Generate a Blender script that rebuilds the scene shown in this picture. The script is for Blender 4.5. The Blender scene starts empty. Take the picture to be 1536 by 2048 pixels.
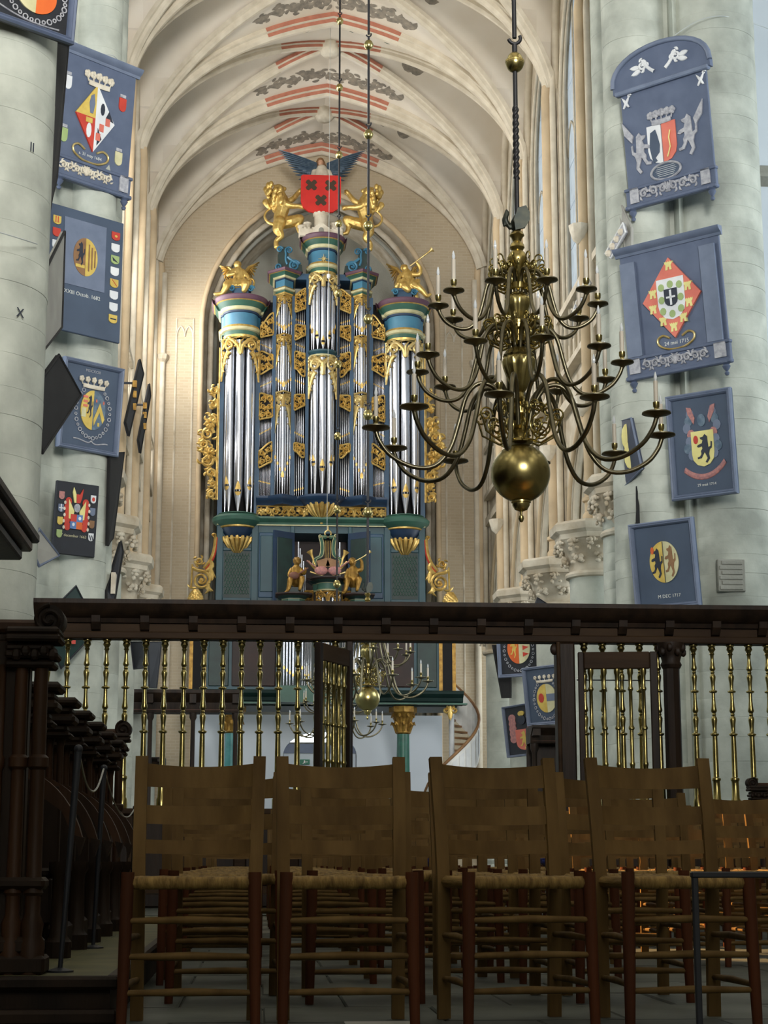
import bpy, bmesh, math, random
from mathutils import Vector, Matrix
from math import sin, cos, pi, radians, sqrt, atan2
random.seed(7)
SC = bpy.context.scene
COL = SC.collection
# ---------------------------------------------------------------- camera
F_PX = 3500.0; PITCH = radians(11.3); YAW = radians(4.1); CAM = Vector((-1.83, 0.0, 0.51))
cam_d = bpy.data.cameras.new('camera'); cam = bpy.data.objects.new('camera', cam_d); COL.objects.link(cam)
cam_d.sensor_fit = 'VERTICAL'; cam_d.sensor_height = 36.0; cam_d.lens = 36.0 * F_PX / 2048.0
cam_d.clip_start = 0.1; cam_d.clip_end = 300
cam.location = CAM; cam.rotation_euler = (pi / 2 + PITCH, 0, -YAW)
SC.camera = cam
FW = Vector((sin(YAW) * cos(PITCH), cos(YAW) * cos(PITCH), sin(PITCH)))
RT = Vector((cos(YAW), -sin(YAW), 0)); UP = RT.cross(FW)
def ray(px, py): return FW * F_PX + RT * (px - 768) + UP * (1024 - py)
def PY(px, py, Y):
    r = ray(px, py); return CAM + r * ((Y - CAM.y) / r.y)
def PX(px, py, X):
    r = ray(px, py); return CAM + r * ((X - CAM.x) / r.x)
def PZ(px, py, Z):
    r = ray(px, py); return CAM + r * ((Z - CAM.z) / r.z)
# ---------------------------------------------------------------- world, exposure, daylight of the windows
w = bpy.data.worlds.new('overcast_sky'); SC.world = w; w.use_nodes = True
w.node_tree.nodes['Background'].inputs[0].default_value = (0.72, 0.84, 1.0, 1)
w.node_tree.nodes['Background'].inputs[1].default_value = 0.5
SC.view_settings.view_transform = 'Standard'; SC.view_settings.look = 'None'
SC.view_settings.gamma = 1.0; SC.view_settings.use_curve_mapping = False
SC.view_settings.exposure = 0.85
SC.cycles.use_denoising = True
SC.cycles.max_bounces = 7; SC.cycles.diffuse_bounces = 5; SC.cycles.glossy_bounces = 3
SC.cycles.transmission_bounces = 3; SC.cycles.caustics_reflective = False; SC.cycles.caustics_refractive = False
SC.cycles.sample_clamp_indirect = 6.0
def area(name, loc, target, sx, sy, power, col):
    l = bpy.data.lights.new(name, 'AREA'); l.shape = 'RECTANGLE'; l.size = sx; l.size_y = sy
    l.energy = power; l.color = col
    o = bpy.data.objects.new(name, l); COL.objects.link(o)
    o.location = loc
    d = Vector(target) - Vector(loc); o.rotation_euler = d.to_track_quat('-Z', 'Y').to_euler()
    return o
DAY = (0.93, 0.98, 1.0); WARM = (1.0, 0.965, 0.91)
BAY = 4.6; WEST = 54.5; Y0 = 31.5
for k in range(5):                                    # daylight entering by the clerestory windows of the nave
    yc = Y0 + BAY * (k + .5)
    area('clerestory_daylight', (-5.6, yc, 15.6), (0, yc, 14.6), 3.0, 6.0, 340, WARM)
for k in range(5):                                    # aisle windows
    yc = Y0 + BAY * (k + .5)
    area('aisle_daylight', (-9.6, yc, 6.0), (0, yc, 4.5), 2.6, 4.5, 90, DAY)
    area('aisle_daylight', (9.6, yc, 6.0), (0, yc, 4.5), 2.6, 4.5, 150, DAY)
area('transept_daylight', (-15.5, 25.5, 11.0), (0, 27, 7), 7.0, 12.0, 930, DAY)       # the tall transept windows
area('transept_daylight', (15.5, 25.5, 11.0), (0, 27, 7), 7.0, 12.0, 930, DAY)
area('choir_daylight', (1.0, -7.5, 11.0), (-1.5, 24, 16), 5.0, 8.0, 920, (1.0, .985, .96)).data.spread = radians(62)             # apse windows behind the camera
sb = bpy.data.lights.new('sunbeam', 'SPOT'); sb.energy = 7000; sb.color = (1.0, .55, .22); sb.spot_size = radians(13); sb.spot_blend = .3; sb.shadow_soft_size = .03
sbo = bpy.data.objects.new('sunbeam', sb); COL.objects.link(sbo); sbo.location = (-6.2, 13.0, 5.6)   # low evening sun through a choir window
sbo.rotation_euler = (Vector((.9, 10.1, .66)) - Vector((-6.2, 13.0, 5.6))).to_track_quat('-Z', 'Y').to_euler()
# ---------------------------------------------------------------- helpers
def lin(c):
    return tuple((x / 12.92 if x <= .04045 else ((x + .055) / 1.055) ** 2.4) for x in (v / 255. for v in c)) + (1.0,)
MATS = {}
def mat(name, rgb, rough=.6, metal=0., var=.12, vscale=3., bump=0., bscale=20., rgb2=None, detail=4, emit=0., spec=.5, stretch=None, coat=0.):
    """procedural material: a noise between two tones of the colour, optional noise relief"""
    m = bpy.data.materials.new(name); m.use_nodes = True; nt = m.node_tree; b = nt.nodes['Principled BSDF']
    b.inputs['Roughness'].default_value = rough; b.inputs['Metallic'].default_value = metal
    b.inputs['Specular IOR Level'].default_value = spec
    if coat: b.inputs['Coat Weight'].default_value = coat
    c = lin(rgb)
    c2 = lin(rgb2) if rgb2 else tuple(x * (1 - var) for x in c[:3]) + (1,)
    c1 = c if rgb2 else tuple(min(1, x * (1 + var * .6)) for x in c[:3]) + (1,)
    if stretch:
        tc = nt.nodes.new('ShaderNodeTexCoord'); oi = nt.nodes.new('ShaderNodeObjectInfo'); ad = nt.nodes.new('ShaderNodeVectorMath'); ml = nt.nodes.new('ShaderNodeMath'); ml.operation = 'MULTIPLY'; ml.inputs[1].default_value = 37.
        nt.links.new(oi.outputs['Random'], ml.inputs[0]); nt.links.new(tc.outputs['Object'], ad.inputs[0]); nt.links.new(ml.outputs[0], ad.inputs[1]); src = ad.outputs[0]
    else:
        tc = nt.nodes.new('ShaderNodeNewGeometry'); src = tc.outputs['Position']
    if stretch:
        mp = nt.nodes.new('ShaderNodeMapping'); mp.inputs['Scale'].default_value = stretch
        nt.links.new(src, mp.inputs[0]); src = mp.outputs[0]
    n = nt.nodes.new('ShaderNodeTexNoise'); n.inputs['Scale'].default_value = vscale; n.inputs['Detail'].default_value = detail
    nt.links.new(src, n.inputs['Vector'])
    r = nt.nodes.new('ShaderNodeValToRGB'); r.color_ramp.elements[0].position = .32; r.color_ramp.elements[1].position = .68
    r.color_ramp.elements[0].color = c2; r.color_ramp.elements[1].color = c1
    nt.links.new(n.outputs['Fac'], r.inputs[0]); nt.links.new(r.outputs[0], b.inputs['Base Color'])
    if bump:
        n2 = nt.nodes.new('ShaderNodeTexNoise'); n2.inputs['Scale'].default_value = bscale; n2.inputs['Detail'].default_value = 6
        nt.links.new(src, n2.inputs['Vector'])
        bp = nt.nodes.new('ShaderNodeBump'); bp.inputs['Strength'].default_value = bump; bp.inputs['Distance'].default_value = .02
        nt.links.new(n2.outputs['Fac'], bp.inputs['Height']); nt.links.new(bp.outputs[0], b.inputs['Normal'])
    if emit:
        b.inputs['Emission Color'].default_value = c; b.inputs['Emission Strength'].default_value = emit
    MATS[name] = m
    return m
class MB:
    """collects geometry for ONE mesh object"""
    def __init__(s): s.v = []; s.f = []; s.mi = []; s.m = 0
    def add(s, vs, fs):
        o = len(s.v); s.v.extend(tuple(p) for p in vs)
        for f in fs: s.f.append(tuple(i + o for i in f)); s.mi.append(s.m)
        return s
    def box(s, x0, x1, y0, y1, z0, z1, M=None):
        vs = [Vector((x, y, z)) for z in (z0, z1) for y in (y0, y1) for x in (x0, x1)]
        if M: vs = [M @ p for p in vs]
        return s.add(vs, [(0, 2, 3, 1), (4, 5, 7, 6), (0, 1, 5, 4), (2, 6, 7, 3), (0, 4, 6, 2), (1, 3, 7, 5)])
    def bbox(s, x0, x1, y0, y1, z0, z1, b=.01, M=None):
        """box with chamfered edges"""
        cx, cy, cz = (x0 + x1) / 2, (y0 + y1) / 2, (z0 + z1) / 2
        hx, hy, hz = (x1 - x0) / 2, (y1 - y0) / 2, (z1 - z0) / 2
        b = min(b, hx * .9, hy * .9, hz * .9)
        vs = []; idx = {}
        for sx in (-1, 1):
            for sy in (-1, 1):
                for sz in (-1, 1):
                    for ax in range(3):
                        p = [sx * (hx - b), sy * (hy - b), sz * (hz - b)]; p[ax] = (sx * hx, sy * hy, sz * hz)[ax]
                        idx[(sx, sy, sz, ax)] = len(vs); q = Vector((p[0] + cx, p[1] + cy, p[2] + cz)); vs.append(M @ q if M else q)
        fs = []
        for ax in range(3):
            o1, o2 = (ax + 1) % 3, (ax + 2) % 3
            for sg in (-1, 1):
                q = []
                for a, c in ((-1, -1), (1, -1), (1, 1), (-1, 1)):
                    t = [0, 0, 0]; t[ax] = sg; t[o1] = a; t[o2] = c; q.append(idx[tuple(t) + (ax,)])
                fs.append(tuple(q) if sg > 0 else tuple(q[::-1]))
            for a in (-1, 1):
                for c in (-1, 1):
                    t0 = [0, 0, 0]; t0[ax] = -1; t0[o1] = a; t0[o2] = c; t1 = list(t0); t1[ax] = 1
                    q = (idx[tuple(t0) + (o1,)], idx[tuple(t1) + (o1,)], idx[tuple(t1) + (o2,)], idx[tuple(t0) + (o2,)])
                    fs.append(q if a * c > 0 else q[::-1])
        for sx in (-1, 1):
            for sy in (-1, 1):
                for sz in (-1, 1):
                    q = tuple(idx[(sx, sy, sz, ax)] for ax in range(3)); fs.append(q if sx * sy * sz > 0 else q[::-1])
        return s.add(vs, fs)
    def lathe(s, prof, n=24, c=(0, 0, 0), a0=0., a1=2 * pi, sc=(1, 1), M=None, flute=0, fd=0., mids=None):
        """prof: (r,z) list; partial arcs allowed; mids: material per profile segment"""
        full = abs(a1 - a0 - 2 * pi) < 1e-6; k = n if full else n + 1
        o = len(s.v); vs = []
        for r, z in prof:
            for i in range(k):
                a = a0 + (a1 - a0) * i / n
                rr = r * (1 + fd * cos(flute * a)) if flute else r
                p = Vector((c[0] + rr * cos(a) * sc[0], c[1] + rr * sin(a) * sc[1], c[2] + z)); vs.append(M @ p if M else p)
        s.v.extend(tuple(p) for p in vs)
        for j in range(len(prof) - 1):
            for i in range(n):
                i2 = (i + 1) % k if full else i + 1
                s.f.append((o + j * k + i, o + j * k + i2, o + (j + 1) * k + i2, o + (j + 1) * k + i)); s.mi.append(mids[j] if mids else s.m)
        if full:
            if prof[0][0] > 1e-4: s.f.append(tuple(o + i for i in range(k))[::-1]); s.mi.append(mids[0] if mids else s.m)
            if prof[-1][0] > 1e-4: s.f.append(tuple(o + (len(prof) - 1) * k + i for i in range(k))); s.mi.append(mids[-1] if mids else s.m)
        return s
    def tube(s, pts, r, n=8, closed=False, caps=True, flat=1.):
        pts = [Vector(p) for p in pts]; m = len(pts)
        rs = r if isinstance(r, (list, tuple)) else [r] * m
        o = len(s.v); prev = None; first = None
        for i, p in enumerate(pts):
            if closed: t = pts[(i + 1) % m] - pts[i - 1]
            else: t = pts[min(i + 1, m - 1)] - pts[max(i - 1, 0)]
            if t.length < 1e-9: t = Vector((0, 0, 1))
            t.normalize()
            if prev is None:
                a = Vector((0, 0, 1)) if abs(t.z) < .9 else Vector((1, 0, 0)); u = t.cross(a).normalized()
            else:
                u = prev - t * prev.dot(t)
                if u.length < 1e-6: u = t.orthogonal()
                u.normalize()
            prev = u; v = t.cross(u)
            for j in range(n):
                a = 2 * pi * j / n; s.v.append(tuple(p + (u * cos(a) + v * (sin(a) * flat)) * rs[i]))
        for i in range(m if closed else m - 1):
            i2 = (i + 1) % m
            for j in range(n):
                j2 = (j + 1) % n; s.f.append((o + i * n + j, o + i * n + j2, o + i2 * n + j2, o + i2 * n + j)); s.mi.append(s.m)
        if caps and not closed:
            s.f.append(tuple(o + j for j in range(n))[::-1]); s.mi.append(s.m)
            s.f.append(tuple(o + (m - 1) * n + j for j in range(n))); s.mi.append(s.m)
        return s
    def prism(s, poly, y0, y1, M=None, fn=None):
        """polygon in xz extruded along y (y0 is the front)"""
        n = len(poly)
        vs = [Vector((x, y0, z)) for x, z in poly] + [Vector((x, y1, z)) for x, z in poly]
        if fn: vs = [fn(p) for p in vs]
        if M: vs = [M @ p for p in vs]
        fs = [tuple(range(n)), tuple(range(2 * n - 1, n - 1, -1))]
        for i in range(n): j = (i + 1) % n; fs.append((i, n + i, n + j, j))
        return s.add(vs, fs)
    def plate(s, poly, z0, z1, M=None):
        """polygon in xy extruded along z"""
        n = len(poly)
        vs = [Vector((x, y, z0)) for x, y in poly] + [Vector((x, y, z1)) for x, y in poly]
        if M: vs = [M @ p for p in vs]
        fs = [tuple(range(n))[::-1], tuple(range(n, 2 * n))]
        for i in range(n): j = (i + 1) % n; fs.append((i, j, n + j, n + i))
        return s.add(vs, fs)
    def sweep(s, prof, path, nrm, closed_prof=True, caps=True):
        """prof: (a,b); at each path point a goes along nrm[i] (vector), b along tangent x nrm"""
        m = len(path); n = len(prof); o = len(s.v)
        for i in range(m):
            p = Vector(path[i]); t = Vector(path[min(i + 1, m - 1)]) - Vector(path[max(i - 1, 0)]); t.normalize()
            a = Vector(nrm[i]); a = (a - t * a.dot(t)).normalized(); b = t.cross(a)
            for x, y in prof: s.v.append(tuple(p + a * x + b * y))
        for i in range(m - 1):
            for j in range(n if closed_prof else n - 1):
                j2 = (j + 1) % n; s.f.append((o + i * n + j, o + i * n + j2, o + (i + 1) * n + j2, o + (i + 1) * n + j)); s.mi.append(s.m)
        if caps and closed_prof:
            s.f.append(tuple(o + j for j in range(n))[::-1]); s.mi.append(s.m)
            s.f.append(tuple(o + (m - 1) * n + j for j in range(n))); s.mi.append(s.m)
        return s
    def ball(s, c, r, n=12, m=8, M=None):
        rx, ry, rz = r if isinstance(r, (tuple, list)) else (r, r, r)
        vs = [Vector((0, 0, -rz))]
        for j in range(1, m):
            b = -pi / 2 + pi * j / m
            for i in range(n): a = 2 * pi * i / n; vs.append(Vector((rx * cos(b) * cos(a), ry * cos(b) * sin(a), rz * sin(b))))
        vs.append(Vector((0, 0, rz)))
        if M: vs = [M @ p for p in vs]
        vs = [p + Vector(c) for p in vs]
        fs = [(0, 1 + (i + 1) % n, 1 + i) for i in range(n)]
        for j in range(m - 2):
            for i in range(n): i2 = (i + 1) % n; fs.append((1 + j * n + i, 1 + j * n + i2, 1 + (j + 1) * n + i2, 1 + (j + 1) * n + i))
        e = len(vs) - 1
        fs += [(e, 1 + (m - 2) * n + i, 1 + (m - 2) * n + (i + 1) % n) for i in range(n)]
        return s.add(vs, fs)
    def ribbon(s, pts, ws, d, fn, ridge=.6):
        """carved band: pts (u,v) in a plane, half widths ws, relief d towards the viewer; fn(u,v,depth)->xyz"""
        m = len(pts); o = len(s.v)
        for i in range(m):
            a = pts[max(i - 1, 0)]; b = pts[min(i + 1, m - 1)]; tx, ty = b[0] - a[0], b[1] - a[1]; l = sqrt(tx * tx + ty * ty) or 1; nx, ny = -ty / l, tx / l
            u, v = pts[i]; wd = ws[i] if isinstance(ws, (list, tuple)) else ws
            for k, h in ((-1, 0), (-.75, d * ridge), (0, d), (.75, d * ridge), (1, 0)): s.v.append(tuple(fn(u + nx * wd * k, v + ny * wd * k, h)))
        for i in range(m - 1):
            for j in range(4): s.f.append((o + i * 5 + j, o + i * 5 + j + 1, o + (i + 1) * 5 + j + 1, o + (i + 1) * 5 + j)); s.mi.append(s.m)
        return s
    def mesh(s, name, mats, smooth=False, angle=40):
        assert len(s.f) > 0 and all(len(set(f)) > 2 for f in s.f), name
        me = bpy.data.meshes.new(name); me.from_pydata(s.v, [], s.f)
        if not isinstance(mats, (list, tuple)): mats = [mats]
        for x in mats: me.materials.append(MATS[x] if isinstance(x, str) else x)
        if len(mats) > 1: me.polygons.foreach_set('material_index', s.mi)
        if smooth:
            me.polygons.foreach_set('use_smooth', [True] * len(me.polygons))
            me.set_sharp_from_angle(angle=radians(angle))
        me.update()
        return me
    def build(s, name, mats, parent=None, smooth=False, angle=40, loc=None):
        return inst(name, s.mesh(name, mats, smooth, angle), parent, loc)
def inst(name, me, parent=None, loc=None, rot=None, scale=None):
    o = bpy.data.objects.new(name, me); COL.objects.link(o)
    if parent is not None: o.parent = parent
    if loc is not None: o.location = loc
    if rot is not None: o.rotation_euler = rot
    if scale is not None: o.scale = scale
    return o
def tag(o, label, cat, group=None, kind=None):
    o['label'] = label; o['category'] = cat
    if group: o['group'] = group
    if kind: o['kind'] = kind
    return o
def thing(name, label, cat, loc=(0, 0, 0), rz=0., group=None, kind=None):
    o = bpy.data.objects.new(name, None); COL.objects.link(o); o.location = loc; o.rotation_euler = (0, 0, rz)
    o.empty_display_size = .1
    return tag(o, label, cat, group, kind)
def struct(o, label, cat): return tag(o, label, cat, None, 'structure')
def copy_tree(o, parent=None):
    c = o.copy(); COL.objects.link(c); c.parent = parent
    for ch in CH.get(o.name, ()): copy_tree(ch, c)
    return c
CH = {}
def reg(root):
    """remember the children of a thing before copying it"""
    for ch in [x for x in bpy.data.objects if x.parent == root]:
        CH.setdefault(root.name, []).append(ch)
        for g in [x for x in bpy.data.objects if x.parent == ch]: CH.setdefault(ch.name, []).append(g)
def spiral(cx, cy, r0, turns, a0, sgn=1, r1=.12, n=None):
    n = n or int(14 * turns) + 4
    return [(cx + (r0 + (r0 * r1 - r0) * i / n) * cos(a0 + sgn * 2 * pi * turns * i / n), cy + (r0 + (r0 * r1 - r0) * i / n) * sin(a0 + sgn * 2 * pi * turns * i / n)) for i in range(n + 1)]
def bez(p0, p1, p2, p3, n=10):
    out = []
    for i in range(n + 1):
        t = i / n; a, b, c, d = (1 - t) ** 3, 3 * t * (1 - t) ** 2, 3 * t * t * (1 - t), t ** 3
        out.append(tuple(a * p0[k] + b * p1[k] + c * p2[k] + d * p3[k] for k in range(len(p0))))
    return out
def smoothpath(pts, n=6):
    """Catmull-Rom through the points"""
    P = [Vector(p) for p in pts]; out = []
    for i in range(len(P) - 1):
        a = P[max(i - 1, 0)]; b = P[i]; c = P[i + 1]; d = P[min(i + 2, len(P) - 1)]
        for k in range(n):
            t = k / n
            out.append(.5 * ((2 * b) + (c - a) * t + (2 * a - 5 * b + 4 * c - d) * t * t + (3 * b - a - 3 * c + d) * t ** 3))
    out.append(P[-1]); return out
def leaf(mb, p, q, wd, d, fn, bend=.0):
    n = 6; dx, dy = q[0] - p[0], q[1] - p[1]
    pts = [(p[0] + dx * i / n - dy * bend * sin(pi * i / n), p[1] + dy * i / n + dx * bend * sin(pi * i / n)) for i in range(n + 1)]
    mb.ribbon(pts, [wd * (.15 + .85 * sin(pi * min(1, (i / n) * .85 + .12))) * (1 if i < n else .05) for i in range(n + 1)], d, fn)
def scroll(mb, cx, cy, r, a0, sgn, wd, d, fn, turns=1.35, stem=None, leaves=3):
    """acanthus volute with a bud in the eye, leaflets on its back and an optional stem start point"""
    sp = spiral(cx, cy, r, turns, a0, sgn, .3)
    if stem: sp = bez(stem, ((stem[0] + sp[0][0]) / 2 + (sp[0][1] - stem[1]) * .18 * sgn, (stem[1] + sp[0][1]) / 2 - (sp[0][0] - stem[0]) * .18 * sgn), (sp[0][0] + (sp[0][0] - sp[1][0]) * 3, sp[0][1] + (sp[0][1] - sp[1][1]) * 3), sp[0], 6)[:-1] + sp
    n = len(sp)
    mb.ribbon(sp, [wd * (1.15 - .6 * i / n) for i in range(n)], d, fn)
    bud = [(cx + r * .26 * cos(t * pi / 4), cy + r * .26 * sin(t * pi / 4)) for t in range(8)]
    o = len(mb.v); mb.v.append(tuple(fn(cx, cy, d * 1.25)))
    for b in bud: mb.v.append(tuple(fn(b[0], b[1], d * .3)))
    for i in range(8): mb.f.append((o, o + 1 + i, o + 1 + (i + 1) % 8)); mb.mi.append(mb.m)
    for k in range(leaves):
        a = a0 + sgn * (k + .5) * 1.5
        p = (cx + r * .95 * cos(a), cy + r * .95 * sin(a)); q = (cx + r * 1.55 * cos(a + sgn * .75), cy + r * 1.55 * sin(a + sgn * .75))
        leaf(mb, p, q, wd * .85, d * .8, fn, -.2 * sgn)
_dg = None
def evaluated(o):
    dg = bpy.context.evaluated_depsgraph_get(); dg.update()
    return bpy.data.meshes.new_from_object(o.evaluated_get(dg))
def blob(mb, voxel, mname, smooth_it=3):
    """melts overlapping lumps into one continuous surface"""
    me = mb.mesh('lump', mname); o = bpy.data.objects.new('lump', me); COL.objects.link(o)
    r = o.modifiers.new('r', 'REMESH'); r.mode = 'VOXEL'; r.voxel_size = voxel; r.use_smooth_shade = True
    s = o.modifiers.new('s', 'SMOOTH'); s.iterations = smooth_it; s.factor = .5
    out = evaluated(o); bpy.data.objects.remove(o); bpy.data.meshes.remove(me)
    out.materials.clear(); out.materials.append(MATS[mname])
    return out
def limb(mb, pts, rs, n=8):
    mb.tube(smoothpath(pts, 4), [rs[min(i // 4, len(rs) - 2)] + (rs[min(i // 4 + 1, len(rs) - 1)] - rs[min(i // 4, len(rs) - 2)]) * (i % 4) / 4 for i in range((len(pts) - 1) * 4)] + [rs[-1]], n)
    for p, r in zip(pts, rs): mb.ball(p, r, 8, 6)
_txt = {}
def text_mesh(t, size, mname, depth=.003, align='CENTER'):
    key = (t, size, mname)
    if key in _txt: return _txt[key]
    c = bpy.data.curves.new('lettering', 'FONT'); c.body = t; c.size = size; c.extrude = depth; c.align_x = align; c.align_y = 'CENTER'; c.resolution_u = 2
    o = bpy.data.objects.new('lettering', c); COL.objects.link(o); me = evaluated(o)
    bpy.data.objects.remove(o); me.materials.clear(); me.materials.append(MATS[mname]); _txt[key] = me
    return me
# ---------------------------------------------------------------- materials
mat('pier_stone', (188, 192, 180), .85, var=.2, vscale=1.6, bump=.35, bscale=9, rgb2=(150, 154, 144), detail=8)
mat('pier_joint', (150, 152, 142), .9)
mat('nave_stone', (206, 198, 180), .85, var=.2, vscale=2.2, bump=.3, bscale=10, rgb2=(168, 154, 130), detail=7)
mat('warm_stone', (206, 184, 150), .85, rgb2=(180, 160, 130), vscale=1.2, bump=.3)
mat('rib_stone', (212, 202, 182), .85, rgb2=(192, 181, 160), vscale=3, bump=.25, detail=7)
mat('plaster', (222, 214, 200), .9, rgb2=(206, 194, 174), vscale=.5, bump=.1)
mat('white_plaster', (208, 216, 222), .9, rgb2=(196, 204, 212), vscale=.4)
mat('grey_stone', (150, 150, 140), .85, rgb2=(134, 134, 124), vscale=1, bump=.4)
mat('floor_slab', (96, 103, 97), .6, rgb2=(68, 74, 70), vscale=2.5, bump=.15, bscale=14, detail=6)
mat('oak', (72, 48, 30), .5, rgb2=(46, 30, 17), vscale=9, bump=.15, bscale=30, stretch=(1, 1, .12), spec=.25)
mat('dark_oak', (46, 33, 22), .55, rgb2=(26, 18, 12), vscale=7, bump=.2, bscale=25, stretch=(1, 1, .15), spec=.25)
mat('screen_oak', (62, 46, 29), .65, rgb2=(40, 28, 18), vscale=6, bump=.2, bscale=25, stretch=(.15, 1, 1), spec=.15)
mat('chair_wood', (130, 105, 64), .6, rgb2=(96, 75, 43), vscale=11, bump=.12, bscale=40, stretch=(1, 1, .12), spec=.15)
mat('chair_red', (104, 60, 38), .6, rgb2=(72, 42, 27), vscale=11, bump=.12, stretch=(1, 1, .12), spec=.15)
mat('rush', (168, 138, 78), .8, rgb2=(108, 84, 42), vscale=60, bump=.6, bscale=90, stretch=(1, .05, .3))
mat('brass', (192, 177, 118), .27, 1., var=.25, vscale=6)
mat('rail_brass', (158, 145, 92), .28, 1., var=.3, vscale=9)
mat('brass_dark', (128, 122, 100), .36, 1., var=.3, vscale=8)
mat('old_brass', (176, 158, 100), .3, 1., var=.3, vscale=5)
mat('gold', (228, 198, 122), .38, .65, rgb2=(192, 156, 82), vscale=8, bump=.3, bscale=14)
mat('pale_gold', (230, 210, 150), .38, .65, rgb2=(192, 164, 98), vscale=7, bump=.3, bscale=14)
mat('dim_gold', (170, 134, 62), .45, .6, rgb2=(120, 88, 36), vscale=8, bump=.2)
mat('tin', (186, 190, 198), .26, .9, var=.12, vscale=1.2)
mat('organ_blue', (42, 78, 106), .5, rgb2=(34, 62, 88), vscale=2)
mat('organ_sky', (70, 126, 152), .45, rgb2=(58, 108, 136), vscale=2)
mat('organ_green', (58, 100, 84), .5, rgb2=(46, 82, 70), vscale=2)
mat('organ_teal', (46, 82, 92), .5, rgb2=(37, 68, 78), vscale=1.5)
mat('organ_deep', (30, 56, 84), .5, rgb2=(24, 44, 70), vscale=2)
mat('cream', (206, 200, 160), .5, rgb2=(180, 176, 132), vscale=4)
mat('purple', (92, 62, 78), .5)
mat('russet', (120, 74, 54), .6, rgb2=(92, 58, 44))
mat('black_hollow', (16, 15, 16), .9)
mat('dark_green', (26, 52, 48), .5, rgb2=(18, 38, 36))
mat('ivory', (222, 214, 196), .6, rgb2=(190, 180, 160), vscale=4)
mat('iron', (58, 62, 70), .5, .4, var=.2)
mat('black_iron', (30, 30, 33), .5, .3)
mat('bronze', (52, 54, 44), .45, .6, rgb2=(34, 40, 36), vscale=20)
mat('candle', (214, 206, 190), .5, var=.05)
mat('bulb_glass', (226, 232, 236), .12, var=.02)
mat('hatch_blue', (86, 97, 120), .6, rgb2=(76, 87, 110), vscale=3)
mat('hatch_slate', (108, 119, 140), .55, rgb2=(96, 107, 128), vscale=4)
mat('hatch_black', (26, 30, 38), .6, rgb2=(18, 21, 28), vscale=3)
mat('hatch_dark', (48, 58, 78), .6, rgb2=(40, 48, 66), vscale=2)
mat('hatch_ground', (66, 80, 100), .6, rgb2=(58, 71, 90), vscale=2)
mat('board_back', (30, 30, 30), .9, rgb2=(20, 20, 20))
mat('red', (196, 62, 42), .6, rgb2=(176, 50, 36), vscale=4)
mat('bright_red', (206, 36, 28), .5, rgb2=(188, 30, 24))
mat('salmon', (214, 118, 98), .6, rgb2=(196, 100, 84))
mat('yellow', (212, 186, 92), .6, rgb2=(190, 160, 72), vscale=6)
mat('pale_yellow', (224, 216, 142), .6, rgb2=(206, 196, 122))
mat('white', (222, 224, 224), .6, rgb2=(206, 208, 210))
mat('silver', (180, 180, 184), .6, rgb2=(138, 140, 148), vscale=12)
mat('grey_board', (156, 156, 148), .7, rgb2=(138, 136, 130), vscale=2)
mat('rose', (186, 126, 116), .6, rgb2=(140, 100, 104), vscale=20)
mat('ink', (32, 38, 52), .6)
mat('brown', (150, 112, 74), .6, rgb2=(120, 86, 54))
mat('green', (76, 132, 92), .6)
mat('sage', (150, 170, 110), .6)
mat('sky_blue', (86, 120, 170), .6)
mat('orange', (214, 104, 40), .6, rgb2=(196, 86, 30))
mat('grey_wing', (104, 122, 136), .6, rgb2=(70, 90, 110), vscale=10)
mat('skin', (196, 152, 122), .6)
mat('lettering_gold', (190, 184, 150), .5)
mat('lettering_pale', (208, 210, 206), .6)
mat('x_dark', (62, 44, 26), .6)
mat('marble_teal', (70, 140, 140), .4, rgb2=(40, 110, 112), vscale=3)
mat('marble_green', (40, 104, 84), .4, rgb2=(28, 76, 64), vscale=4)
mat('carpet', (86, 88, 52), .9, rgb2=(70, 72, 42), vscale=20)
mat('stall_floor', (104, 104, 66), .6, rgb2=(78, 80, 50), vscale=5)
mat('pane_grey', (150, 162, 172), .25, var=.25, vscale=2.5, emit=.42)
mat('pane_choir', (245, 238, 225), .3, emit=1.75)
mat('pane_choir_side', (245, 240, 230), .3, emit=.9)
mat('pane_white', (235, 242, 250), .3, emit=3.)
mat('sign_green', (20, 110, 80), .5)
mat('canvas', (52, 32, 26), .6, rgb2=(34, 24, 22), vscale=2)
mat('blue_cloth', (30, 50, 130), .8)
mat('paper', (230, 230, 226), .8)
mat('cable', (180, 186, 184), .5)
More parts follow.
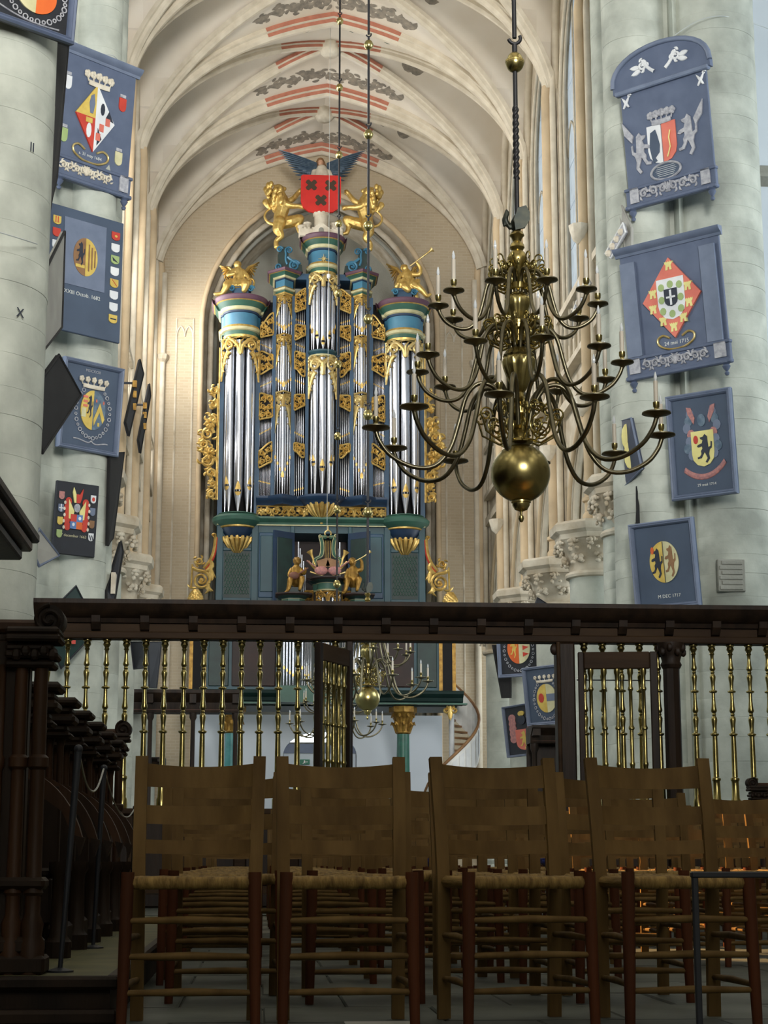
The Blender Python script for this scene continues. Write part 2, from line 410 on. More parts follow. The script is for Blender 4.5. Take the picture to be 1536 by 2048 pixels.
def brick_mat():
    m = bpy.data.materials.new('brick_courses'); m.use_nodes = True; nt = m.node_tree; b = nt.nodes['Principled BSDF']; b.inputs['Roughness'].default_value = .9
    tc = nt.nodes.new('ShaderNodeTexCoord'); mp = nt.nodes.new('ShaderNodeMapping'); mp.inputs['Rotation'].default_value = (pi / 2, 0, 0)
    nt.links.new(tc.outputs['Object'], mp.inputs[0])
    br = nt.nodes.new('ShaderNodeTexBrick'); br.inputs['Scale'].default_value = 1.; br.inputs['Brick Width'].default_value = .3; br.inputs['Row Height'].default_value = .095
    br.inputs['Mortar Size'].default_value = .012; br.inputs['Color1'].default_value = lin((180, 165, 139)); br.inputs['Color2'].default_value = lin((168, 153, 127)); br.inputs['Mortar'].default_value = lin((186, 174, 152))
    nt.links.new(mp.outputs[0], br.inputs['Vector'])
    n = nt.nodes.new('ShaderNodeTexNoise'); n.inputs['Scale'].default_value = .7; n.inputs['Detail'].default_value = 6; nt.links.new(tc.outputs['Object'], n.inputs['Vector'])
    mx = nt.nodes.new('ShaderNodeMix'); mx.data_type = 'RGBA'; mx.blend_type = 'MIX'; nt.links.new(n.outputs['Fac'], mx.inputs['Factor'])
    nt.links.new(br.outputs['Color'], mx.inputs['A']); mx.inputs['B'].default_value = lin((176, 160, 134))
    nt.links.new(mx.outputs['Result'], b.inputs['Base Color'])
    bp = nt.nodes.new('ShaderNodeBump'); bp.inputs['Strength'].default_value = .4; bp.inputs['Distance'].default_value = .02; bp.invert = True
    nt.links.new(br.outputs['Fac'], bp.inputs['Height']); nt.links.new(bp.outputs[0], b.inputs['Normal'])
    MATS['brick'] = m
brick_mat()
# ---------------------------------------------------------------- the church shell
XW = 5.45; ZS = 18.86; VE = 2.0; VSC = .672
def prof(u):
    u = min(abs(u), 1.); R = XW + VE
    return VSC * sqrt(max(0., R * R - (u * XW + VE) ** 2))
def vz(x, y):
    u = min(abs(x) / XW, 1.); k = (y - Y0) / BAY; t = abs((k - math.floor(k)) - .5) * 2
    return ZS + max(prof(u), prof(t)) + .35 * (1 - u * u) * (1 - t * t)
# floor: a bedding plane and the slabs that show between the chairs
fl = MB().box(-17, 17, -10, 58, -.3, -.012).build('floor', 'grey_stone'); struct(fl, 'grey stone slab floor of the church under the chairs', 'floor')
slab_me = MB().bbox(-.298, .298, -.298, .298, -.06, 0, .006).mesh('slab', 'floor_slab')
for j in range(22):
    for i in range(13):
        if j > 14 and i < 4: continue
        x = -3.0 + i * .6 + (.3 if j % 2 else 0); inst('slab', slab_me, fl, (x, 4.4 + j * .6, random.uniform(-.003, .003)))
far = MB()
for j in range(60):
    for i in range(56):
        x, y = -16.5 + i * .6 + (.3 if j % 2 else 0), 17.9 + j * .6
        if y < 55: far.box(x - .296, x + .296, y - .296, y + .296, -.012, random.uniform(-.003, .001))
far_o = far.build('slab', 'floor_slab', fl); far_o['kind'] = 'stuff'
# compound crossing piers: stacked courses of cut stone
def outline(circles, c, n=72):
    pts = []
    for i in range(n):
        a = 2 * pi * i / n; dx, dy = cos(a), sin(a); best = .2
        for x, y, r in circles:
            ox, oy = x - c[0], y - c[1]; b = ox * dx + oy * dy; q = b * b - (ox * ox + oy * oy - r * r)
            if q >= 0: best = max(best, b + sqrt(q))
        pts.append((c[0] + best * dx, c[1] + best * dy))
    return pts
def pier(name, label, circles, c, top, h0=.42):
    root = thing(name, label, 'pier', (c[0], c[1], 0), kind='structure')
    o = [(x - c[0], y - c[1]) for x, y in outline(circles, c)]
    shr = lambda k: [(x * k, y * k) for x, y in o]
    def course(h, k):
        mb = MB(); g = .004; rings = [(k - .003, 0), (k, g), (k, h - g), (k - .003, h)]; n = len(o)
        for kk, z in rings:
            for x, y in shr(kk): mb.v.append((x, y, z))
        for j in range(3):
            for i in range(n): i2 = (i + 1) % n; mb.f.append((j * n + i, j * n + i2, (j + 1) * n + i2, (j + 1) * n + i)); mb.mi.append(0)
        mb.f.append(tuple(range(n))[::-1]); mb.f.append(tuple(range(3 * n, 4 * n))); mb.mi += [0, 0]
        return mb.mesh('stone_course', 'pier_stone', True, 30)
    ms = [course(h0, 1.), course(h0 * .82, 1.0015), course(h0 * 1.15, .9985)]; hs = [h0, h0 * .82, h0 * 1.15]
    z = 0.; k = 0; rnd = random.Random(int(abs(c[0]) * 100 + c[1]))
    base = MB()
    n = len(o)
    for kk, z0 in ((1.18, 0), (1.18, .5), (1.12, .58), (1.1, .9), (1.02, 1.0)):
        for x, y in shr(kk): base.v.append((x, y, z0))
    for j in range(4):
        for i in range(n): i2 = (i + 1) % n; base.f.append((j * n + i, j * n + i2, (j + 1) * n + i2, (j + 1) * n + i)); base.mi.append(0)
    base.f.append(tuple(range(4 * n, 5 * n))); base.mi.append(0)
    base.build('pier_base', 'pier_stone', root, True, 30)
    z = .98
    while z < top:
        k = rnd.randrange(3); inst('stone_course', ms[k], root, (0, 0, z)); z += hs[k]
    return root
PWR = pier('crossing_pier', 'clustered grey stone pier beyond the screen carrying four hatchments beside the chandelier',
     [(5.30, 31.25, .63), (6.76, 31.0, .82), (5.93, 30.62, .075), (6.2, 31.9, 1.1), (5.3, 32.5, .6), (6.9, 32.4, .7)], (6.1, 31.7), 20)
PWL = pier('crossing_pier', 'clustered pale stone pier across the nave, hung with lozenge and small-shield hatchments',
     [(-5.06, 31.3, .46), (-5.62, 30.98, .09), (-6.3, 31.1, .75), (-6.0, 31.9, 1.1), (-5.2, 32.5, .6), (-6.9, 32.4, .7)], (-6.0, 31.7), 20)
PEL = pier('crossing_pier', 'huge smooth stone pier beside the choir stalls where the oak screen ends',
     [(-5.50, 21.3, .95), (-6.4, 20.9, .9), (-6.0, 22.0, 1.2), (-6.7, 21.6, 1.0)], (-6.1, 21.5), 16)
PER = pier('crossing_pier', 'stone pier at the far right end of the oak screen',
     [(6.32, 21.3, .95), (7.2, 20.9, .9), (6.8, 22.0, 1.2), (7.5, 21.6, 1.0)], (6.9, 21.5), 16)
# nave arcade columns with leafy capitals
def make_column():
    root = thing('nave_column', '', 'column', (0, 0, 0), kind='structure')
    d = MB().lathe([(.553, 0), (.558, .006), (.558, .694), (.553, .7)], 40).mesh('drum', 'pier_stone', True, 30)
    for k in range(8): inst('drum', d, root, (0, 0, .75 + k * .7))
    MB().lathe([(.85, 0), (.85, .35), (.74, .45), (.76, .55), (.66, .68), (.6, .76)], 8).build('column_base', 'pier_stone', root)
    MB().lathe([(.556, 6.34), (.64, 6.36), (.66, 6.41), (.64, 6.46), (.57, 6.48), (.57, 6.5)], 36).build('necking', 'nave_stone', root, True, 30)
    bell = MB().lathe([(.56, 6.5), (.58, 6.7), (.66, 6.95), (.8, 7.12)], 24)
    cap = bell.build('capital', 'nave_stone', root, True, 30)
    rnd = random.Random(3)
    for row, (n, z, r) in enumerate(((8, 6.72, .66), (12, 7.0, .8))):
        lm = MB()
        for q in range(9):
            lm.ball((rnd.uniform(-.03, .06), rnd.uniform(-.11, .11), rnd.uniform(-.1, .1)), (rnd.uniform(.03, .06), rnd.uniform(.04, .07), rnd.uniform(.03, .06)), 6, 4)
        me = lm.mesh('leaf_clump', 'nave_stone', True, 60)
        for i in range(n):
            a = 2 * pi * (i + .5 * row) / n; inst('leaf_clump', me, cap, (r * cos(a), r * sin(a), z), (0, 0, a))
    MB().lathe([(.78, 7.1), (.86, 7.14), (.88, 7.24), (.98, 7.3), (1.0, 7.44), (.94, 7.5), (.2, 7.5)], 8, M=Matrix.Rotation(pi / 8, 4, 'Z')).build('abacus', 'nave_stone', root)
    return root
colp = make_column(); reg(colp)
ordn = ['first', 'second', 'third', 'fourth']
for s, side in ((1, 'right'), (-1, 'left')):
    for k in range(4):
        o = colp if (s == 1 and k == 0) else copy_tree(colp)
        o.location = (s * 5.25, Y0 + BAY * (k + 1), 0)
        o['label'] = 'round stone column with leafy octagonal capital, %s beyond the crossing pier on the %s side of the nave' % (ordn[k], 'window' if s == 1 else 'lozenge board')
# attached half columns on the west crossing piers
for s in (1, -1):
    o = copy_tree(colp); o.location = (s * 5.3, Y0 + .95, 0.22); o['label'] = 'half-hidden leafy capital and column attached behind the %s crossing pier' % ('chandelier-side' if s == 1 else 'stall-side')
# nave walls, one bay after the other
def arch_pts(hw, zs, rise, e, n=10, off=0.):
    R = hw + e; sc = rise / sqrt(R * R - e * e); out = []
    for i in range(-n, n + 1):
        u = hw * sin(i / n * pi / 2); out.append((u, zs + sc * sqrt(max(0, R * R - (abs(u) + e) ** 2))))
    return out
def nave_side(s):
    nm = 'right' if s > 0 else 'left'
    root = thing('wall_' + nm, 'pale stone nave wall with tall traceried windows on the %s' % ('bright chandelier side' if s > 0 else 'side of the lozenge boards'), 'wall', (0, 0, 0), kind='structure')
    X = lambda d: s * (XW + d)
    for k in range(5):
        yc = Y0 + BAY * (k + .5); h = BAY / 2
        f = lambda p: Vector((X(p.y), yc + p.x * s, p.z))
        # spandrel wall with arcade arch, band, window opening
        ar = arch_pts(1.72, 7.6, 2.7, .8)
        lo = [(-h, 7.5)] + [(-1.72, 7.5)] + ar + [(1.72, 7.5)] + [(h, 7.5), (h, 12.6), (-h, 12.6)]
        MB().prism(lo, 0, .95, fn=f).build('spandrel', 'nave_stone', root)
        for d, o1 in ((0., .0), (.12, -.12), (.3, -.22)):
            a2 = arch_pts(1.72 + o1 + .12, 7.6, 2.7 + o1 + .12, .8); a2 = [(a2[0][0], 7.5)] + a2 + [(a2[-1][0], 7.5)]
            path = [f(Vector((u, d, z))) for u, z in a2]
            MB().tube(path, .085, 8).build('arch_moulding', 'rib_stone' if d else 'warm_stone', root, True, 60)
        wa = arch_pts(2.0, 18.6, 3.4, 1.6)
        jl = [(-h, 12.6), (-2.0, 12.6)] + wa + [(2.0, 12.6), (h, 12.6), (h, 23.9), (-h, 23.9)]
        MB().prism(jl, 0.02, .8, fn=f).build('window_wall', 'nave_stone', root)
        path = [f(Vector((u, .02, z))) for u, z in [(-2.0, 12.6)] + wa + [(2.0, 12.6)]]
        MB().tube(path, .05, 8).build('window_moulding', 'rib_stone', root, True, 60)
        path = [f(Vector((u * .96, .1, z))) for u, z in [(-2.0, 12.6)] + wa + [(2.0, 12.6)]]
        MB().tube(path, .04, 8).build('window_moulding', 'rib_stone', root, True, 60)
        # glass in rows of panes, mullions, saddle bars
        wn = thing('window_%d' % (k + 1 + (5 if s < 0 else 0)), '', 'window'); wn.parent = root
        del wn['label']; del wn['category']
        for i in range(4):
            u0, u1 = -1.94 + i * .97 + .03, -1.94 + (i + 1) * .97 - .03; um = max(abs(u0), abs(u1)); ztop = 18.6 + 3.3 * sqrt(max(0, 1 - (min(abs(u0), abs(u1)) / 1.98) ** 1.6)) - .2
            zs_ = [13.1 + j * 1.05 for j in range(9)]
            for j in range(8):
                z1 = min(zs_[j + 1] - .04, ztop)
                if z1 - zs_[j] > .2: MB().box(u0, u1, .2, .23, zs_[j], z1).build('pane', 'pane_grey', wn).matrix_local = Matrix(((0, s, 0, s * XW), (s, 0, 0, yc), (0, 0, 1, 0), (0, 0, 0, 1)))
        for i in range(1, 4):
            u = -1.94 + i * .97; zt = 18.6 + 3.4 * sqrt(max(0, 1 - (abs(u) / 2.0) ** 1.7))
            MB().tube([f(Vector((u, .19, z))) for z in (12.6, zt)], .035, 8).build('mullion', 'nave_stone', root, True, 60)
        for i in range(4):
            u = -1.455 + i * .97; MB().tube([f(Vector((u + a, .19, b))) for a, b in arch_pts(.48, 17.6, .75, .3, 5)], .03, 6).build('tracery', 'nave_stone', root, True, 60)
        # triforium parapet with open tracery
        par = MB()
        par.box(-1.85, 1.85, -.22, .1, 13.25, 13.42); par.box(-1.85, 1.85, -.22, .1, 11.75, 11.9)
        for q in (0, 1): par.m = 0
        par.v = [tuple(f(Vector(p))) for p in par.v]
        tr = par.build('parapet', 'rib_stone', root)
        for i in range(7):
            u = -1.8 + i * .6; MB().tube([f(Vector((u, -.1, z))) for z in (11.9, 13.25)], .045, 6).build('parapet_bar', 'rib_stone', tr, True, 60)
            if i < 6: MB().tube([f(Vector((u + .3 + a, -.1, b))) for a, b in arch_pts(.27, 12.75, .4, .1, 4)], .035, 6).build('parapet_arch', 'rib_stone', tr, True, 60)
        MB().prism([(-h, 10.95), (h, 10.95), (h, 11.2), (-h, 11.2)], -.16, .0, fn=f).build('string_course', 'rib_stone', root)
    for k in range(6):                                   # wall shafts that run up into the ribs
        y = Y0 + BAY * k
        for dx, dy, r, m in ((.2, 0, .14, 'warm_stone'), (.32, -.18, .08, 'rib_stone'), (.32, .18, .08, 'rib_stone')):
            sh = MB().tube([(s * (4.98 + dx), y + dy, 7.5), (s * (4.98 + dx), y + dy, 19.3), (s * (4.98 + dx + .03), y + dy, 19.9), (s * (4.98 + dx + .1), y + dy, 20.5)], [r, r, r * .8, r * .2], 12)
            sh.lathe([(r, 8.0), (r + .05, 8.03), (r + .05, 8.1), (r, 8.13)], 12, (s * (4.98 + dx), y + dy, 0)); sh.lathe([(r + .05, 7.5), (r + .05, 7.72), (r, 7.8)], 8, (s * (4.98 + dx), y + dy, 0))
            sh.build('shaft', m, root, True, 50)
        MB().box(s * 5.39, s * 5.7, y - .24, y + .24, 7.5, 19.5).build('pilaster', 'nave_stone', root)
        for zc in (9.9, 13.8):
            if 0 < k < 5 and s > 0:
                MB().lathe([(.05, 0), (.16, .1), (.22, .3), (.24, .42), (.0, .42)], 8, (s * 5.06, y, zc)).build('corbel', 'ivory', root, True, 40)
    return root
WR = nave_side(1); WL = nave_side(-1)
# the vault: webs, ribs, painted crowns
ceil = MB()
NX = 20; NT = 10
for k in range(5):
    ys = [Y0 + BAY * (k + .5 + sg * .5 * (i / NT)) for sg, rng in ((-1, range(NT, 0, -1)), (1, range(0, NT + 1))) for i in rng]
    xs = [XW * i / NT for i in range(-NT, NT + 1)]
    o = len(ceil.v)
    for y in ys:
        for x in xs:
            yy = min(max(y, Y0 + BAY * k + 1e-4), Y0 + BAY * (k + 1) - 1e-4); ceil.v.append((x, y, vz(x, yy)))
    m = len(xs)
    for j in range(len(ys) - 1):
        for i in range(m - 1): ceil.f.append((o + j * m + i, o + (j + 1) * m + i, o + (j + 1) * m + i + 1, o + j * m + i + 1)); ceil.mi.append(0)
CE = ceil.build('ceiling', 'plaster', None, True, 20); struct(CE, 'cream plaster rib vault with painted foliage along its crown', 'ceiling')
mat('rib_red', (186, 122, 98), .85, rgb2=(168, 106, 86), vscale=6); mat('rib_orange', (202, 146, 104), .85); mat('paint_green', (120, 128, 108), .9, rgb2=(88, 98, 84), vscale=5); mat('paint_grey', (150, 140, 124), .9, rgb2=(112, 106, 96), vscale=6); mat('paint_red', (168, 112, 92), .9)
RIBP = [(-.06, -.22), (.07, -.22), (.1, -.15), (.2, -.13), (.27, -.05), (.27, .05), (.2, .13), (.1, .15), (.07, .22), (-.06, .22)]
def rib(path, sc, painted, parent):
    pr = [(a * sc, b * sc) for a, b in RIBP]
    nr = [Vector((0, p[1], ZS - 1.)) - Vector(p) for p in path]
    mb = MB().sweep(pr, path, nr)
    n = len(pr)
    for i, fc in enumerate(mb.f):
        seg, j = divmod(i, n)
        if seg < len(path) - 1 and abs(path[seg][0] + path[min(seg + 1, len(path) - 1)][0]) / 2 < painted: mb.mi[i] = (1, 0, 1, 0, 2, 0, 1, 0, 1, 1)[j % 10]
    return mb.build('rib', ['rib_stone', 'rib_red', 'plaster'], parent, True, 35)
for k in range(6):
    y = Y0 + BAY * k; yy = y - (.15 if k == 5 else 0)
    path = []
    for i in range(-22, 23):
        u = sin(i / 22 * pi / 2) * .985; path.append((u * XW, yy, ZS + prof(u)))
    rib(path, 1.0, 1.9, CE)
    if k < 5:
        for sg in (1, -1):
            path = []
            for i in range(-22, 23):
                u = sin(i / 22 * pi / 2) * .985; x = u * XW; yd = Y0 + BAY * (k + .5) + sg * u * BAY / 2; path.append((x, yd, ZS + prof(u) + .35 * (1 - u * u) ** 2))
            rib(path, .8, 1.5, CE)
        MB().lathe([(.0, -.42), (.2, -.4), (.3, -.3), (.32, -.1), (.3, .1)], 16, (0, Y0 + BAY * (k + .5), ZS + prof(0) + .35)).build('boss', 'ivory', CE, True, 40)
        for s in (1, -1):
            path = [(s * (XW - .05), Y0 + BAY * (k + .5) + t * BAY / 2, ZS + prof(t)) for t in [i / 10 for i in range(-10, 11)]]
            MB().tube(path, .12, 8).build('wall_rib', 'rib_stone', CE, True, 50)
# painted foliage on the webs
rp = random.Random(11)
def vfn(u, v, d): return Vector((u, v, vz(u, v) - .012 - d * .02))
for k in range(1, 5):
    for (yo, side) in ((.12, 1), (.88, -1)):
        for s in (1, -1):
            mb = MB(); yb = Y0 + BAY * (k + yo)
            for q in range(5):
                x = s * (.25 + q * .42); yy = yb + side * (.10 + .16 * (q % 2)); r = .2 - .015 * q
                scroll(mb, x, yy, r, rp.uniform(0, 6), rp.choice((1, -1)), .07, .2, vfn, 1.1, None, 4)
            for q in range(5):
                x = s * (.2 + q * .42); leaf(mb, (x, yb - side * .05), (x + s * .38, yb + side * rp.uniform(.1, .5)), .1, .2, vfn, .2)
            mb.build('painted_foliage', 'paint_green' if yo < .5 else 'paint_grey', CE)
    for s in (1, -1):
        mb = MB()
        for q in range(4):
            x = s * (1.75 + q * .22); yb = Y0 + BAY * (k + .5) + (q - 1.5) * .1; leaf(mb, (x, yb), (x + s * .5, yb + rp.uniform(-.5, .1)), .13, .2, vfn, rp.uniform(-.3, .3)); leaf(mb, (x, yb + .2), (x + s * .4, yb + rp.uniform(.2, .6)), .1, .2, vfn, .3)
        mb.build('painted_foliage', 'paint_grey', CE)
# west wall with the tower arch
ap = arch_pts(3.82, 17.5, 4.75, 1.0, 14)
ww = MB()
ol = [(-6.2, 0), (-3.82, 0), (-3.82, 17.5)] + ap[1:-1] + [(3.82, 17.5), (3.82, 0), (6.2, 0), (6.2, 24.6), (-6.2, 24.6)]
ww.prism(ol, WEST, WEST + .35)
W = ww.build('wall_back', 'brick'); struct(W, 'brick and stone west wall around the organ recess', 'wall')
for d, dy, r, m in ((.0, .0, .09, 'warm_stone'), (-.28, .42, .1, 'nave_stone'), (-.42, .75, .07, 'grey_stone')):
    a2 = arch_pts(3.82 + d, 17.5, 4.75 + d, 1.0, 14); MB().tube([(u, WEST + dy, z) for u, z in [(a2[0][0], 0)] + a2 + [(a2[-1][0], 0)]], r, 8).build('arch_moulding', m, W, True, 60)
rev = MB(); a1 = [(-3.82, 0)] + ap + [(3.82, 0)]; a3 = arch_pts(3.3, 17.5, 4.3, 1.0, 14); a3 = [(-3.3, 0)] + a3 + [(3.3, 0)]; n = len(a1)
for pts, y in ((a1, WEST + .3), (a3, WEST + 1.3), (a3, WEST + 2.2)):
    for u, z in pts: rev.v.append((u, y, z))
for j in range(2):
    for i in range(n - 1): rev.f.append((j * n + i, (j + 1) * n + i, (j + 1) * n + i + 1, j * n + i + 1)); rev.mi.append(0)
rev.build('arch_reveal', 'nave_stone', W, True, 50)
MB().box(-4.5, 4.5, WEST + 2.2, WEST + 2.4, 0, 24).build('recess_back', 'grey_stone', W)
for s in (1, -1):                                        # blind panels flanking the arch
    for x in (4.08, 4.62): MB().tube([(s * x, WEST, 5), (s * x, WEST, 17.0)], .035, 6).build('panel_moulding', 'nave_stone', W, True, 60)
    MB().tube([(s * 4.08, WEST, 17.0), (s * 4.08, WEST, 17.7), (s * 4.62, WEST, 17.7), (s * 4.62, WEST, 17.0)], .035, 6).build('panel_moulding', 'nave_stone', W)
    for c in (4.22, 4.48): MB().tube([(s * c + a, WEST, b) for a, b in arch_pts(.13, 17.1, .35, .1, 5)], .03, 6).build('panel_cusp', 'nave_stone', W, True, 60)
    MB().tube([(s * 5.05, WEST - .05, 0), (s * 5.05, WEST - .05, 19.2)], .1, 10).build('corner_shaft', 'rib_stone', W, True, 60)
    MB().lathe([(.1, 0), (.18, .1), (.2, .25), (.12, .3)], 8, (s * 5.05, WEST - .05, 16.2)).build('corner_capital', 'nave_stone', W)
# transepts, aisles and choir: the volumes that hold the light
def slabwall(name, label, m, *b):
    o = MB().box(*b).build(name, m); struct(o, label, 'wall' if 'wall' in name else 'ceiling'); return o
tw = slabwall('wall_transept_right', 'pale blue-white plastered transept wall with stone cornices beyond the clustered pier', 'white_plaster', 7.55, 16, 32.35, 32.6, 0, 22)
for zz, nm in ((13.72, 'upper'), (8.52, 'lower')):
    MB().prism([(0, 0), (-.25, .12), (-.25, .2), (-.1, .26), (-.1, .4), (0, .45)], 7.9, 16, M=Matrix(((0, 1, 0, 0), (1, 0, 0, 32.35), (0, 0, 1, zz), (0, 0, 0, 1)))).build('cornice', 'grey_stone', tw)
    for i in range(6): MB().ball((8.3 + i * .5, 32.22, zz + .3), (.09, .05, .06), 6, 4).build('carved_leaf', 'grey_stone', tw)
MB().bbox(7.45, 7.62, 32.1, 32.4, 0, 22, .04).build('wall_respond', 'nave_stone', tw)
slabwall('wall_transept_left', 'plastered west wall of the far transept', 'white_plaster', -16, -7.5, 32.35, 32.6, 0, 22)
slabwall('wall_transept_end_right', 'plastered end wall of the window-side transept', 'white_plaster', 16, 16.3, 20.5, 32.6, 0, 22)
slabwall('wall_transept_end_left', 'plastered end wall of the stall-side transept', 'white_plaster', -16.3, -16, 20.5, 32.6, 0, 22)
slabwall('wall_transept_east_right', 'east wall of the window-side transept', 'white_plaster', 6.4, 16, 20.4, 20.7, 0, 22)
slabwall('wall_transept_east_left', 'east wall of the stall-side transept', 'white_plaster', -16, -6.4, 20.4, 20.7, 0, 22)
slabwall('ceiling_crossing', 'plain plaster ceiling of the crossing and transepts', 'plaster', -16.3, 16.3, 20.4, 31.3, 24.2, 24.4)
slabwall('wall_choir_left', 'stone choir wall behind the stalls', 'grey_stone', -6.6, -6.3, -10, 20.6, 0, 20)
slabwall('wall_choir_right', 'stone choir wall opposite the stalls', 'grey_stone', 6.3, 6.6, -10, 20.6, 0, 20)
slabwall('wall_choir_east', 'apse wall of the choir', 'grey_stone', -6.6, 6.6, -10.3, -10, 0, 20)
ce_ = bpy.data.objects['wall_choir_east']; n_w = 11
def choir_window(cx, cy, rz, parent, zz0, zz1, m):
    global n_w
    wn = thing('window_%d' % n_w, '', 'window'); n_w += 1; wn.parent = parent; del wn['label']; del wn['category']
    wn.location = (cx, cy, 0); wn.rotation_euler = (0, 0, rz)
    for i in range(2):
        for j in range(4): h_ = (zz1 - zz0) / 4; MB().box(-.95 + i * .97, -.02 + i * .97, -.03, .0, zz0 + j * h_ + .03, zz0 + (j + 1) * h_ - .03).build('pane', m, wn)
    for x in (-.98, 0, .98): MB().box(x - .04, x + .04, -.06, .02, zz0 - .1, zz1 + .1).build('mullion', 'nave_stone', wn)
    MB().box(-1.1, 1.1, -.15, .02, zz0 - .25, zz0 - .1).build('sill', 'nave_stone', wn)
for x in (-3.2, 0, 3.2): choir_window(x, -9.97, pi, ce_, 5.0, 14.0, 'pane_choir')
for s_, nm_ in ((1, 'wall_choir_right'), (-1, 'wall_choir_left')):
    for y_ in (1.5, 6.0, 10.5, 15.0): choir_window(s_ * 6.27, y_, -s_ * pi / 2, bpy.data.objects[nm_], 9.0, 16.0, 'pane_choir_side')
slabwall('ceiling_choir', 'plaster choir ceiling', 'plaster', -6.6, 6.6, -10, 20.5, 20, 20.2)
slabwall('wall_choir_arch', 'wall above the choir arch', 'plaster', -6.6, 6.6, 20.4, 20.7, 20, 24.3)
for s, nm in ((1, 'right'), (-1, 'left')):
    slabwall('wall_aisle_' + nm, 'whitewashed outer aisle wall on the %s' % ('window side' if s > 0 else 'porch side'), 'white_plaster', min(s * 9.8, s * 10.0), max(s * 9.8, s * 10.0), 32.4, 58, 0, 11.6)
    slabwall('ceiling_aisle_' + nm, 'whitewashed aisle vault on the %s' % ('window side' if s > 0 else 'porch side'), 'white_plaster', min(s * 6.3, s * 10), max(s * 6.3, s * 10), 32.4, 58, 11.5, 11.7)
    slabwall('wall_aisle_west_' + nm, 'whitewashed end wall of the aisle on the %s' % ('window side' if s > 0 else 'porch side'), 'white_plaster', min(s * 6.15, s * 10), max(s * 6.15, s * 10), WEST, WEST + .3, 0, 11.6)
# ---------------------------------------------------------------- the great organ
OY = 52.0
def oz(py): return PY(642, py, OY).z
ORG = thing('pipe_organ', 'tall blue and green pipe organ with gilded carving against the west wall', 'organ', (0, OY, 0))
BANDS = ['organ_green', 'gold', 'cream', 'organ_sky', 'organ_deep', 'purple', 'organ_blue']
def entab(name, parent, shape, zs, H, grow=1.):
    """banded entablature; shape(k,z) adds a ring of vertices for offset k; bands from the bottom up"""
    seq = [(.0, 0, 0), (.02, .06, 1), (.0, .07, 0), (.0, .16, 0), (.05, .18, 2), (.08, .24, 2), (.04, .3, 1), (.0, .31, 3), (.0, .6, 3), (.03, .61, 4), (.03, .66, 4), (.07, .68, 2), (.1, .74, 2), (.12, .76, 0), (.2, .86, 0), (.24, .88, 1), (.26, .9, 5), (.29, .97, 5), (.28, 1., 5)]
    mb = MB(); rings = [shape(k * grow, zs + t * H) for k, t, _ in seq]; n = len(rings[0])
    for r in rings: mb.v.extend(tuple(p) for p in r)
    for j in range(len(rings) - 1):
        for i in range(n - 1): mb.f.append((j * n + i, j * n + i + 1, (j + 1) * n + i + 1, (j + 1) * n + i)); mb.mi.append(seq[j + 1][2])
    mb.f.append(tuple((len(rings) - 1) * n + i for i in range(n))); mb.mi.append(5)
    mb.f.append(tuple(i for i in range(n))[::-1]); mb.mi.append(0)
    return mb.build(name, BANDS, parent, True, 25)
def round_shape(cx, cy, r, back=.9, wing=0.):
    def f(k, z):
        pts = [Vector((cx - r - k - wing, cy + back, z)), Vector((cx - r - k - wing, cy + .12 - k, z))] if wing else [Vector((cx - r - k, cy + back, z))]
        for i in range(25): a = pi + pi * i / 24; pts.append(Vector((cx + (r + k) * cos(a), cy + (r + k) * sin(a), z)))
        pts += [Vector((cx + r + k + wing, cy + .12 - k, z)), Vector((cx + r + k + wing, cy + back, z))] if wing else [Vector((cx + r + k, cy + back, z))]
        return pts
    return f
def vee_shape(cx, hw, dep, back=.8):
    def f(k, z):
        return [Vector((cx + x, y, z)) for x, y in ((-hw - k, back), (-hw - k, -k * .5), (0, -dep - k * 1.2), (hw + k, -k * .5), (hw + k, back))]
    return f
MOUTHS = {}
def pipe(parent, x, y, r, z0, zm, z1, ang=-pi / 2):
    n = 16 if r > .07 else (10 if r > .035 else 8)
    p = MB().lathe([(r * .18, z0), (r * .97, zm - .01), (r, zm), (r, z1), (r * .9, z1 + .002)], n, (x, y, 0)).build('pipe', 'tin', parent, True, 50)
    if r > .07:
        g = MB(); c = Vector((x, y, 0)); P = lambda a, z, e: Vector((x + (r + e) * cos(ang + a), y + (r + e) * sin(ang + a), z))
        h = r * 2.1
        for a0, a1 in ((-.75, -.4), (-.4, 0.), (0., .4), (.4, .75)):
            t0 = zm + h * (1 - abs(a0) / .75) ** .8 + .05; t1 = zm + h * (1 - abs(a1) / .75) ** .8 + .05
            g.add([P(a0, zm + .05, .008), P(a1, zm + .05, .008), P(a1, t1, .008), P(a0, t0, .008)], [(0, 1, 2, 3)])
            b0 = zm - .02 - r * .9 * sqrt(max(0, 1 - (a0 / .8) ** 2)); b1 = zm - .02 - r * .9 * sqrt(max(0, 1 - (a1 / .8) ** 2))
            g.add([P(a0, b0, -.0 * r + .004 - (zm - b0) * .14), P(a1, b1, .004 - (zm - b1) * .14), P(a1, zm - .02, .008), P(a0, zm - .02, .008)], [(0, 1, 2, 3)])
        g.m = 1
        for a0, a1 in ((-.75, 0.), (0., .75)): g.add([P(a0, zm - .02, .006), P(a1, zm - .02, .006), P(a1, zm + .05, .006), P(a0, zm + .05, .006)], [(0, 1, 2, 3)])
        g.build('mouth', ['gold', 'black_hollow'], p)
    else:
        M_ = Matrix.Translation((x, y, 0)) @ Matrix.Rotation(ang + pi / 2, 4, 'Z')
        MB().prism([(-r * .7, zm - r * .8), (0, zm - r * 1.2), (r * .7, zm - r * .8), (r * .7, zm + r * .8), (0, zm + r * 2.2), (-r * .7, zm + r * .8)], -r * 1.06, -r * .6, M=M_).build('mouth', 'gold', p)
    return p
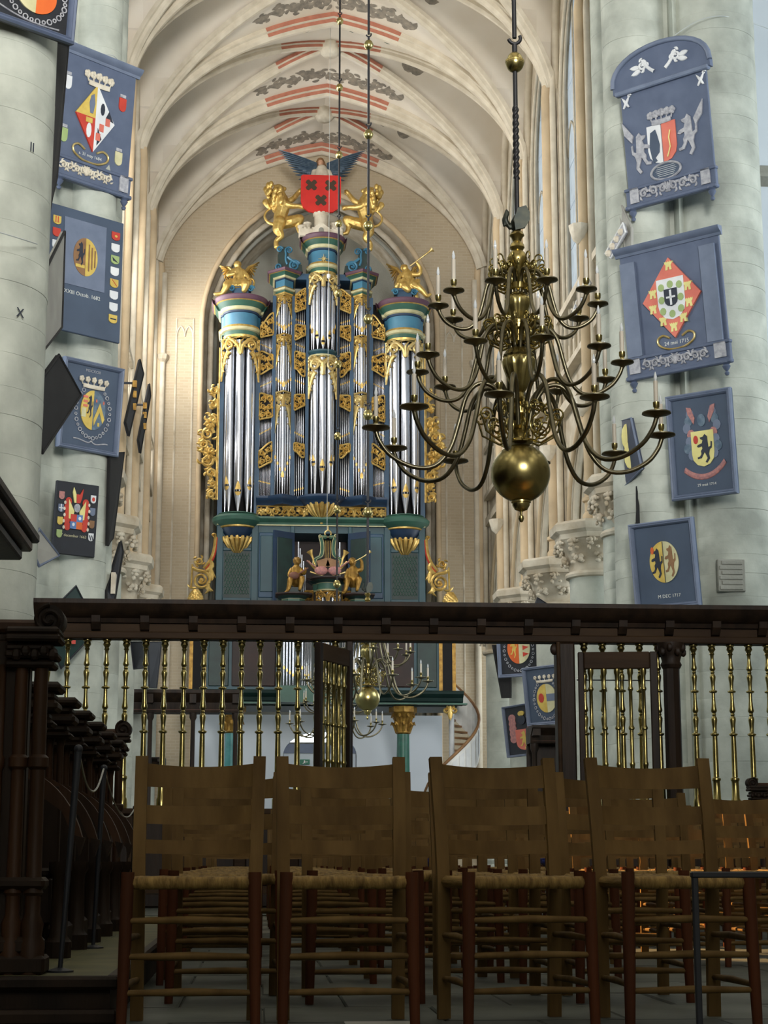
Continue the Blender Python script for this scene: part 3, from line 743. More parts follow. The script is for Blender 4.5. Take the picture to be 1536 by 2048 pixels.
def shade(mb, fn, hw, hs, ht, d=.05):
    """pierced pipe shade: twin volutes that meet in the middle, tails down both sides"""
    for s in (1, -1):
        F = (lambda s: lambda u, v, q: fn(s * u, v, q))(s)
        k = hs / .5
        scroll(mb, hw * .46, -hs * .5, min(hs * .36, hw * .36), 2.6, -1, .055 * k, d, F, 1.4, (.02, -hs * 1.1), 4)
        scroll(mb, hw * .84, -hs * .22, hs * .17, 3.5, 1, .03 * k, d, F, 1.1, None, 2)
        scroll(mb, hw * .8, -hs * .95, hs * .2, 1.2, -1, .035 * k, d, F, 1.1, None, 3)
        mb.ribbon([(0, -.02), (hw, -.02)], .03, d * .8, F); mb.ribbon([(hw - .02, 0), (hw - .02, -ht)], .025, d * .8, F)
        t = bez((hw * .5, -hs * .95), (hw * .72, -hs * 1.2), (hw * .8, -ht * .75), (hw * .95, -ht), 8)
        mb.ribbon(t, [.075 * k * (1 - i / 9.) + .01 for i in range(9)], d, F)
        for i in (1, 3, 5): leaf(mb, t[i], (t[i][0] - .1 * k, t[i][1] - .12 * k), .035 * k, d * .8, F, .3); leaf(mb, t[i], (t[i][0] + .08 * k, t[i][1] + .02), .03 * k, d * .8, F, .2)
    leaf(mb, (0, -hs * 1.15), (0, -hs * .25), .05, d * 1.2, fn)
    for s in (1, -1): leaf(mb, (0, -hs * .7), (s * .12, -hs * .15), .035, d, fn, .2)
def panel_orn(mb, fn, w_, top_l, top_r, bot_l, bot_r, d=.05):
    """carved fret of the pipe flats; u from 0 to w_"""
    h = ((top_l + top_r) - (bot_l + bot_r)) / 2
    n = max(1, int(round(h / (w_ * .62))))
    for i in range(n):
        t = (i + .5) / n
        for q, c in ((.29, -1), (.74, 1)):
            T = top_l + (top_r - top_l) * q; B = bot_l + (bot_r - bot_l) * q; v = B + (T - B) * t
            scroll(mb, w_ * q, v, min(w_ * .23, (T - B) / n * .42), 1.57 * (i + c), c, w_ * .075, d, fn, 1.3, None, 3)
    mb.ribbon([(.0, bot_l), (.0, top_l)], .018, d * .8, fn); mb.ribbon([(w_, bot_r), (w_, top_r)], .018, d * .8, fn)
    mb.ribbon(bez((0, bot_l), (w_ * .3, bot_l + .04), (w_ * .6, bot_r - .04), (w_, bot_r), 6), .03, d * .7, fn)
    mb.ribbon(bez((0, top_l), (w_ * .3, top_l + .05), (w_ * .6, top_r - .03), (w_, top_r), 6), .03, d * .7, fn)
# body behind the pipes
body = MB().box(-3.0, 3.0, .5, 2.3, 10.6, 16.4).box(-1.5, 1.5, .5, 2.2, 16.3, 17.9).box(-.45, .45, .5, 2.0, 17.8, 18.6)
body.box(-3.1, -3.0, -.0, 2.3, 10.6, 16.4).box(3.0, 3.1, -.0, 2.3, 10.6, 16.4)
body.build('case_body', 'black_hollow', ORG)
zp0 = oz(1031)
def ring(u0=1.): pass
for s in (1, -1):
    cx = s * 2.53; cy = .1; R = .56
    tw_ = inst('side_tower', MB().lathe([(.5, zp0 - .02), (.6, zp0 - .02), (.6, zp0), (.5, zp0)], 24, (cx, cy, 0)).mesh('side_tower', 'organ_green'), ORG)
    entab('entablature', tw_, round_shape(cx, cy, .53, .9, .07), oz(684), oz(604) - oz(684), 1.05)
    for x in (s * 3.08, s * 1.98): MB().box(x - .07, x + .07, -.02, .5, zp0 - .2, oz(684)).build('post', 'organ_blue', tw_)
    MB().box(s * 3.16 - .02, s * 3.16 + .02, -.04, .0, oz(1003), oz(700)).build('gilt_strip', 'gold', tw_)
    for i in range(5):
        a = -pi / 2 + (i - 2) * .76; rr = .4
        r = (.132, .126, .1)[abs(i - 2)]
        pipe(tw_, cx + rr * cos(a), cy + rr * sin(a), r, zp0, oz(990 - 12 * abs(i - 2)), oz(684) - .1, a)
    mb = MB(); fn = (lambda cx, cy: lambda u, v, d: Vector((cx + (.57 + d) * sin(u / .57), cy - (.57 + d) * cos(u / .57), oz(684) + v)))(cx, cy)
    shade(mb, fn, .78, oz(684) - oz(716), oz(684) - oz(768)); mb.build('pipe_shade', 'gold' if s < 0 else 'pale_gold', tw_)
    # corbelled foot of the tower
    ft = MB().lathe([(.0, 9.95), (.2, 9.97), (.4, 10.12), (.5, 10.3), (.53, 10.36)], 24, (cx, .22, 0), mids=[0] * 4)
    ft.lathe([(.5, 10.36), (.56, 10.38), (.56, 10.42), (.63, 10.46), (.75, 10.56), (.78, 10.66), (.72, 10.72), (.6, zp0)], 28, (cx, .2, 0), mids=[1, 1, 2, 2, 2, 2, 2])
    ft.build('tower_foot', ['organ_deep', 'gold', 'organ_green'], tw_, True, 30)
    gd = MB().lathe([(0, 9.42), (.05, 9.44), (.07, 9.52), (.04, 9.58), (.1, 9.66), (.2, 9.78), (.33, 9.98), (.38, 10.02), (.36, 10.06), (.0, 10.06)], 20, (cx, .12, 0), flute=10, fd=.08)
    for i in range(9):
        a = pi + pi * i / 8
        gd.tube([(cx + q * cos(a), .12 + q * sin(a), z) for q, z in ((.12, 9.62), (.3, 9.8), (.42, 10.0), (.44, 10.08), (.4, 10.1))], [.02, .045, .06, .05, .02], 6)
    gd.build('gilt_pendant', 'gold', tw_, True, 50)
    # statue plinth on the cornice
    z = oz(604)
    MB().box(cx - .3, cx + .3, -.25, .35, z - .02, z + .12).box(cx - .22, cx + .22, -.2, .3, z + .12, z + .35).box(cx - .3, cx + .3, -.25, .35, z + .35, z + .42).build('statue_plinth', 'organ_blue', tw_)
    vl = MB(); vf = (lambda cx, z: lambda u, v, d: Vector((cx + u, -.24 - d, z + .25 + v)))(cx, z)
    scroll(vl, .3, .05, .1, 0, 1, .03, .05, vf, 1.5, None, 0); vl.build('volute', 'organ_sky', tw_); vl = MB(); scroll(vl, -.3, .05, .1, pi, -1, .03, .05, vf, 1.5, None, 0); vl.build('volute', 'organ_sky', tw_)
# centre tower
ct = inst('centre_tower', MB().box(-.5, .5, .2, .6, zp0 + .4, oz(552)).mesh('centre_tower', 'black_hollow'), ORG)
entab('entablature', ct, round_shape(0, .1, .4, .6, .05), oz(552), oz(476) - oz(552), 1.)
st = MB(); pl = []
for i in range(16): a = pi / 2 + i * pi / 8; r = .17 if i % 4 == 0 else (.1 if i % 2 == 0 else .035); pl.append((r * cos(a), r * sin(a) + oz(525)))
st.prism(pl, -.36, -.3).build('gilt_star', 'pale_gold', ct)
for (zt, zm0, zb, zs_t, hs, ht) in ((552, 690, 703, 552, 578, 612), (717, 940, 994, 717, 752, 800)):
    N_ = 7 if zm0 < 800 else 5
    for i in range(N_):
        q = i - N_ // 2; a = -pi / 2 + q * (.5 if N_ == 7 else .74); rr = .33 if N_ == 7 else .31
        pipe(ct, rr * cos(a) * 1.02, .05 + rr * sin(a), .078 - .006 * abs(q) if N_ == 7 else (.108, .1, .06)[abs(q)], oz(zb), oz(zm0 - (12 if zm0 < 800 else 11) * abs(q)), oz(zt) - .06, a)
    mb = MB(); fn = (lambda z: lambda u, v, d: Vector(((.43 + d) * sin(u / .43), .05 - (.43 + d) * cos(u / .43), z + v)))(oz(zs_t))
    shade(mb, fn, .56, oz(zs_t) - oz(hs), oz(zs_t) - oz(ht)); mb.build('pipe_shade', 'pale_gold', ct)
MB().lathe([(.38, oz(717)), (.42, oz(717)), (.44, oz(714)), (.4, oz(712)), (.46, oz(708)), (.47, oz(705)), (.3, oz(704))], 28, (0, .05, 0), mids=[0, 1, 2, 2, 2, 2]).build('tier_sill', ['organ_green', 'cream', 'organ_teal'], ct, True, 30)
for x in (-.47, .47): MB().box(x - .05, x + .05, -.02, .4, zp0 + .4, oz(552)).build('post', 'organ_blue', ct)
# pointed towers and flats
ZB = oz(996)
for s in (1, -1):
    cx = s * 1.2; hw = .25; dep = .3
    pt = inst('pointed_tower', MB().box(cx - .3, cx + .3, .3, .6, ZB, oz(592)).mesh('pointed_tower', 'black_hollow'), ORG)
    entab('entablature', pt, vee_shape(cx, hw + .02, dep), oz(594), oz(547) - oz(594), .9)
    for x in (cx - hw - .05, cx + hw + .05): MB().box(x - .055, x + .055, -.03, .5, ZB, oz(594)).build('post', 'organ_blue', pt)
    vf = lambda u, hw=hw, dep=dep: -dep * (1 - min(1, abs(u) / hw)) + .06
    for (zt, zm, zb, ss, hs, ht) in ((596, 663, 676, 594, 612, 640), (676, 775, 792, 672, 695, 742), (792, 955, 996, 786, 815, 868)):
        for i in range(7):
            u = (i - 3) * .075; r = .062 if i == 3 else .036
            pipe(pt, cx + u, vf(u) + .05, r, oz(zb), oz(zm - (5 if zm < 800 else 13) * abs(i - 3)), oz(zt) - .05, -pi / 2)
        mb = MB(); fn = (lambda z, cx=cx: lambda u, v, d: Vector((cx + u, vf(u) - .02 - d, z + v)))(oz(ss))
        shade(mb, fn, hw + .02, oz(ss) - oz(hs), oz(ss) - oz(ht), .04); mb.build('pipe_shade', 'gold' if zt < 700 else 'pale_gold', pt)
    # outer flats (x 1.55..1.92) and inner flats (.55...85)
    def flat(xa, xb, rows, npipe, m):
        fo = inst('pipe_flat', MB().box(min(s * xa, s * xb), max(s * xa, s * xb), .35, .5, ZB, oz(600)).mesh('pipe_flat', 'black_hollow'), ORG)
        w_ = xb - xa
        for r_ in rows:
            if r_[0] == 'o':
                _, tl, tr, bl, br = r_
                mb = MB(); panel_orn(mb, lambda u, v, d: Vector((s * (xb - u), -.03 - d, v)), w_, oz(tl), oz(tr), oz(bl), oz(br), .045)
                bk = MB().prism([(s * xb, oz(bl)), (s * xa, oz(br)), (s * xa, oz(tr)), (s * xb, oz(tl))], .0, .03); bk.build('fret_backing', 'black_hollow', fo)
                mb.build('gilt_fret', m, fo)
            else:
                _, zt, zb, zm, sl = r_
                for i in range(npipe):
                    x = s * (xb - w_ * (i + .5) / npipe); pipe(fo, x, .1, w_ / npipe * .36, oz(zb), oz(zm + sl * (i - npipe / 2) / npipe), oz(zt))
    # first value is the outer edge, second the inner edge of each carved panel
    flat(1.53, 1.92, (('o', 655, 628, 678, 672), ('p', 668, 712, 695, 10), ('o', 706, 712, 752, 738), ('p', 740, 795, 768, -12), ('o', 790, 794, 842, 836), ('p', 832, 895, 862, -14), ('o', 905, 886, 938, 926), ('p', 925, 998, 966, 6)), 9, 'gold')
    flat(.54, .86, (('o', 592, 578, 626, 618), ('p', 618, 658, 642, 6), ('o', 652, 652, 682, 672), ('p', 668, 712, 692, 8), ('o', 705, 708, 738, 754), ('p', 735, 795, 765, 8), ('o', 792, 790, 822, 812), ('p', 808, 892, 870, 10), ('o', 888, 890, 902, 916), ('p', 900, 996, 978, -6)), 5, 'gold')
# waved sill, carved frieze, pendant
path = [(-1.98, -.04), (-1.55, -.04), (-1.2, -.4), (-.85, -.04), (-.55, -.04)] + [(.55 * sin(a), -.04 - .45 * cos(a)) for a in [(-1.2 + i * .2) for i in range(13)]] + [(.55, -.04), (.85, -.04), (1.2, -.4), (1.55, -.04), (1.98, -.04)]
pr = [(0, -.3), (0, .0), (.04, .02), (.1, .1), (.14, .16), (.2, .2), (.26, .2), (.28, .12), (.3, 0), (.3, -.3)]
mb = MB().sweep(pr, [(x, y, oz(1013)) for x, y in path], [(0, 0, 1)] * len(path)); mb.build('waved_sill', 'organ_deep', ORG, True, 30)
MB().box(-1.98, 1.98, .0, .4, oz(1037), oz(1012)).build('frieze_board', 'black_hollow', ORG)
for s in (1, -1):
    fr = MB(); fn = lambda u, v, d: Vector((s * u, -.01 - d, oz(1025) + v))
    for x, r, a, sg in ((.62, .11, 0, 1), (.88, .12, 2, -1), (1.12, .13, 1, 1), (1.38, .12, 3, -1), (1.6, .1, 0, 1)): scroll(fr, x, .0, r, a, sg, .04, .05, fn, 1.3, None, 4)
    for x in (.5, 1.82):
        for i in range(8): a = i * pi / 4; leaf(fr, (x + .03 * cos(a), .03 * sin(a)), (x + .14 * cos(a), .14 * sin(a)), .045, .05, fn)
        o = len(fr.v); fr.v.append(tuple(fn(x, 0, .08)))
        for i in range(8): fr.v.append(tuple(fn(x + .06 * cos(i * pi / 4), .06 * sin(i * pi / 4), .05)))
        for i in range(8): fr.f.append((o, o + 1 + i, o + 1 + (i + 1) % 8)); fr.mi.append(0)
    fr.ribbon([(.4, .17), (1.95, .17)], .025, .05, fn); fr.ribbon([(.4, -.17), (1.95, -.17)], .02, .05, fn); fr.ribbon([(1.95, -.17), (1.95, .17)], .02, .05, fn)
    fr.build('carved_frieze', 'gold', ORG)
gd = MB().lathe([(0, oz(1050)), (.05, oz(1049)), (.08, oz(1044)), (.04, oz(1041)), (.12, oz(1037)), (.26, oz(1028)), (.38, oz(1016)), (.42, oz(1012)), (0, oz(1011))], 22, (0, -.05, 0), flute=11, fd=.09)
for i in range(9):
    a = pi + pi * i / 8; gd.tube([(q * cos(a), -.05 + q * sin(a), oz(z)) for q, z in ((.1, 1040), (.3, 1028), (.42, 1016), (.47, 1011), (.42, 1009))], [.02, .05, .06, .05, .02], 6)
gd.build('gilt_pendant', 'gold', ORG, True, 50)
cor = MB().sweep([(0, -.3), (0, .05), (.06, .07), (.1, .14), (.16, .2), (.22, .2), (.24, .08), (.24, -.3)], [(-3.15, -.02, oz(1051)), (3.15, -.02, oz(1051))], [(0, 0, 1)] * 2); cor.build('case_cornice', 'organ_green', ORG, True, 30)
MB().box(-3.15, 3.15, -.07, .0, oz(1053), oz(1051)).build('gilt_line', 'cream', ORG)
# lower case: framed panels, lattices, opened shutters
ZL0, ZL1 = oz(1226), oz(1053)
lc = inst('lower_case', MB().box(-3.08, -.85, .05, 2.3, ZL0 - .6, ZL1).box(.85, 3.08, .05, 2.3, ZL0 - .6, ZL1).box(-.85, .85, .05, 2.3, oz(1066), ZL1).box(-.85, .85, 1.6, 2.3, ZL0 - .6, ZL1).mesh('lower_case', 'organ_teal'), ORG)
MB().box(-.84, .84, 1.5, 1.59, ZL0 - .6, oz(1066)).build('interior_back', 'canvas', lc)
for s in (1, -1):
    for x, ww_ in ((3.05, .1), (2.0, .1), (.87, .06)): MB().bbox(s * x - ww_, s * x + ww_, -.03, .1, ZL0 - .6, ZL1, .015).build('stile', 'organ_teal', lc)
    for z, hh in ((oz(1100), .05), (oz(1202), .07)): MB().bbox(min(s * 2.1, s * 2.95), max(s * 2.1, s * 2.95), -.01, .08, z - hh, z + hh, .015).build('rail', 'organ_teal', lc)
    MB().box(min(s * 2.14, s * 2.92), max(s * 2.14, s * 2.92), .02, .06, oz(1198), oz(1104)).build('lattice_ground', 'dark_green', lc)
    lt = MB()
    for i in range(9):
        for j in range(13):
            x = s * 2.53 + (i - 4) * .085 + (.0425 if j % 2 else 0); z = oz(1190) + j * .095
            if abs(x - s * 2.53) < .36: lt.tube([(x - .035, -.005, z), (x, -.005, z + .06), (x + .035, -.005, z)], .009, 4); lt.tube([(x, -.005, z + .06), (x, -.005, z + .1)], .009, 4)
    la = lt.build('lattice', 'organ_green', lc); la['kind'] = 'stuff'
    MB().bbox(min(s * .98, s * 1.88), max(s * .98, s * 1.88), .02, .09, oz(1196), oz(1066), .02).build('case_panel', 'organ_blue', lc)
    MB().bbox(min(s * 1.02, s * 1.84), max(s * 1.02, s * 1.84), -.0, .05, oz(1185), oz(1072), .03).build('case_panel', 'organ_teal', lc)
    # shutter swung outwards on its hinge
    M_ = Matrix.Translation((s * .83, .0, 0)) @ Matrix.Rotation(s * radians(-38), 4, 'Z')
    sh = MB().box(min(0, s * .78), max(0, s * .78), -.04, .02, ZL0 - .5, oz(1067), M_).build('shutter', 'organ_deep', lc)
    MB().bbox(min(s * .1, s * .68), max(s * .1, s * .68), -.07, -.03, ZL0 - .4, oz(1080), .02, M_).build('shutter_panel', 'dark_green', sh)
# gilded ear wings
for s in (1, -1):
    ew = MB(); fn = lambda u, v, d: Vector((s * (3.18 + u), .0 - d, v))
    zc = oz(880)
    for u, pv, r, a, sg in ((.14, 785, .12, 2, 1), (.13, 812, .11, 0, -1), (.2, 845, .15, 1, 1), (.3, 872, .2, 3, -1), (.42, 893, .14, 0, 1), (.2, 905, .13, 1, -1), (.3, 925, .2, 2, 1), (.18, 950, .14, 4, -1), (.13, 972, .1, 0, 1), (.16, 992, .12, 2, -1)):
        scroll(ew, u, oz(pv), r, a, sg, .05, .06, fn, 1.4, None, 5)
    for pv, u in ((850, .22), (912, .24)):
        for i in range(8): a = i * pi / 4; leaf(ew, (u + .03 * cos(a), oz(pv) + .03 * sin(a)), (u + .19 * cos(a), oz(pv) + .19 * sin(a)), .06, .09, fn)
    for pv, u in ((860, .35), (880, .52), (898, .55), (915, .42), (838, .3), (935, .32), (800, .18), (960, .22)): leaf(ew, (u - .08, oz(pv)), (u + .1, oz(pv) + .1), .05, .06, fn, .3); leaf(ew, (u - .1, oz(pv)), (u + .08, oz(pv) - .1), .05, .06, fn, -.3)
    ew.ribbon([(0, oz(1003)), (0, oz(772))], .035, .06, fn)
    ew.build('gilt_wing', 'gold', ORG)
    lw = MB(); fn2 = lambda u, v, d: Vector((s * (3.16 + u), .0 - d, v))
    rb = bez((.02, oz(1076)), (.05, oz(1110)), (.1, oz(1120)), (.36, oz(1140)), 8); lw.ribbon(rb, .05, .06, fn2)
    lw.m = 1; lw.ribbon([(a - .05, b - .03) for a, b in rb], .03, .04, fn2); lw.m = 0
    scroll(lw, .06, oz(1074), .07, 0, 1, .025, .05, fn2, 1.3, None, 0); scroll(lw, .42, oz(1163), .28, 1.5, 1, .05, .06, fn2, 1.7, (.7, oz(1140)), 3); scroll(lw, .5, oz(1125), .12, 0, -1, .04, .06, fn2, 1.2, None, 4)
    lw.ribbon([(.72, oz(1180)), (.7, oz(1132))], .03, .05, fn2); leaf(lw, (.15, oz(1140)), (.1, oz(1165)), .1, .06, fn2); leaf(lw, (.2, oz(1165)), (.05, oz(1185)), .08, .06, fn2, .3); leaf(lw, (.3, oz(1145)), (.18, oz(1120)), .09, .06, fn2, .3)
    lw.build('gilt_bracket', ['gold', 'red'], ORG)
# blue volute brackets under the lions
for s in (1, -1):
    vb = MB(); z0 = oz(545); z1 = oz(497)
    fn = lambda u, v, d: Vector((s * (.62 + u), -.1 - d, v))
    prof_ = [(.02, z0 - .02), (.85, z0 - .02), (.9, z0 + .1), (.72, z0 + .3), (.8, z0 + .5), (.72, z1), (.5, z1), (.45, z0 + .45), (.25, z0 + .28), (.05, z0 + .2)]
    vb.prism([(s * (.62 + a), b) for a, b in prof_], -.08, .5)
    vb.m = 1
    scroll(vb, .28, z0 + .17, .17, 2.5, -1, .04, .05, fn, 1.6, (.5, z0 + .45), 0); scroll(vb, .45, z1 - .12, .12, -.5, 1, .03, .05, fn, 1.4, (.5, z0 + .2), 0); scroll(vb, .76, z0 + .12, .12, 3.5, 1, .03, .05, fn, 1.4, None, 0); scroll(vb, .74, z1 - .1, .1, 3, -1, .03, .05, fn, 1.3, None, 0)
    vb.build('volute_bracket', ['dark_green', 'organ_sky'], ORG)
MB().box(-1.55, 1.55, .0, .9, oz(560), oz(548)).build('top_board', 'organ_blue', ORG)
# ---------------------------------------------------------------- statues and arms on the organ
KS = 1 / (2.954 * 64.6)
def from_crop(cx, cy, depth=0., oy=OY):
    """metres from a reading off the enlarged view of the organ top"""
    p = PY(380 + cx / 2.954, 260 + cy / 2.954, oy); return Vector((p.x, oy + depth, p.z))
def lion(label, s):
    mb = MB()
    g = lambda x, y, d=0.: Vector((x * KS * s, d, -(y) * KS))
    # read relative to the hip of the left lion (540,540)
    R = lambda x, y, d=0.: g(x - 540, y - 540, d)
    limb(mb, [R(528, 545), R(535, 490), R(545, 440), R(530, 390)], [.2, .21, .24, .26])             # trunk and chest
    limb(mb, [R(530, 390), R(515, 350), R(518, 330)], [.24, .2, .17])                              # neck
    mb.ball(R(520, 325), (.17, .16, .16)); limb(mb, [R(530, 322), R(556, 322)], [.12, .07]); limb(mb, [R(532, 342), R(552, 346)], [.07, .045])
    mb.ball(R(498, 312, .08), .05, 8, 6); mb.ball(R(498, 312, -.08), .05, 8, 6)
    rr = random.Random(4)
    for i in range(70):                                                                           # curled mane
        t = rr.random(); a = rr.uniform(0, 6.28); c = R(490 + t * 42 + 48 * cos(a) * (1 - .2 * t), 322 + t * 118 + 14 * sin(a), .27 * sin(a))
        mb.ball(c, (.085, .08, .11), 6, 5)
    for k, dpt in ((0, -.14), (1, .14)):
        p = [(560, 400), (605, 378), (640, 335), (652, 322)] if k else [(560, 430), (600, 440), (640, 440), (668, 445)]
        limb(mb, [R(x, y, dpt) for x, y in p], [.12, .095, .075, .085])
        e = p[-1]
        for q in (-1, 0, 1): mb.ball(R(e[0] + 10, e[1] + q * 9, dpt), .035, 6, 5)
    limb(mb, [R(530, 540, -.1), R(520, 590, -.12), R(540, 630, -.12), R(512, 660, -.1), R(512, 697, -.1)], [.2, .17, .1, .075, .08]); limb(mb, [R(512, 698, -.1), R(535, 702, -.1)], [.075, .06])
    limb(mb, [R(545, 535, .12), R(600, 520, .12), R(652, 500, .12), R(640, 545, .12), R(650, 582, .12)], [.19, .2, .14, .08, .075]); limb(mb, [R(650, 583, .12), R(672, 590, .12)], [.07, .055])
    limb(mb, [R(510, 552), R(465, 540), R(440, 505), R(450, 470), R(475, 450)], [.06, .045, .04, .035, .035])
    limb(mb, [R(470, 452), R(455, 425), R(450, 395)], [.04, .07, .04]); limb(mb, [R(455, 440), R(435, 412), R(440, 395)], [.04, .06, .03])
    me = blob(mb, .02, 'gold', 1)
    o = inst('lion_statue', me); tag(o, label, 'statue')
    return o
lb = from_crop(540, 540, .15)
l1 = lion('gilded rearing lion holding the red shield, tail towards the angel without a trumpet', 1); l1.location = lb
l2 = lion('gilded rearing lion holding the red shield on the trumpeter side of the organ', -1); l2.location = (-lb.x - .0, lb.y, lb.z)
def feather_wing(mb, root, tip, up, w, n=7, d0=0.):
    """fan of overlapping feathers from a root along the arm of the wing to the tip"""
    r = Vector(root); t = Vector(tip); u = Vector(up)
    for i in range(n):
        k = i / (n - 1); a = r + (t - r) * (.25 + .35 * k); b = r + (t - r) * (.45 + .55 * k) - u * (1 - k) * w
        m = [a + (b - a) * q for q in (0, .25, .5, .75, 1.)]
        mb.tube([p + Vector((0, d0 - .012 * i, 0)) for p in m], [w * .10, w * .14, w * .15, w * .13, w * .04], 6, flat=.25)
    mb.tube([r, r + (t - r) * .35 + u * w * .15, r + (t - r) * .75 + u * w * .05, t], [w * .16, w * .2, w * .13, w * .05], 8, flat=.5)
def angel(label, s, oxy, trumpet):
    g = lambda x, y, d=0.: Vector(((x - oxy[0]) * KS, d, -(y - oxy[1]) * KS))
    mb = MB()
    if not trumpet:
        limb(mb, [g(290, 900), g(290, 860), g(285, 825)], [.2, .19, .15]); mb.ball(g(278, 787), (.1, .11, .12)); limb(mb, [g(282, 820), g(279, 800)], [.07, .06])
        for q in range(10): a = q * .63; mb.ball(g(278 + 16 * cos(a), 782 + 15 * sin(a), .03), .05, 6, 5)
        limb(mb, [g(262, 825, -.05), g(232, 850, -.15), g(225, 868, -.25), g(262, 862, -.3)], [.085, .075, .06, .05]); limb(mb, [g(312, 828), g(338, 862, -.1), g(352, 895, -.16)], [.085, .07, .05])
        limb(mb, [g(270, 905), g(225, 925, -.25), g(215, 950, -.3), g(190, 985, -.3), g(150, 990, -.3)], [.18, .15, .12, .08, .05]); limb(mb, [g(310, 908), g(330, 925, -.3), g(322, 960, -.3)], [.18, .15, .1])
        for q in range(14): mb.tube([g(240 + q * 9, 880 + (q % 3) * 8, -.1 - .1 * (q % 2)), g(225 + q * 10, 930, -.2 - .08 * (q % 2)), g(200 + q * 9, 960 - q * 2, -.22)], [.05, .06, .04], 6)
        wings = ((g(262, 830, .15), g(172, 783, .25)), (g(315, 835, .15), g(407, 752, .25)))
    else:
        limb(mb, [g(1285, 900), g(1285, 865), g(1282, 835)], [.19, .18, .14]); mb.ball(g(1272, 805), (.1, .11, .12)); limb(mb, [g(1280, 830), g(1275, 815)], [.07, .06])
        for q in range(10): a = q * .63; mb.ball(g(1266 + 15 * cos(a), 802 + 15 * sin(a), .04), .05, 6, 5)
        limb(mb, [g(1305, 840), g(1352, 850, -.1), g(1362, 815, -.12), g(1340, 780, -.15)], [.085, .075, .065, .05]); limb(mb, [g(1262, 840), g(1235, 870, -.1), g(1225, 895, -.15)], [.08, .07, .05])
        limb(mb, [g(1300, 905), g(1335, 935, -.25), g(1370, 965, -.3), g(1395, 995, -.3), g(1418, 985, -.3)], [.18, .14, .1, .065, .045]); limb(mb, [g(1275, 905), g(1265, 935, -.25), g(1285, 960, -.3)], [.17, .14, .1])
        limb(mb, [g(1330, 950, -.1), g(1338, 1000, -.15), g(1336, 1022, -.15)], [.09, .06, .05])
        for q in range(14): mb.tube([g(1235 + q * 9, 880 + (q % 3) * 8, -.1 - .1 * (q % 2)), g(1215 + q * 10, 925, -.2 - .08 * (q % 2)), g(1210 + q * 11, 945 + q * 1.5, -.22)], [.05, .06, .04], 6)
        wings = ((g(1258, 845, .12), g(1162, 768, .25)), (g(1310, 835, .2), g(1352, 770, .3)))
    rt_ = thing('angel_statue', label, 'statue', (0, 0, 0))
    p = from_crop(oxy[0], oxy[1], .05); rt_.location = p
    inst('body', blob(mb, .02, 'gold', 1), rt_)
    for a, b in wings:
        wm = MB(); feather_wing(wm, a, b, (0, 0, 1), .58, 8); wm.build('wing', 'gold', rt_, True, 60)
    if trumpet:
        t = MB(); a = g(1298, 800, -.1); b = g(1432, 700, -.25); t.tube([a, a + (b - a) * .5, a + (b - a) * .85, a + (b - a) * .93, b], [.02, .025, .03, .05, .1], 10); t.build('trumpet', 'pale_gold', rt_, True, 60)
    else:
        wr = MB(); c = g(358, 912, -.25); wr.tube([c + Vector((.11 * cos(i * pi / 8), 0, .13 * sin(i * pi / 8))) for i in range(16)], .035, 6, True); wr.build('wreath', 'gold', rt_, True, 60)
    return rt_
angel('gilded winged angel with a wreath seated on a round organ tower', 1, (290, 940), False)
angel('gilded winged angel blowing a long trumpet on a round organ tower', 1, (1285, 950), True)
# red town shield with three saltires, castle below, blue-winged angel behind
sc0 = from_crop(773, 385, -.05)
sh = thing('shield', 'bright red shield with three dark crosses between the golden lions', 'shield', sc0)
hw, hh = 120 * KS, 120 * KS
pl = [(-hw, hh * .93), (-hw * .9, hh), (hw * .9, hh), (hw, hh * .93), (hw, -hh * .4), (hw * .9, -hh * .72), (hw * .6, -hh * .93), (0, -hh * 1.02), (-hw * .6, -hh * .93), (-hw * .9, -hh * .72), (-hw, -hh * .4)]
MB().prism(pl, -.05, .05).build('shield_plate', 'bright_red', sh)
for x, y in ((-58, 55), (58, 55), (0, -40)):
    c = MB(); r = 35 * KS; t = 13.5 * KS; poly = []
    for k in range(4):
        a = pi / 4 + k * pi / 2; dx, dy = cos(a), sin(a); poly += [(dx * r + dy * t, dy * r - dx * t), (dx * (r + t * .4), dy * (r + t * .4)), (dx * r - dy * t, dy * r + dx * t), (-dy * t + dx * t, dx * t + dy * t)]
    c.prism([(a + x * KS, b + y * KS) for a, b in poly], -.065, -.045).build('saltire', 'x_dark', sh)
ca = thing('castle_model', 'pale carved castle with a crenellated round tower under the red shield', 'castle', from_crop(773, 640, .0))
cz = lambda y: (640 - y) * KS
MB().lathe([(.21, cz(580)), (.21, cz(505)), (.25, cz(500)), (.25, cz(490)), (.0, cz(490))], 20).build('keep', 'ivory', ca, True, 30)
for i in range(10): a = 2 * pi * i / 10; MB().box(-.03, .03, -.04, .04, cz(492), cz(485), Matrix.Translation((.22 * cos(a), .22 * sin(a), 0)) @ Matrix.Rotation(a, 4, 'Z')).build('merlon', 'ivory', ca)
MB().prism([(-.26, cz(640)), (.26, cz(640)), (.26, cz(600)), (0, cz(562)), (-.26, cz(600))], -.35, .25).build('gatehouse', 'ivory', ca)
MB().prism([(-.08, cz(640)), (.08, cz(640)), (.08, cz(612))] + [(.08 * cos(a * pi / 6), cz(612) + .08 * sin(a * pi / 6)) for a in range(1, 6)] + [(-.08, cz(612))], -.37, -.34).build('gate_arch', 'grey_stone', ca)
MB().box(-.66, .66, -.28, .3, cz(645), cz(600)).build('rampart', 'ivory', ca)
for i in range(11): MB().box(-.66 + i * .123, -.60 + i * .123, -.3, -.22, cz(602), cz(592)).build('merlon', 'ivory', ca)
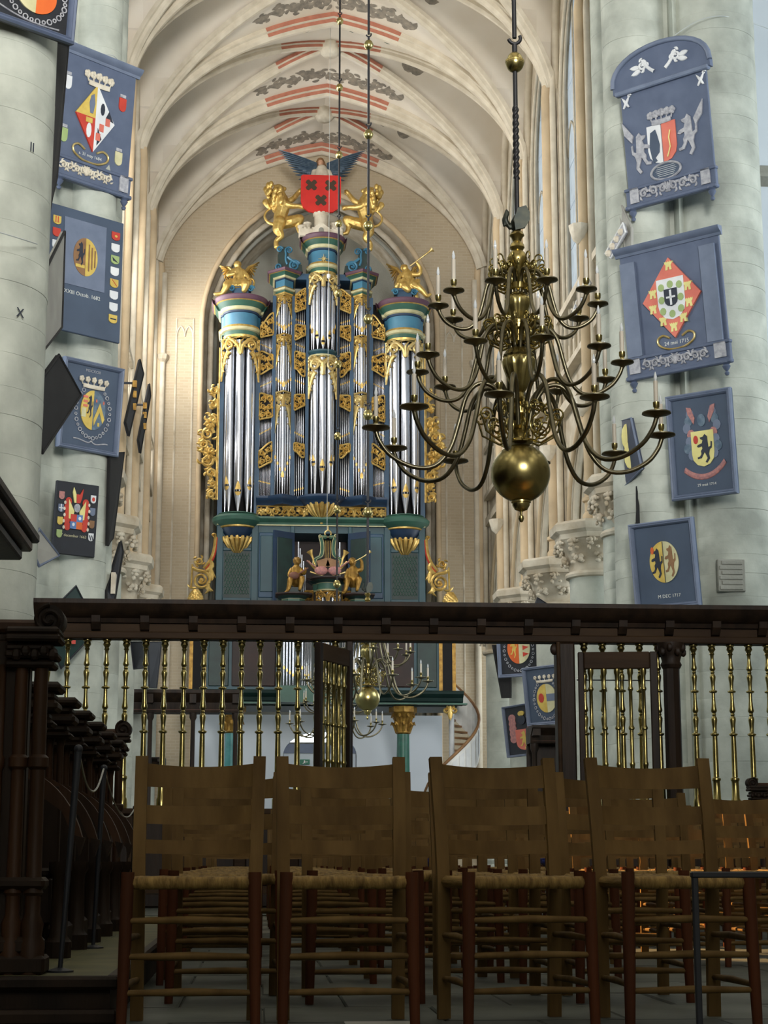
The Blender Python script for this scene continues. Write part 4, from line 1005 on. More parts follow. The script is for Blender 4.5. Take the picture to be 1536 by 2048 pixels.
for x, t in ((-.6, 585), (.6, 585), (-.42, 555), (.42, 555)):
    MB().lathe([(.1, cz(645)), (.1, cz(t)), (.13, cz(t - 5)), (.13, cz(t - 16)), (0, cz(t - 16))], 12, (x, -.05 if abs(x) > .5 else .1, 0)).build('turret', 'ivory', ca, True, 30)
an = thing('angel_figure', 'pale-robed angel with spread grey-blue wings above the red shield', 'statue', from_crop(773, 262, .3))
az = lambda x, y, d=0.: Vector(((x - 773) * KS, d, (262 - y) * KS))
b = MB(); limb(b, [az(775, 300), az(778, 250), az(780, 215)], [.26, .27, .2]); limb(b, [az(735, 225), az(728, 270), az(760, 300, -.1)], [.1, .09, .07]); limb(b, [az(822, 225), az(835, 270), az(800, 300, -.1)], [.1, .09, .07]); limb(b, [az(778, 210), az(774, 190)], [.08, .07])
inst('robe', blob(b, .03, 'ivory', 2), an)
b = MB(); b.ball(az(772, 165), (.1, .11, .13)); b.ball(az(771, 172, -.1), .025, 6, 5); inst('head', blob(b, .02, 'skin', 2), an)
b = MB(); b.ball(az(772, 150, .02), (.12, .12, .1)); limb(b, [az(752, 160, .03), az(745, 190, .03), az(748, 212, .03)], [.05, .05, .03]); limb(b, [az(792, 160, .03), az(800, 190, .03), az(798, 212, .03)], [.05, .05, .03]); inst('hair', blob(b, .02, 'brown', 2), an)
for rx, tx, ty in ((735, 512, 92), (825, 1045, 82)):
    wm = MB(); sx = 1 if tx > 773 else -1
    for i in range(11):
        k = i / 10.; a = az(rx - sx * 15, 245 - 70 * k, .1); lo = az(rx + sx * 95, 268, .1); e = lo + (az(tx, ty, .1) - lo) * k ** .8
        wm.tube([a + (e - a) * q + Vector((0, -.015 * i, 0)) for q in (0, .3, .6, .85, 1)], [.09, .13, .12, .08, .015], 6, flat=.22)
    for i in range(16): wm.ball(az(rx + sx * (5 + (i % 8) * 11), 245 - (i // 8) * 18 - (i % 8) * 7, .0), (.07, .03, .09), 6, 5)
    wm.build('wing', 'grey_wing', an, True, 60)
# ---------------------------------------------------------------- organ gallery, positive organ, stair, porch
GY = 49.8
def gz(py, Y=GY): return PY(642, py, Y).z
def gx(px, py=1300, Y=GY): return PY(px, py, Y).x
GAL = thing('organ_gallery', 'dark green organ gallery with moulded cornice on gilded columns', 'gallery', (0, GY, 0))
zb, zt = gz(1412), gz(1226)
MB().box(-3.85, 3.85, .12, 2.1, zb, zb + .3).build('floor_slab', 'dark_green', GAL)
mb = MB().sweep([(0, -.2), (0, .02), (.08, .05), (.1, .1), (.2, .14), (.24, .22), (.3, .3), (.36, .32), (.4, .25), (.42, 0), (.42, -.2)], [(-4.0, .05, gz(1409)), (4.0, .05, gz(1409))], [(0, 0, 1)] * 2); mb.build('gallery_cornice', 'dark_green', GAL, True, 30)
MB().box(-4.1, 4.1, -.26, .1, gz(1409), gz(1406)).build('cornice_line', 'organ_green', GAL)
MB().box(-3.8, 3.8, .0, .12, gz(1385), zt).build('parapet', 'organ_teal', GAL)
MB().bbox(-3.9, 3.9, -.1, .22, zt - .02, zt + .1, .03).build('parapet_rail', 'dark_green', GAL)
for s in (1, -1):
    for a, b_, m in ((3.7, 3.8, 'dim_gold'), (3.42, 3.7, 'black_hollow'), (3.32, 3.42, 'dim_gold')): MB().box(min(s * a, s * b_), max(s * a, s * b_), -.04, .0, gz(1384), zt).build('parapet_strip', m, GAL)
    MB().bbox(min(s * 1.35, s * 2.6), max(s * 1.35, s * 2.6), -.05, .02, gz(1374), gz(1250), .03).build('painted_panel', 'canvas', GAL)
    MB().bbox(min(s * 2.68, s * 3.26), max(s * 2.68, s * 3.26), -.03, .02, gz(1374), gz(1250), .03).build('painted_panel', 'dark_green', GAL)
    # pierced gilt pendant on the cornice end
    co = MB(); fn = lambda u, v, d: Vector((s * 3.62 + u, -.12 - d, gz(1418) + v))
    for q in (1, -1): scroll(co, q * .12, -.02, .1, 1.5, q, .035, .05, fn, 1.2, None, 1)
    leaf(co, (0, .1), (0, -.32), .08, .05, fn); co.build('gilt_drop', 'gold', GAL)
for s, m in ((-1, 'marble_teal'), (1, 'marble_green')):
    cx = gx(463, 1440) if s < 0 else gx(808, 1440)
    c = MB().lathe([(.3, 0), (.3, .15), (.24, .2), (.26, .3), (.2, .36), (.2, 2.0), (.18, gz(1466))], 20, (cx, .35, 0)).build('gallery_column', m, GAL, True, 30)
    cp = MB().lathe([(.18, gz(1466)), (.22, gz(1463)), (.2, gz(1458)), (.24, gz(1440)), (.34, gz(1424)), (.38, gz(1422)), (.38, zb + .02), (.0, zb + .02)], 16, (cx, .35, 0), flute=8, fd=.06)
    for row, z in ((0, 1452), (1, 1436)):
        for i in range(8): a = 2 * pi * (i + .5 * row) / 8; cp.tube([(cx + r * cos(a), .35 + r * sin(a), gz(z) + q) for r, q in ((.19, -.12), (.24, .05), (.33, .12), (.35, .05))], [.05, .06, .045, .02], 6)
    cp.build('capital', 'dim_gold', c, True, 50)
for s in (1, -1):                                       # gilded pine cones on the parapet corners
    pc = thing('pine_cone', 'gilded pine cone finial on the gallery corner %s' % ('near the spiral stair' if s > 0 else 'above the wooden pew canopy'), 'finial', (s * 3.66, GY, zt + .102))
    MB().lathe([(.12, 0), (.16, .03), (.1, .08), (.1, .1)], 14).build('foot', 'dim_gold', pc, True, 40)
    sc_ = MB()
    for j in range(8):
        z = .12 + j * .055; r = .19 * sin(pi * (.35 + .62 * j / 8.)) + .01
        for i in range(9): a = 2 * pi * (i + .5 * (j % 2)) / 9; sc_.ball((r * cos(a), r * sin(a), z), (.05, .05, .045), 6, 4)
    sc_.lathe([(.1, .1), (.17, .25), (.12, .45), (0, .56)], 10); inst('cone', blob(sc_, .02, 'gold', 1), pc)
# the positive organ in the gallery front
QY = 48.9
POS = thing('positive_organ', 'small green positive organ with tin pipes in the gallery front', 'organ', (0, QY, 0))
pz = lambda py: PY(642, py, QY).z
px_ = lambda p: PY(p, 1190, QY).x
cx0 = px_(655); 
MB().box(px_(560), px_(735), .25, .9, gz(1382), pz(1200)).build('case_body', 'dark_green', POS)
MB().box(px_(556), px_(738), -.1, .5, pz(1405), pz(1372)).build('case_base', 'organ_green', POS)
def small_entab(nm, shape, z0, z1):
    seq = [(.0, 0, 0), (.03, .1, 1), (.0, .14, 0), (.0, .55, 0), (.02, .58, 1), (.02, .62, 2), (.12, .8, 2), (.2, .9, 3), (.2, 1., 3)]
    mb = MB(); rings = [shape(k, z0 + t * (z1 - z0)) for k, t, _ in seq]; n = len(rings[0])
    for r in rings: mb.v.extend(tuple(p) for p in r)
    for j in range(len(rings) - 1):
        for i in range(n - 1): mb.f.append((j * n + i, j * n + i + 1, (j + 1) * n + i + 1, (j + 1) * n + i)); mb.mi.append(seq[j + 1][2])
    mb.f.append(tuple((len(rings) - 1) * n + i for i in range(n))); mb.mi.append(3)
    mb.f.append(tuple(range(n))[::-1]); mb.mi.append(0)
    return mb.build(nm, ['organ_green', 'cream', 'dark_green', 'canvas'], POS, True, 25)
small_entab('entablature', round_shape(cx0, .05, .3, .5, .1), pz(1183), pz(1156))
for p0, p1 in ((565, 610), (700, 735)):
    a, b_ = px_(p0), px_(p1); cxx = (a + b_) / 2; small_entab('entablature', (lambda cxx, hw: lambda k, z: [Vector((cxx + x, y, z)) for x, y in ((-hw - k, .5), (-hw - k, .0 - k), (-hw * .5, -.2 - k), (hw * .5, -.2 - k), (hw + k, .0 - k), (hw + k, .5))])(cxx, abs(b_ - a) / 2), pz(1215), pz(1188))
    MB().box(cxx - .22, cxx + .22, -.12, .45, pz(1189), pz(1176)).build('figure_plinth', 'dark_green', POS)
    for i in range(7): pipe(POS, cxx + (i - 3) * .085, -.02 - .1 * (1 - abs(i - 3) / 3), .034, pz(1372), pz(1352 - 5 * abs(i - 3)), pz(1222))
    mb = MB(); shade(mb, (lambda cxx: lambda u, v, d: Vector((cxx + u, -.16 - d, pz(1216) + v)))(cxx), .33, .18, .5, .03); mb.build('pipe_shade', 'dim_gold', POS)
for i in range(5):
    a = -pi / 2 + (i - 2) * .6; pipe(POS, cx0 + .25 * cos(a), .05 + .25 * sin(a), .06, pz(1372), pz(1345 - 6 * abs(i - 2)), pz(1186), a)
mb = MB(); shade(mb, lambda u, v, d: Vector((cx0 + (.33 + d) * sin(u / .33), .05 - (.33 + d) * cos(u / .33), pz(1184) + v)), .43, .26, .55, .03); mb.build('pipe_shade', 'dim_gold', POS)
for sx, p in ((-1, 617), (1, 692)):
    mb = MB(); panel_orn(mb, (lambda x0: lambda u, v, d: Vector((x0 + u - .11, .02 - d, v)))(px_(p)), .24, pz(1184), pz(1182), pz(1228), pz(1228), .03); mb.build('gilt_fret', 'dim_gold', POS)
    for i in range(4): pipe(POS, px_(p) + (i - 1.5) * .055, .08, .02, pz(1372), pz(1350), pz(1228))
    for i in range(5): pipe(POS, px_(597 if sx < 0 else 681) + sx * i * -.05, .5, .022, pz(1200), pz(1190), pz(1078 + i * 13))
# trophy of instruments
TRO = thing('lyre_trophy', 'green and gold lyre with carved lutes, books and horns on the small organ', 'carving', (cx0, QY, pz(1156)))
tz = lambda py: pz(py) - pz(1156)
def lyr(u): return u
for s in (1, -1):
    pth = [(s * .04, tz(1075)), (s * .2, tz(1075)), (s * .17, tz(1085)), (s * .16, tz(1100)), (s * .2, tz(1113)), (s * .36, tz(1120)), (s * .38, tz(1132))]
    pts = [tuple(p) for p in [(v.x, v.y) for v in smoothpath([(a, b_, 0) for a, b_ in pth], 4)]]
    mb = MB(); fn = lambda u, v, d: Vector((u, -.05 - d, v)); mb.ribbon(pts, .055, .05, fn); mb.m = 1; mb.ribbon([(a + .045, b_) for a, b_ in pts], .014, .06, fn); mb.ribbon([(a - .045, b_) for a, b_ in pts], .014, .06, fn)
    scroll(mb, s * .22, tz(1073), .05, 0, s, .02, .06, fn, 1.2, None, 0)
    mb.build('lyre_arm', ['organ_green', 'cream'], TRO)
    MB().tube([(s * .3, -.05, tz(1150)), (s * .42, -.08, tz(1118)), (s * .47, -.08, tz(1110)), (s * .52, -.08, tz(1103))], [.03, .03, .04, .1], 10).build('horn', 'gold', TRO, True, 50)
    MB().tube([(s * .1, -.1, tz(1154)), (s * .5, -.1, tz(1145))], .025, 8).build('flute', 'pale_gold', TRO, True, 50)
    MB().tube([(s * .2, .05, tz(1150)), (s * .55, .05, tz(1122))], .03, 8).build('flute', 'gold', TRO, True, 50)
    b_ = MB().ball((s * .19, -.16, tz(1143)), (.19, .07, .13), 14, 8); b_.tube([(s * .3, -.16, tz(1138)), (s * .6, -.2, tz(1124))], .02, 6); b_.build('lute', 'rose', TRO, True, 60)
    MB().box(-.16, .16, -.16, -.12, -.12, .12, Matrix.Translation((s * .13, .02, tz(1128))) @ Matrix.Rotation(s * .3, 4, 'Y')).build('open_book', 'brown', TRO)
for i in range(4): MB().tube([(-.075 + i * .05, -.06, tz(1082)), (-.075 + i * .05, -.06, tz(1130))], .008, 6).build('lyre_string', 'gold', TRO)
mb = MB(); mb.tube([(.09 * cos(a * pi / 6), -.06, tz(1068) + .09 * sin(a * pi / 6)) for a in range(-1, 8)], .022, 6); mb.tube([(0, -.06, tz(1062)), (0, -.06, tz(1052))], [.03, .012], 6); mb.build('lyre_crest', 'pale_gold', TRO)
def putto(label, pxc, flip, lute):
    x0 = px_(pxc); r = thing('putto', label, 'statue', (x0, QY - .02, pz(1176)))
    f = flip; z = lambda py: pz(py) - pz(1176); mb = MB()
    limb(mb, [(0, .1, z(1165)), (0, .05, z(1152)), (0, .05, z(1138))], [.15, .14, .13]); mb.ball((f * .02, .0, z(1124)), (.1, .11, .12)); limb(mb, [(0, .04, z(1136)), (0, .02, z(1129))], [.06, .06])
    for q in range(9): a = q * .7; mb.ball((f * .02 + .08 * cos(a), .05, z(1122) + .08 * sin(a)), .05, 6, 5)
    limb(mb, [(-.1, .0, z(1163)), (-.16, -.16, z(1162)), (-.2, -.2, z(1175)), (-.25, -.22, z(1186)), (-.3, -.26, z(1188))], [.1, .09, .07, .05, .04]); limb(mb, [(.1, .0, z(1163)), (.16, -.18, z(1160)), (.13, -.2, z(1172)), (.1, -.22, z(1182))], [.1, .09, .065, .045])
    if lute:
        limb(mb, [(-.13, .03, z(1140)), (-.2, -.05, z(1152)), (-.05, -.16, z(1156))], [.07, .06, .045]); limb(mb, [(.13, .03, z(1140)), (.22, -.06, z(1148)), (.26, -.14, z(1140))], [.07, .06, .045])
    else:
        limb(mb, [(.13, .03, z(1140)), (.24, .0, z(1138)), (.24, -.05, z(1124)), (.2, -.06, z(1119))], [.07, .06, .05, .045]); limb(mb, [(-.13, .03, z(1140)), (-.2, -.02, z(1152)), (-.24, -.05, z(1164))], [.07, .06, .045])
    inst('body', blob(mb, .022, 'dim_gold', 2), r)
    if lute:
        b_ = MB().ball((-.06, -.18, z(1154)), (.15, .06, .11), 14, 8); b_.tube([(.05, -.18, z(1151)), (.33, -.16, z(1138))], .022, 6); b_.build('lute', 'russet', r, True, 60)
    else: MB().tube([(.03, -.1, z(1124)), (.3, -.16, z(1114)), (.42, -.2, z(1108)), (.48, -.2, z(1104))], [.012, .014, .02, .05], 8).build('trumpet', 'pale_gold', r, True, 60)
    for s in (1, -1):
        wm = MB(); feather_wing(wm, (s * .08, .12, z(1140)), (s * .25, .2, z(1158)), (0, 0, 1), .16, 5); wm.build('wing', 'dim_gold', r, True, 60)
putto('gilded cherub playing a lute on the small organ', 592, 1, True); putto('gilded cherub raising a trumpet on the small organ', 706, -1, False)
# wall and doorway under the gallery
UW = MB(); dw = arch_pts(1.12, 3.42, .72, .02, 10)
UY = 53.6
cxd = PY(640, 1500, UY).x
pl = [(-3.8, 0), (cxd - 1.12, 0)] + [(cxd + u, z + .25) for u, z in dw] + [(cxd + 1.12, 0), (3.8, 0), (3.8, 4.9), (-3.8, 4.9)]
uw = UW.prism(pl, UY, UY + .3).build('wall_porch', 'white_plaster'); struct(uw, 'pale plastered wall with an arched doorway below the organ gallery', 'wall')
fz = PY(640, 1487, UY).z
dd = thing('door_1', 'grey double door with a bright fanlight under the organ', 'door', (cxd, UY + .2, 0), kind='structure')
MB().prism([(u, z + .25) for u, z in dw if z + .25 > fz] , .02, .05).build('fanlight', 'pane_white', dd)
MB().box(-1.12, 1.12, -.03, .1, fz - .28, fz).build('transom', 'hatch_slate', dd)
for s in (1, -1): MB().bbox(min(0, s * 1.1), max(0, s * 1.1), .0, .08, 0, fz - .28, .02).build('door_leaf', 'white_plaster', dd)
p = PY(610, 1523, UY - .1)
sg = thing('exit_sign', 'small green exit sign beside the arched doorway', 'sign', (p.x, UY + .145, p.z))
MB().bbox(-.15, .15, -.02, .055, -.075, .075, .01).build('sign_box', 'sign_green', sg)
mb = MB().prism([(-.07, -.05), (-.02, 0), (-.04, .03), (0, .05), (.02, .02), (.01, -.05), (-.01, -.02), (-.05, -.06)], -.024, -.018); mb.prism([(.05, .02), (.1, 0), (.05, -.02)], -.024, -.018); mb.build('running_figure', 'paper', sg)
# white winding stair to the gallery
SY = 50.6; sc = PY(903, 1440, SY)
STR = thing('winding_stair', 'white panelled winding stair with a brown handrail beside the gallery', 'staircase', (sc.x, SY, 0))
R_ = .8; z_at = lambda a: 2.35 + a / pi * 2.6        # angle 0 = towards the viewer's right, rising anticlockwise behind
K = 22; angs = [-1.25 * pi + 1.74 * pi * i / K for i in range(K + 1)]
zr = lambda a: PY(955, 1432, SY).z + (a / (pi / 2)) * (PY(905, 1352, SY).z - PY(955, 1432, SY).z)
P_ = lambda a, r, z: Vector((r * cos(a), r * sin(a), max(z, .02)))
MB().tube([P_(a, R_, zr(a)) for a in angs], .045, 8).build('handrail', 'brown', STR, True, 60)
for i in range(K):
    a, b_ = angs[i], angs[i + 1]
    if zr(a) < .5: continue
    MB().add([P_(a, R_, zr(a) - 1.05), P_(b_, R_, zr(b_) - 1.05), P_(b_, R_, zr(b_) - .03), P_(a, R_, zr(a) - .03), P_(a, R_ - .05, zr(a) - 1.05), P_(b_, R_ - .05, zr(b_) - 1.05), P_(b_, R_ - .05, zr(b_) - .03), P_(a, R_ - .05, zr(a) - .03)], [(0, 1, 2, 3), (7, 6, 5, 4), (0, 4, 5, 1), (3, 2, 6, 7), (1, 5, 6, 2), (0, 3, 7, 4)]).build('stair_panel', 'paper', STR, True, 20)
    e = a + (b_ - a) * .15; g = a + (b_ - a) * .85
    MB().add([P_(e, R_ + .015, zr(e) - .9), P_(g, R_ + .015, zr(g) - .9), P_(g, R_ + .015, zr(g) - .18), P_(e, R_ + .015, zr(e) - .18)], [(0, 1, 2, 3)]).build('raised_field', 'white', STR)
    MB().add([P_(a, .08, zr(a) - 1.0), P_(a, R_ - .05, zr(a) - 1.0), P_(b_, R_ - .05, zr(a) - 1.0), P_(b_, .08, zr(a) - 1.0), P_(a, .08, zr(a) - 1.06), P_(a, R_ - .05, zr(a) - 1.06), P_(b_, R_ - .05, zr(a) - 1.06), P_(b_, .08, zr(a) - 1.06)], [(0, 1, 2, 3), (7, 6, 5, 4), (0, 4, 5, 1), (1, 5, 6, 2), (2, 6, 7, 3), (3, 7, 4, 0)]).build('tread', 'brown', STR)
MB().tube([(0, 0, 0), (0, 0, zr(angs[-1]))], .08, 10).build('newel', 'white', STR, True, 60)
# carved oak pew canopies in the nave
def canopy(label, pxa, pxb, pyt, pyb, Y, m2):
    a = PY(pxa, pyt, Y); b_ = PY(pxb, pyt, Y); zb_ = PY(pxa, pyb, Y).z; w_ = b_.x - a.x
    r = thing('pew_canopy', label, 'pew', (a.x, Y, 0))
    h = a.z - zb_
    MB().sweep([(0, -.6), (0, .0), (h * .2, .03), (h * .45, .05), (h * .55, .12), (h * .75, .25), (h * .85, .3), (h, .3), (h, -.6)], [(0, 0, zb_), (w_, 0, zb_)], [(0, 0, 1)] * 2).build('canopy_cornice', 'dark_oak', r, True, 30)
    MB().box(.05, w_ - .05, -.02, .0, zb_ + h * .12, zb_ + h * .4).build('frieze', m2, r)
    n = max(2, int(w_ / 1.1))
    for i in range(n + 1):
        x = .1 + (w_ - .2) * i / n; MB().lathe([(.09, 0), (.09, .3), (.06, .36), (.055, zb_ - .2), (.09, zb_ - .12), (.09, zb_)], 10, (x, .1, 0)).build('canopy_post', 'dark_oak', r, True, 40)
        MB().box(x - .08, x + .08, -.28, -.1, zb_ + h * .4, zb_ + h * .8).build('bracket', 'dark_oak', r)
    MB().bbox(.0, w_, .5, .6, 0, zb_ if Y < 40 else 1.6, .02).build('pew_back', 'dark_oak', r)
    MB().bbox(.0, w_, -.1, -.02, 0, 1.15, .02).build('pew_front', 'dark_oak', r)
    MB().bbox(.05, w_ - .05, -.02, .5, .4, .46, .01).build('bench', 'dark_oak', r)
    return r
canopy('long dark oak pew canopy with a reddish frieze under the left nave arcade', 208, 480, 1380, 1424, 44.0, 'russet')
canopy('dark oak pew canopy with a lettered frieze beside the column boards', 1060, 1236, 1452, 1486, 36.9, 'russet')
canopy('dark oak bench and book desk below the organ gallery columns', 266, 330, 1515, 1530, 47.0, 'canvas')
# ---------------------------------------------------------------- chandeliers
BALLZ = 3.207
def make_chandelier():
    root = thing('chandelier', '', 'chandelier', (0, 12.0, 0))
    L = lambda pr, nm, m, par=root, n=28, **k: MB().lathe(pr, n, **k).build(nm, m, par, True, 35)
    L([(0, 2.853), (.012, 2.858), (.02, 2.88), (.016, 2.9), (.008, 2.905), (.01, 2.93), (.045, 2.945), (.062, 2.975), (.062, 2.99), (.07, 2.995), (.07, 3.005), (.02, 3.01), (.03, 3.02), (0, 3.02)], 'finial', 'brass')
    L([(.21 * sin(pi * i / 24), BALLZ - .21 * cos(pi * i / 24)) for i in range(25)], 'globe', 'brass', n=40)
    y = lambda py: PY(1050, py, 12.0).z
    stem = [(.05, y(888)), (.09, y(886)), (.085, y(880)), (.045, y(876)), (.05, y(866)), (.06, y(862)), (.045, y(858)), (.075, y(852)), (.078, y(846)), (.05, y(842)), (.06, y(836)), (.085, y(830)), (.085, y(818)), (.06, y(812)), (.045, y(806)), (.065, y(800)), (.04, y(795)), (.03, y(786))]
    L(stem, 'stem_base', 'old_brass')
    vase = [(.03, y(786)), (.05, y(780)), (.06, y(772)), (.09, y(752)), (.112, y(735)), (.118, y(722)), (.105, y(716)), (.112, y(712)), (.085, y(702)), (.05, y(694)), (.045, y(690))]
    MB().lathe(vase, 60, flute=15, fd=.035).build('vase', 'brass', root, True, 35)
    L([(.045, y(690)), (.075, y(686)), (.08, y(676)), (.06, y(672)), (.06, y(664)), (.09, y(660)), (.09, y(652)), (.05, y(648)), (.05, y(642))], 'hub', 'old_brass')
    v2 = [(.05, y(642)), (.06, y(632)), (.085, y(615)), (.095, y(602)), (.085, y(596)), (.055, y(590)), (.05, y(585))]
    MB().lathe(v2, 48, flute=12, fd=.035).build('vase', 'brass', root, True, 35)
    L([(.05, y(585)), (.075, y(580)), (.078, y(570)), (.06, y(566)), (.075, y(560)), (.07, y(552)), (.045, y(546)), (.05, y(538)), (.07, y(528)), (.075, y(518)), (.06, y(508)), (.04, y(502)), (.055, y(496)), (.05, y(490)), (.03, y(484)), (.04, y(476)), (.055, y(472)), (.045, y(466)), (.02, y(462))], 'hub', 'old_brass')
    # winged heraldic top figure
    g = MB(); z0 = y(462)
    limb(g, [(0, 0, z0), (.0, .0, z0 + .06), (.02, 0, z0 + .12)], [.03, .045, .03]); g.ball((.03, -.02, z0 + .14), .028, 8, 6)
    limb(g, [(-.05, 0, z0 + .02), (-.08, 0, z0 + .08), (-.06, 0, z0 + .14)], [.015, .02, .01]); g.tube([(-.09, 0, z0 + .03), (-.1, 0, z0 + .08), (-.07, 0, z0 + .16)], .012, 6)
    me = blob(g, .008, 'bronze', 1); inst('top_figure', me, root)
    MB().prism([(-.02, z0 - .02), (.05, z0 - .0), (.085, z0 + .06), (.085, z0 + .12), (.06, z0 + .17), (.0, z0 + .15), (-.03, z0 + .06)], -.075, -.055).build('top_shield', 'bronze', root)
    # arms in three tiers of ten
    tiers = ((1.03, y(865) + .0, 16, 1., y(852)), (.735, y(737), 0, .82, y(668)), (.575, y(612), 8, .70, y(560)))
    for ti, (R, zp, off, k, zh) in enumerate(tiers):
        pts = [(.05, .02), (.09, .2), (.17, .33), (.275, .355), (.36, .26), (.415, .06), (.48, -.14), (.59, -.265), (.74, -.275), (.89, -.2), (.97, -.1), (1.0, -.02)]
        sc = R
        path = smoothpath([(r * sc + .02 * (1 - r), 0, zp + z * sc * (.95 if ti == 0 else 1.05) + (zh - zp) * max(0, 1 - r / .3) * .5) for r, z in pts], 4)
        am = MB().tube(path, .0165 if ti == 0 else .0145, 8).mesh('arm', 'brass_dark', True, 60)
        sm = MB()
        fn = lambda u, v, d: Vector((u, d * 0, v))
        for (cxs, czs, r0, a0, sg) in ((.17 * k, -.02, .075 * k, pi * .5, 1), (.27 * k, .06, .055 * k, pi, -1), (.14 * k, .13 * k, .04 * k, 0., 1)):
            sp = spiral(cxs, czs, r0, 1.5, a0, sg, .2); sm.tube([(u, 0, zh + v) for u, v in sp], .0075, 6)
        sm.tube([(.05, 0, zh - .1 * k), (.15 * k, 0, zh - .13 * k), (.27 * k, 0, zh - .06 * k), (.3 * k, 0, zh + .05)], .008, 6)
        scm = sm.mesh('scroll', 'brass', True, 60)
        pr = .1 if ti == 0 else (.083 if ti == 1 else .076)
        pan = MB().lathe([(.012, zp - .035), (.02, zp - .02), (pr * .5, zp - .01), (pr, zp + .004), (pr * .99, zp + .012), (pr * .6, zp + .006), (.02, zp + .01)], 20).mesh('drip_pan', 'brass_dark', True, 40)
        soc = MB().lathe([(.02, zp), (.012, zp + .012), (.018, zp + .03), (.014, zp + .04), (.022, zp + .055), (.023, zp + .085), (.014, zp + .088)], 12).mesh('socket', 'brass', True, 40)
        cnd = MB().lathe([(.016, zp + .08), (.0155, zp + .235), (.006, zp + .238)], 10).mesh('candle', 'candle', True, 40)
        blb = MB().lathe([(.006, zp + .236), (.011, zp + .25), (.012, zp + .262), (.008, zp + .282), (.002, zp + .302)], 8).mesh('bulb', 'bulb_glass', True, 40)
        for i in range(10):
            a = radians(off + 36 * i) - pi / 2 + radians(4)
            ao = inst('arm', am, root, rot=(0, 0, a)); inst('scroll', scm, root, rot=(0, 0, a + .31))
            p_ = inst('drip_pan', pan, ao, (R, 0, 0)); inst('socket', soc, ao, (R, 0, 0)); inst('candle', cnd, ao, (R, 0, 0)); inst('bulb', blb, ao, (R, 0, 0))
            if ti == 2:
                t = MB() if i == 0 else None
                if t is not None:
                    t.tube([(.04, 0, zh + .0), (.1, 0, zh + .09), (.14, 0, zh + .13)] + [(.17 + .03 * cos(pi - q * .6), 0, zh + .13 + .03 * sin(pi - q * .6)) for q in range(8)], .006, 6); tm = t.mesh('tendril', 'brass', True, 60)
                inst('tendril', tm, root, rot=(0, 0, a + .1))
    return root
ch1 = make_chandelier(); reg(ch1)
ch1.name = 'chandelier'
CHL = ['large three-tier brass chandelier with a polished globe hanging over the chairs', 'brass chandelier framed by the open gate of the screen', 'far brass chandelier half hidden behind the open gate leaf']
ch1['label'] = CHL[0]
for i, (x, Y) in enumerate(((.005, 29.5), (-.1, 39.0))):
    c = copy_tree(ch1); c.location = (x, Y, 0); c['label'] = CHL[i + 1]
zt_ = PY(1046, 412, 12.0).z
def rod(label, x, Y, first, step, r_ball, top, twist):
    r = thing('hanging_rod', label, 'rod', (x, Y, 0))
    z = zt_ - .075; k = 0; nb = first
    balls = []
    while nb < top - .2: balls.append(nb); nb += step
    zs = [z] + [b for b in balls] + [top]
    for i in range(len(zs) - 1):
        a, b = zs[i], zs[i + 1]
        if i < len(zs) - 2: b -= r_ball * .9
        if i > 0: a += r_ball * .9
        hk = a + .13 if i > 0 else a
        if i > 0:
            MB().tube([(0, 0, a), (0, 0, hk - .05)], .02, 8).build('shackle', 'black_iron', r, True, 60)
            MB().tube([(.045 * cos(t), 0, hk - .0 + .045 * sin(t)) for t in [(-2.9 + q * .42) for q in range(9)]] , .014, 8).build('hook', 'black_iron', r, True, 60)
        if twist and i == 0:
            t = MB()
            for q in range(2): t.tube([(.012 * cos(w * .55 + q * pi), .012 * sin(w * .55 + q * pi), a + (b - a) * (.25 + .5 * w / 60)) for w in range(61)], .014, 6)
            t.build('twisted_part', 'black_iron', r, True, 60)
        MB().tube([(0, 0, hk), (0, 0, b)], .017 if twist else .022, 8).build('rod', 'black_iron', r, True, 60)
    for b in balls:
        MB().lathe([(r_ball * sin(pi * q / 16) * (1.0 if q < 9 else .93), b - r_ball * 1.15 * cos(pi * q / 16)) for q in range(17)], 20).build('brass_ball', 'brass', r, True, 30)
        MB().lathe([(r_ball * .95, b - .01), (r_ball * 1.03, b - .005), (r_ball * 1.03, b + .01), (r_ball * .95, b + .015)], 20).build('ball_seam', 'old_brass', r, True, 30)
    return r
rod('black iron rod with a twisted part and brass ball carrying the large chandelier', .005, 12.0, PY(1044, 125, 12.0).z, 1.75, .07, 19.9, True)
rod('iron rod with evenly spaced brass balls above the chandelier framed by the gate', .005, 29.5, PY(735, 1025, 29.5).z, 1.735, .085, 24.15, False)
rod('iron rod with smaller looking brass balls in front of the red shield', -.1, 39.0, PY(670, 1168, 39.0).z, 1.715, .085, 22.9, False)
p0, p1 = PY(654, 1060, 46.0), PY(656, 300, 46.0)
wr = thing('hanging_wire', 'hair-thin pale wire with a small white weight in front of the organ', 'wire', (p0.x, 46.0, 0))
MB().tube([(0, 0, p0.z), (0, 0, 24.05)], .006, 5).build('wire', 'cable', wr)
MB().lathe([(0, PY(654, 558, 46).z), (.05, PY(654, 555, 46).z), (.05, PY(654, 549, 46).z), (0, PY(654, 547, 46).z)], 10).build('weight', 'paper', wr, True, 40)
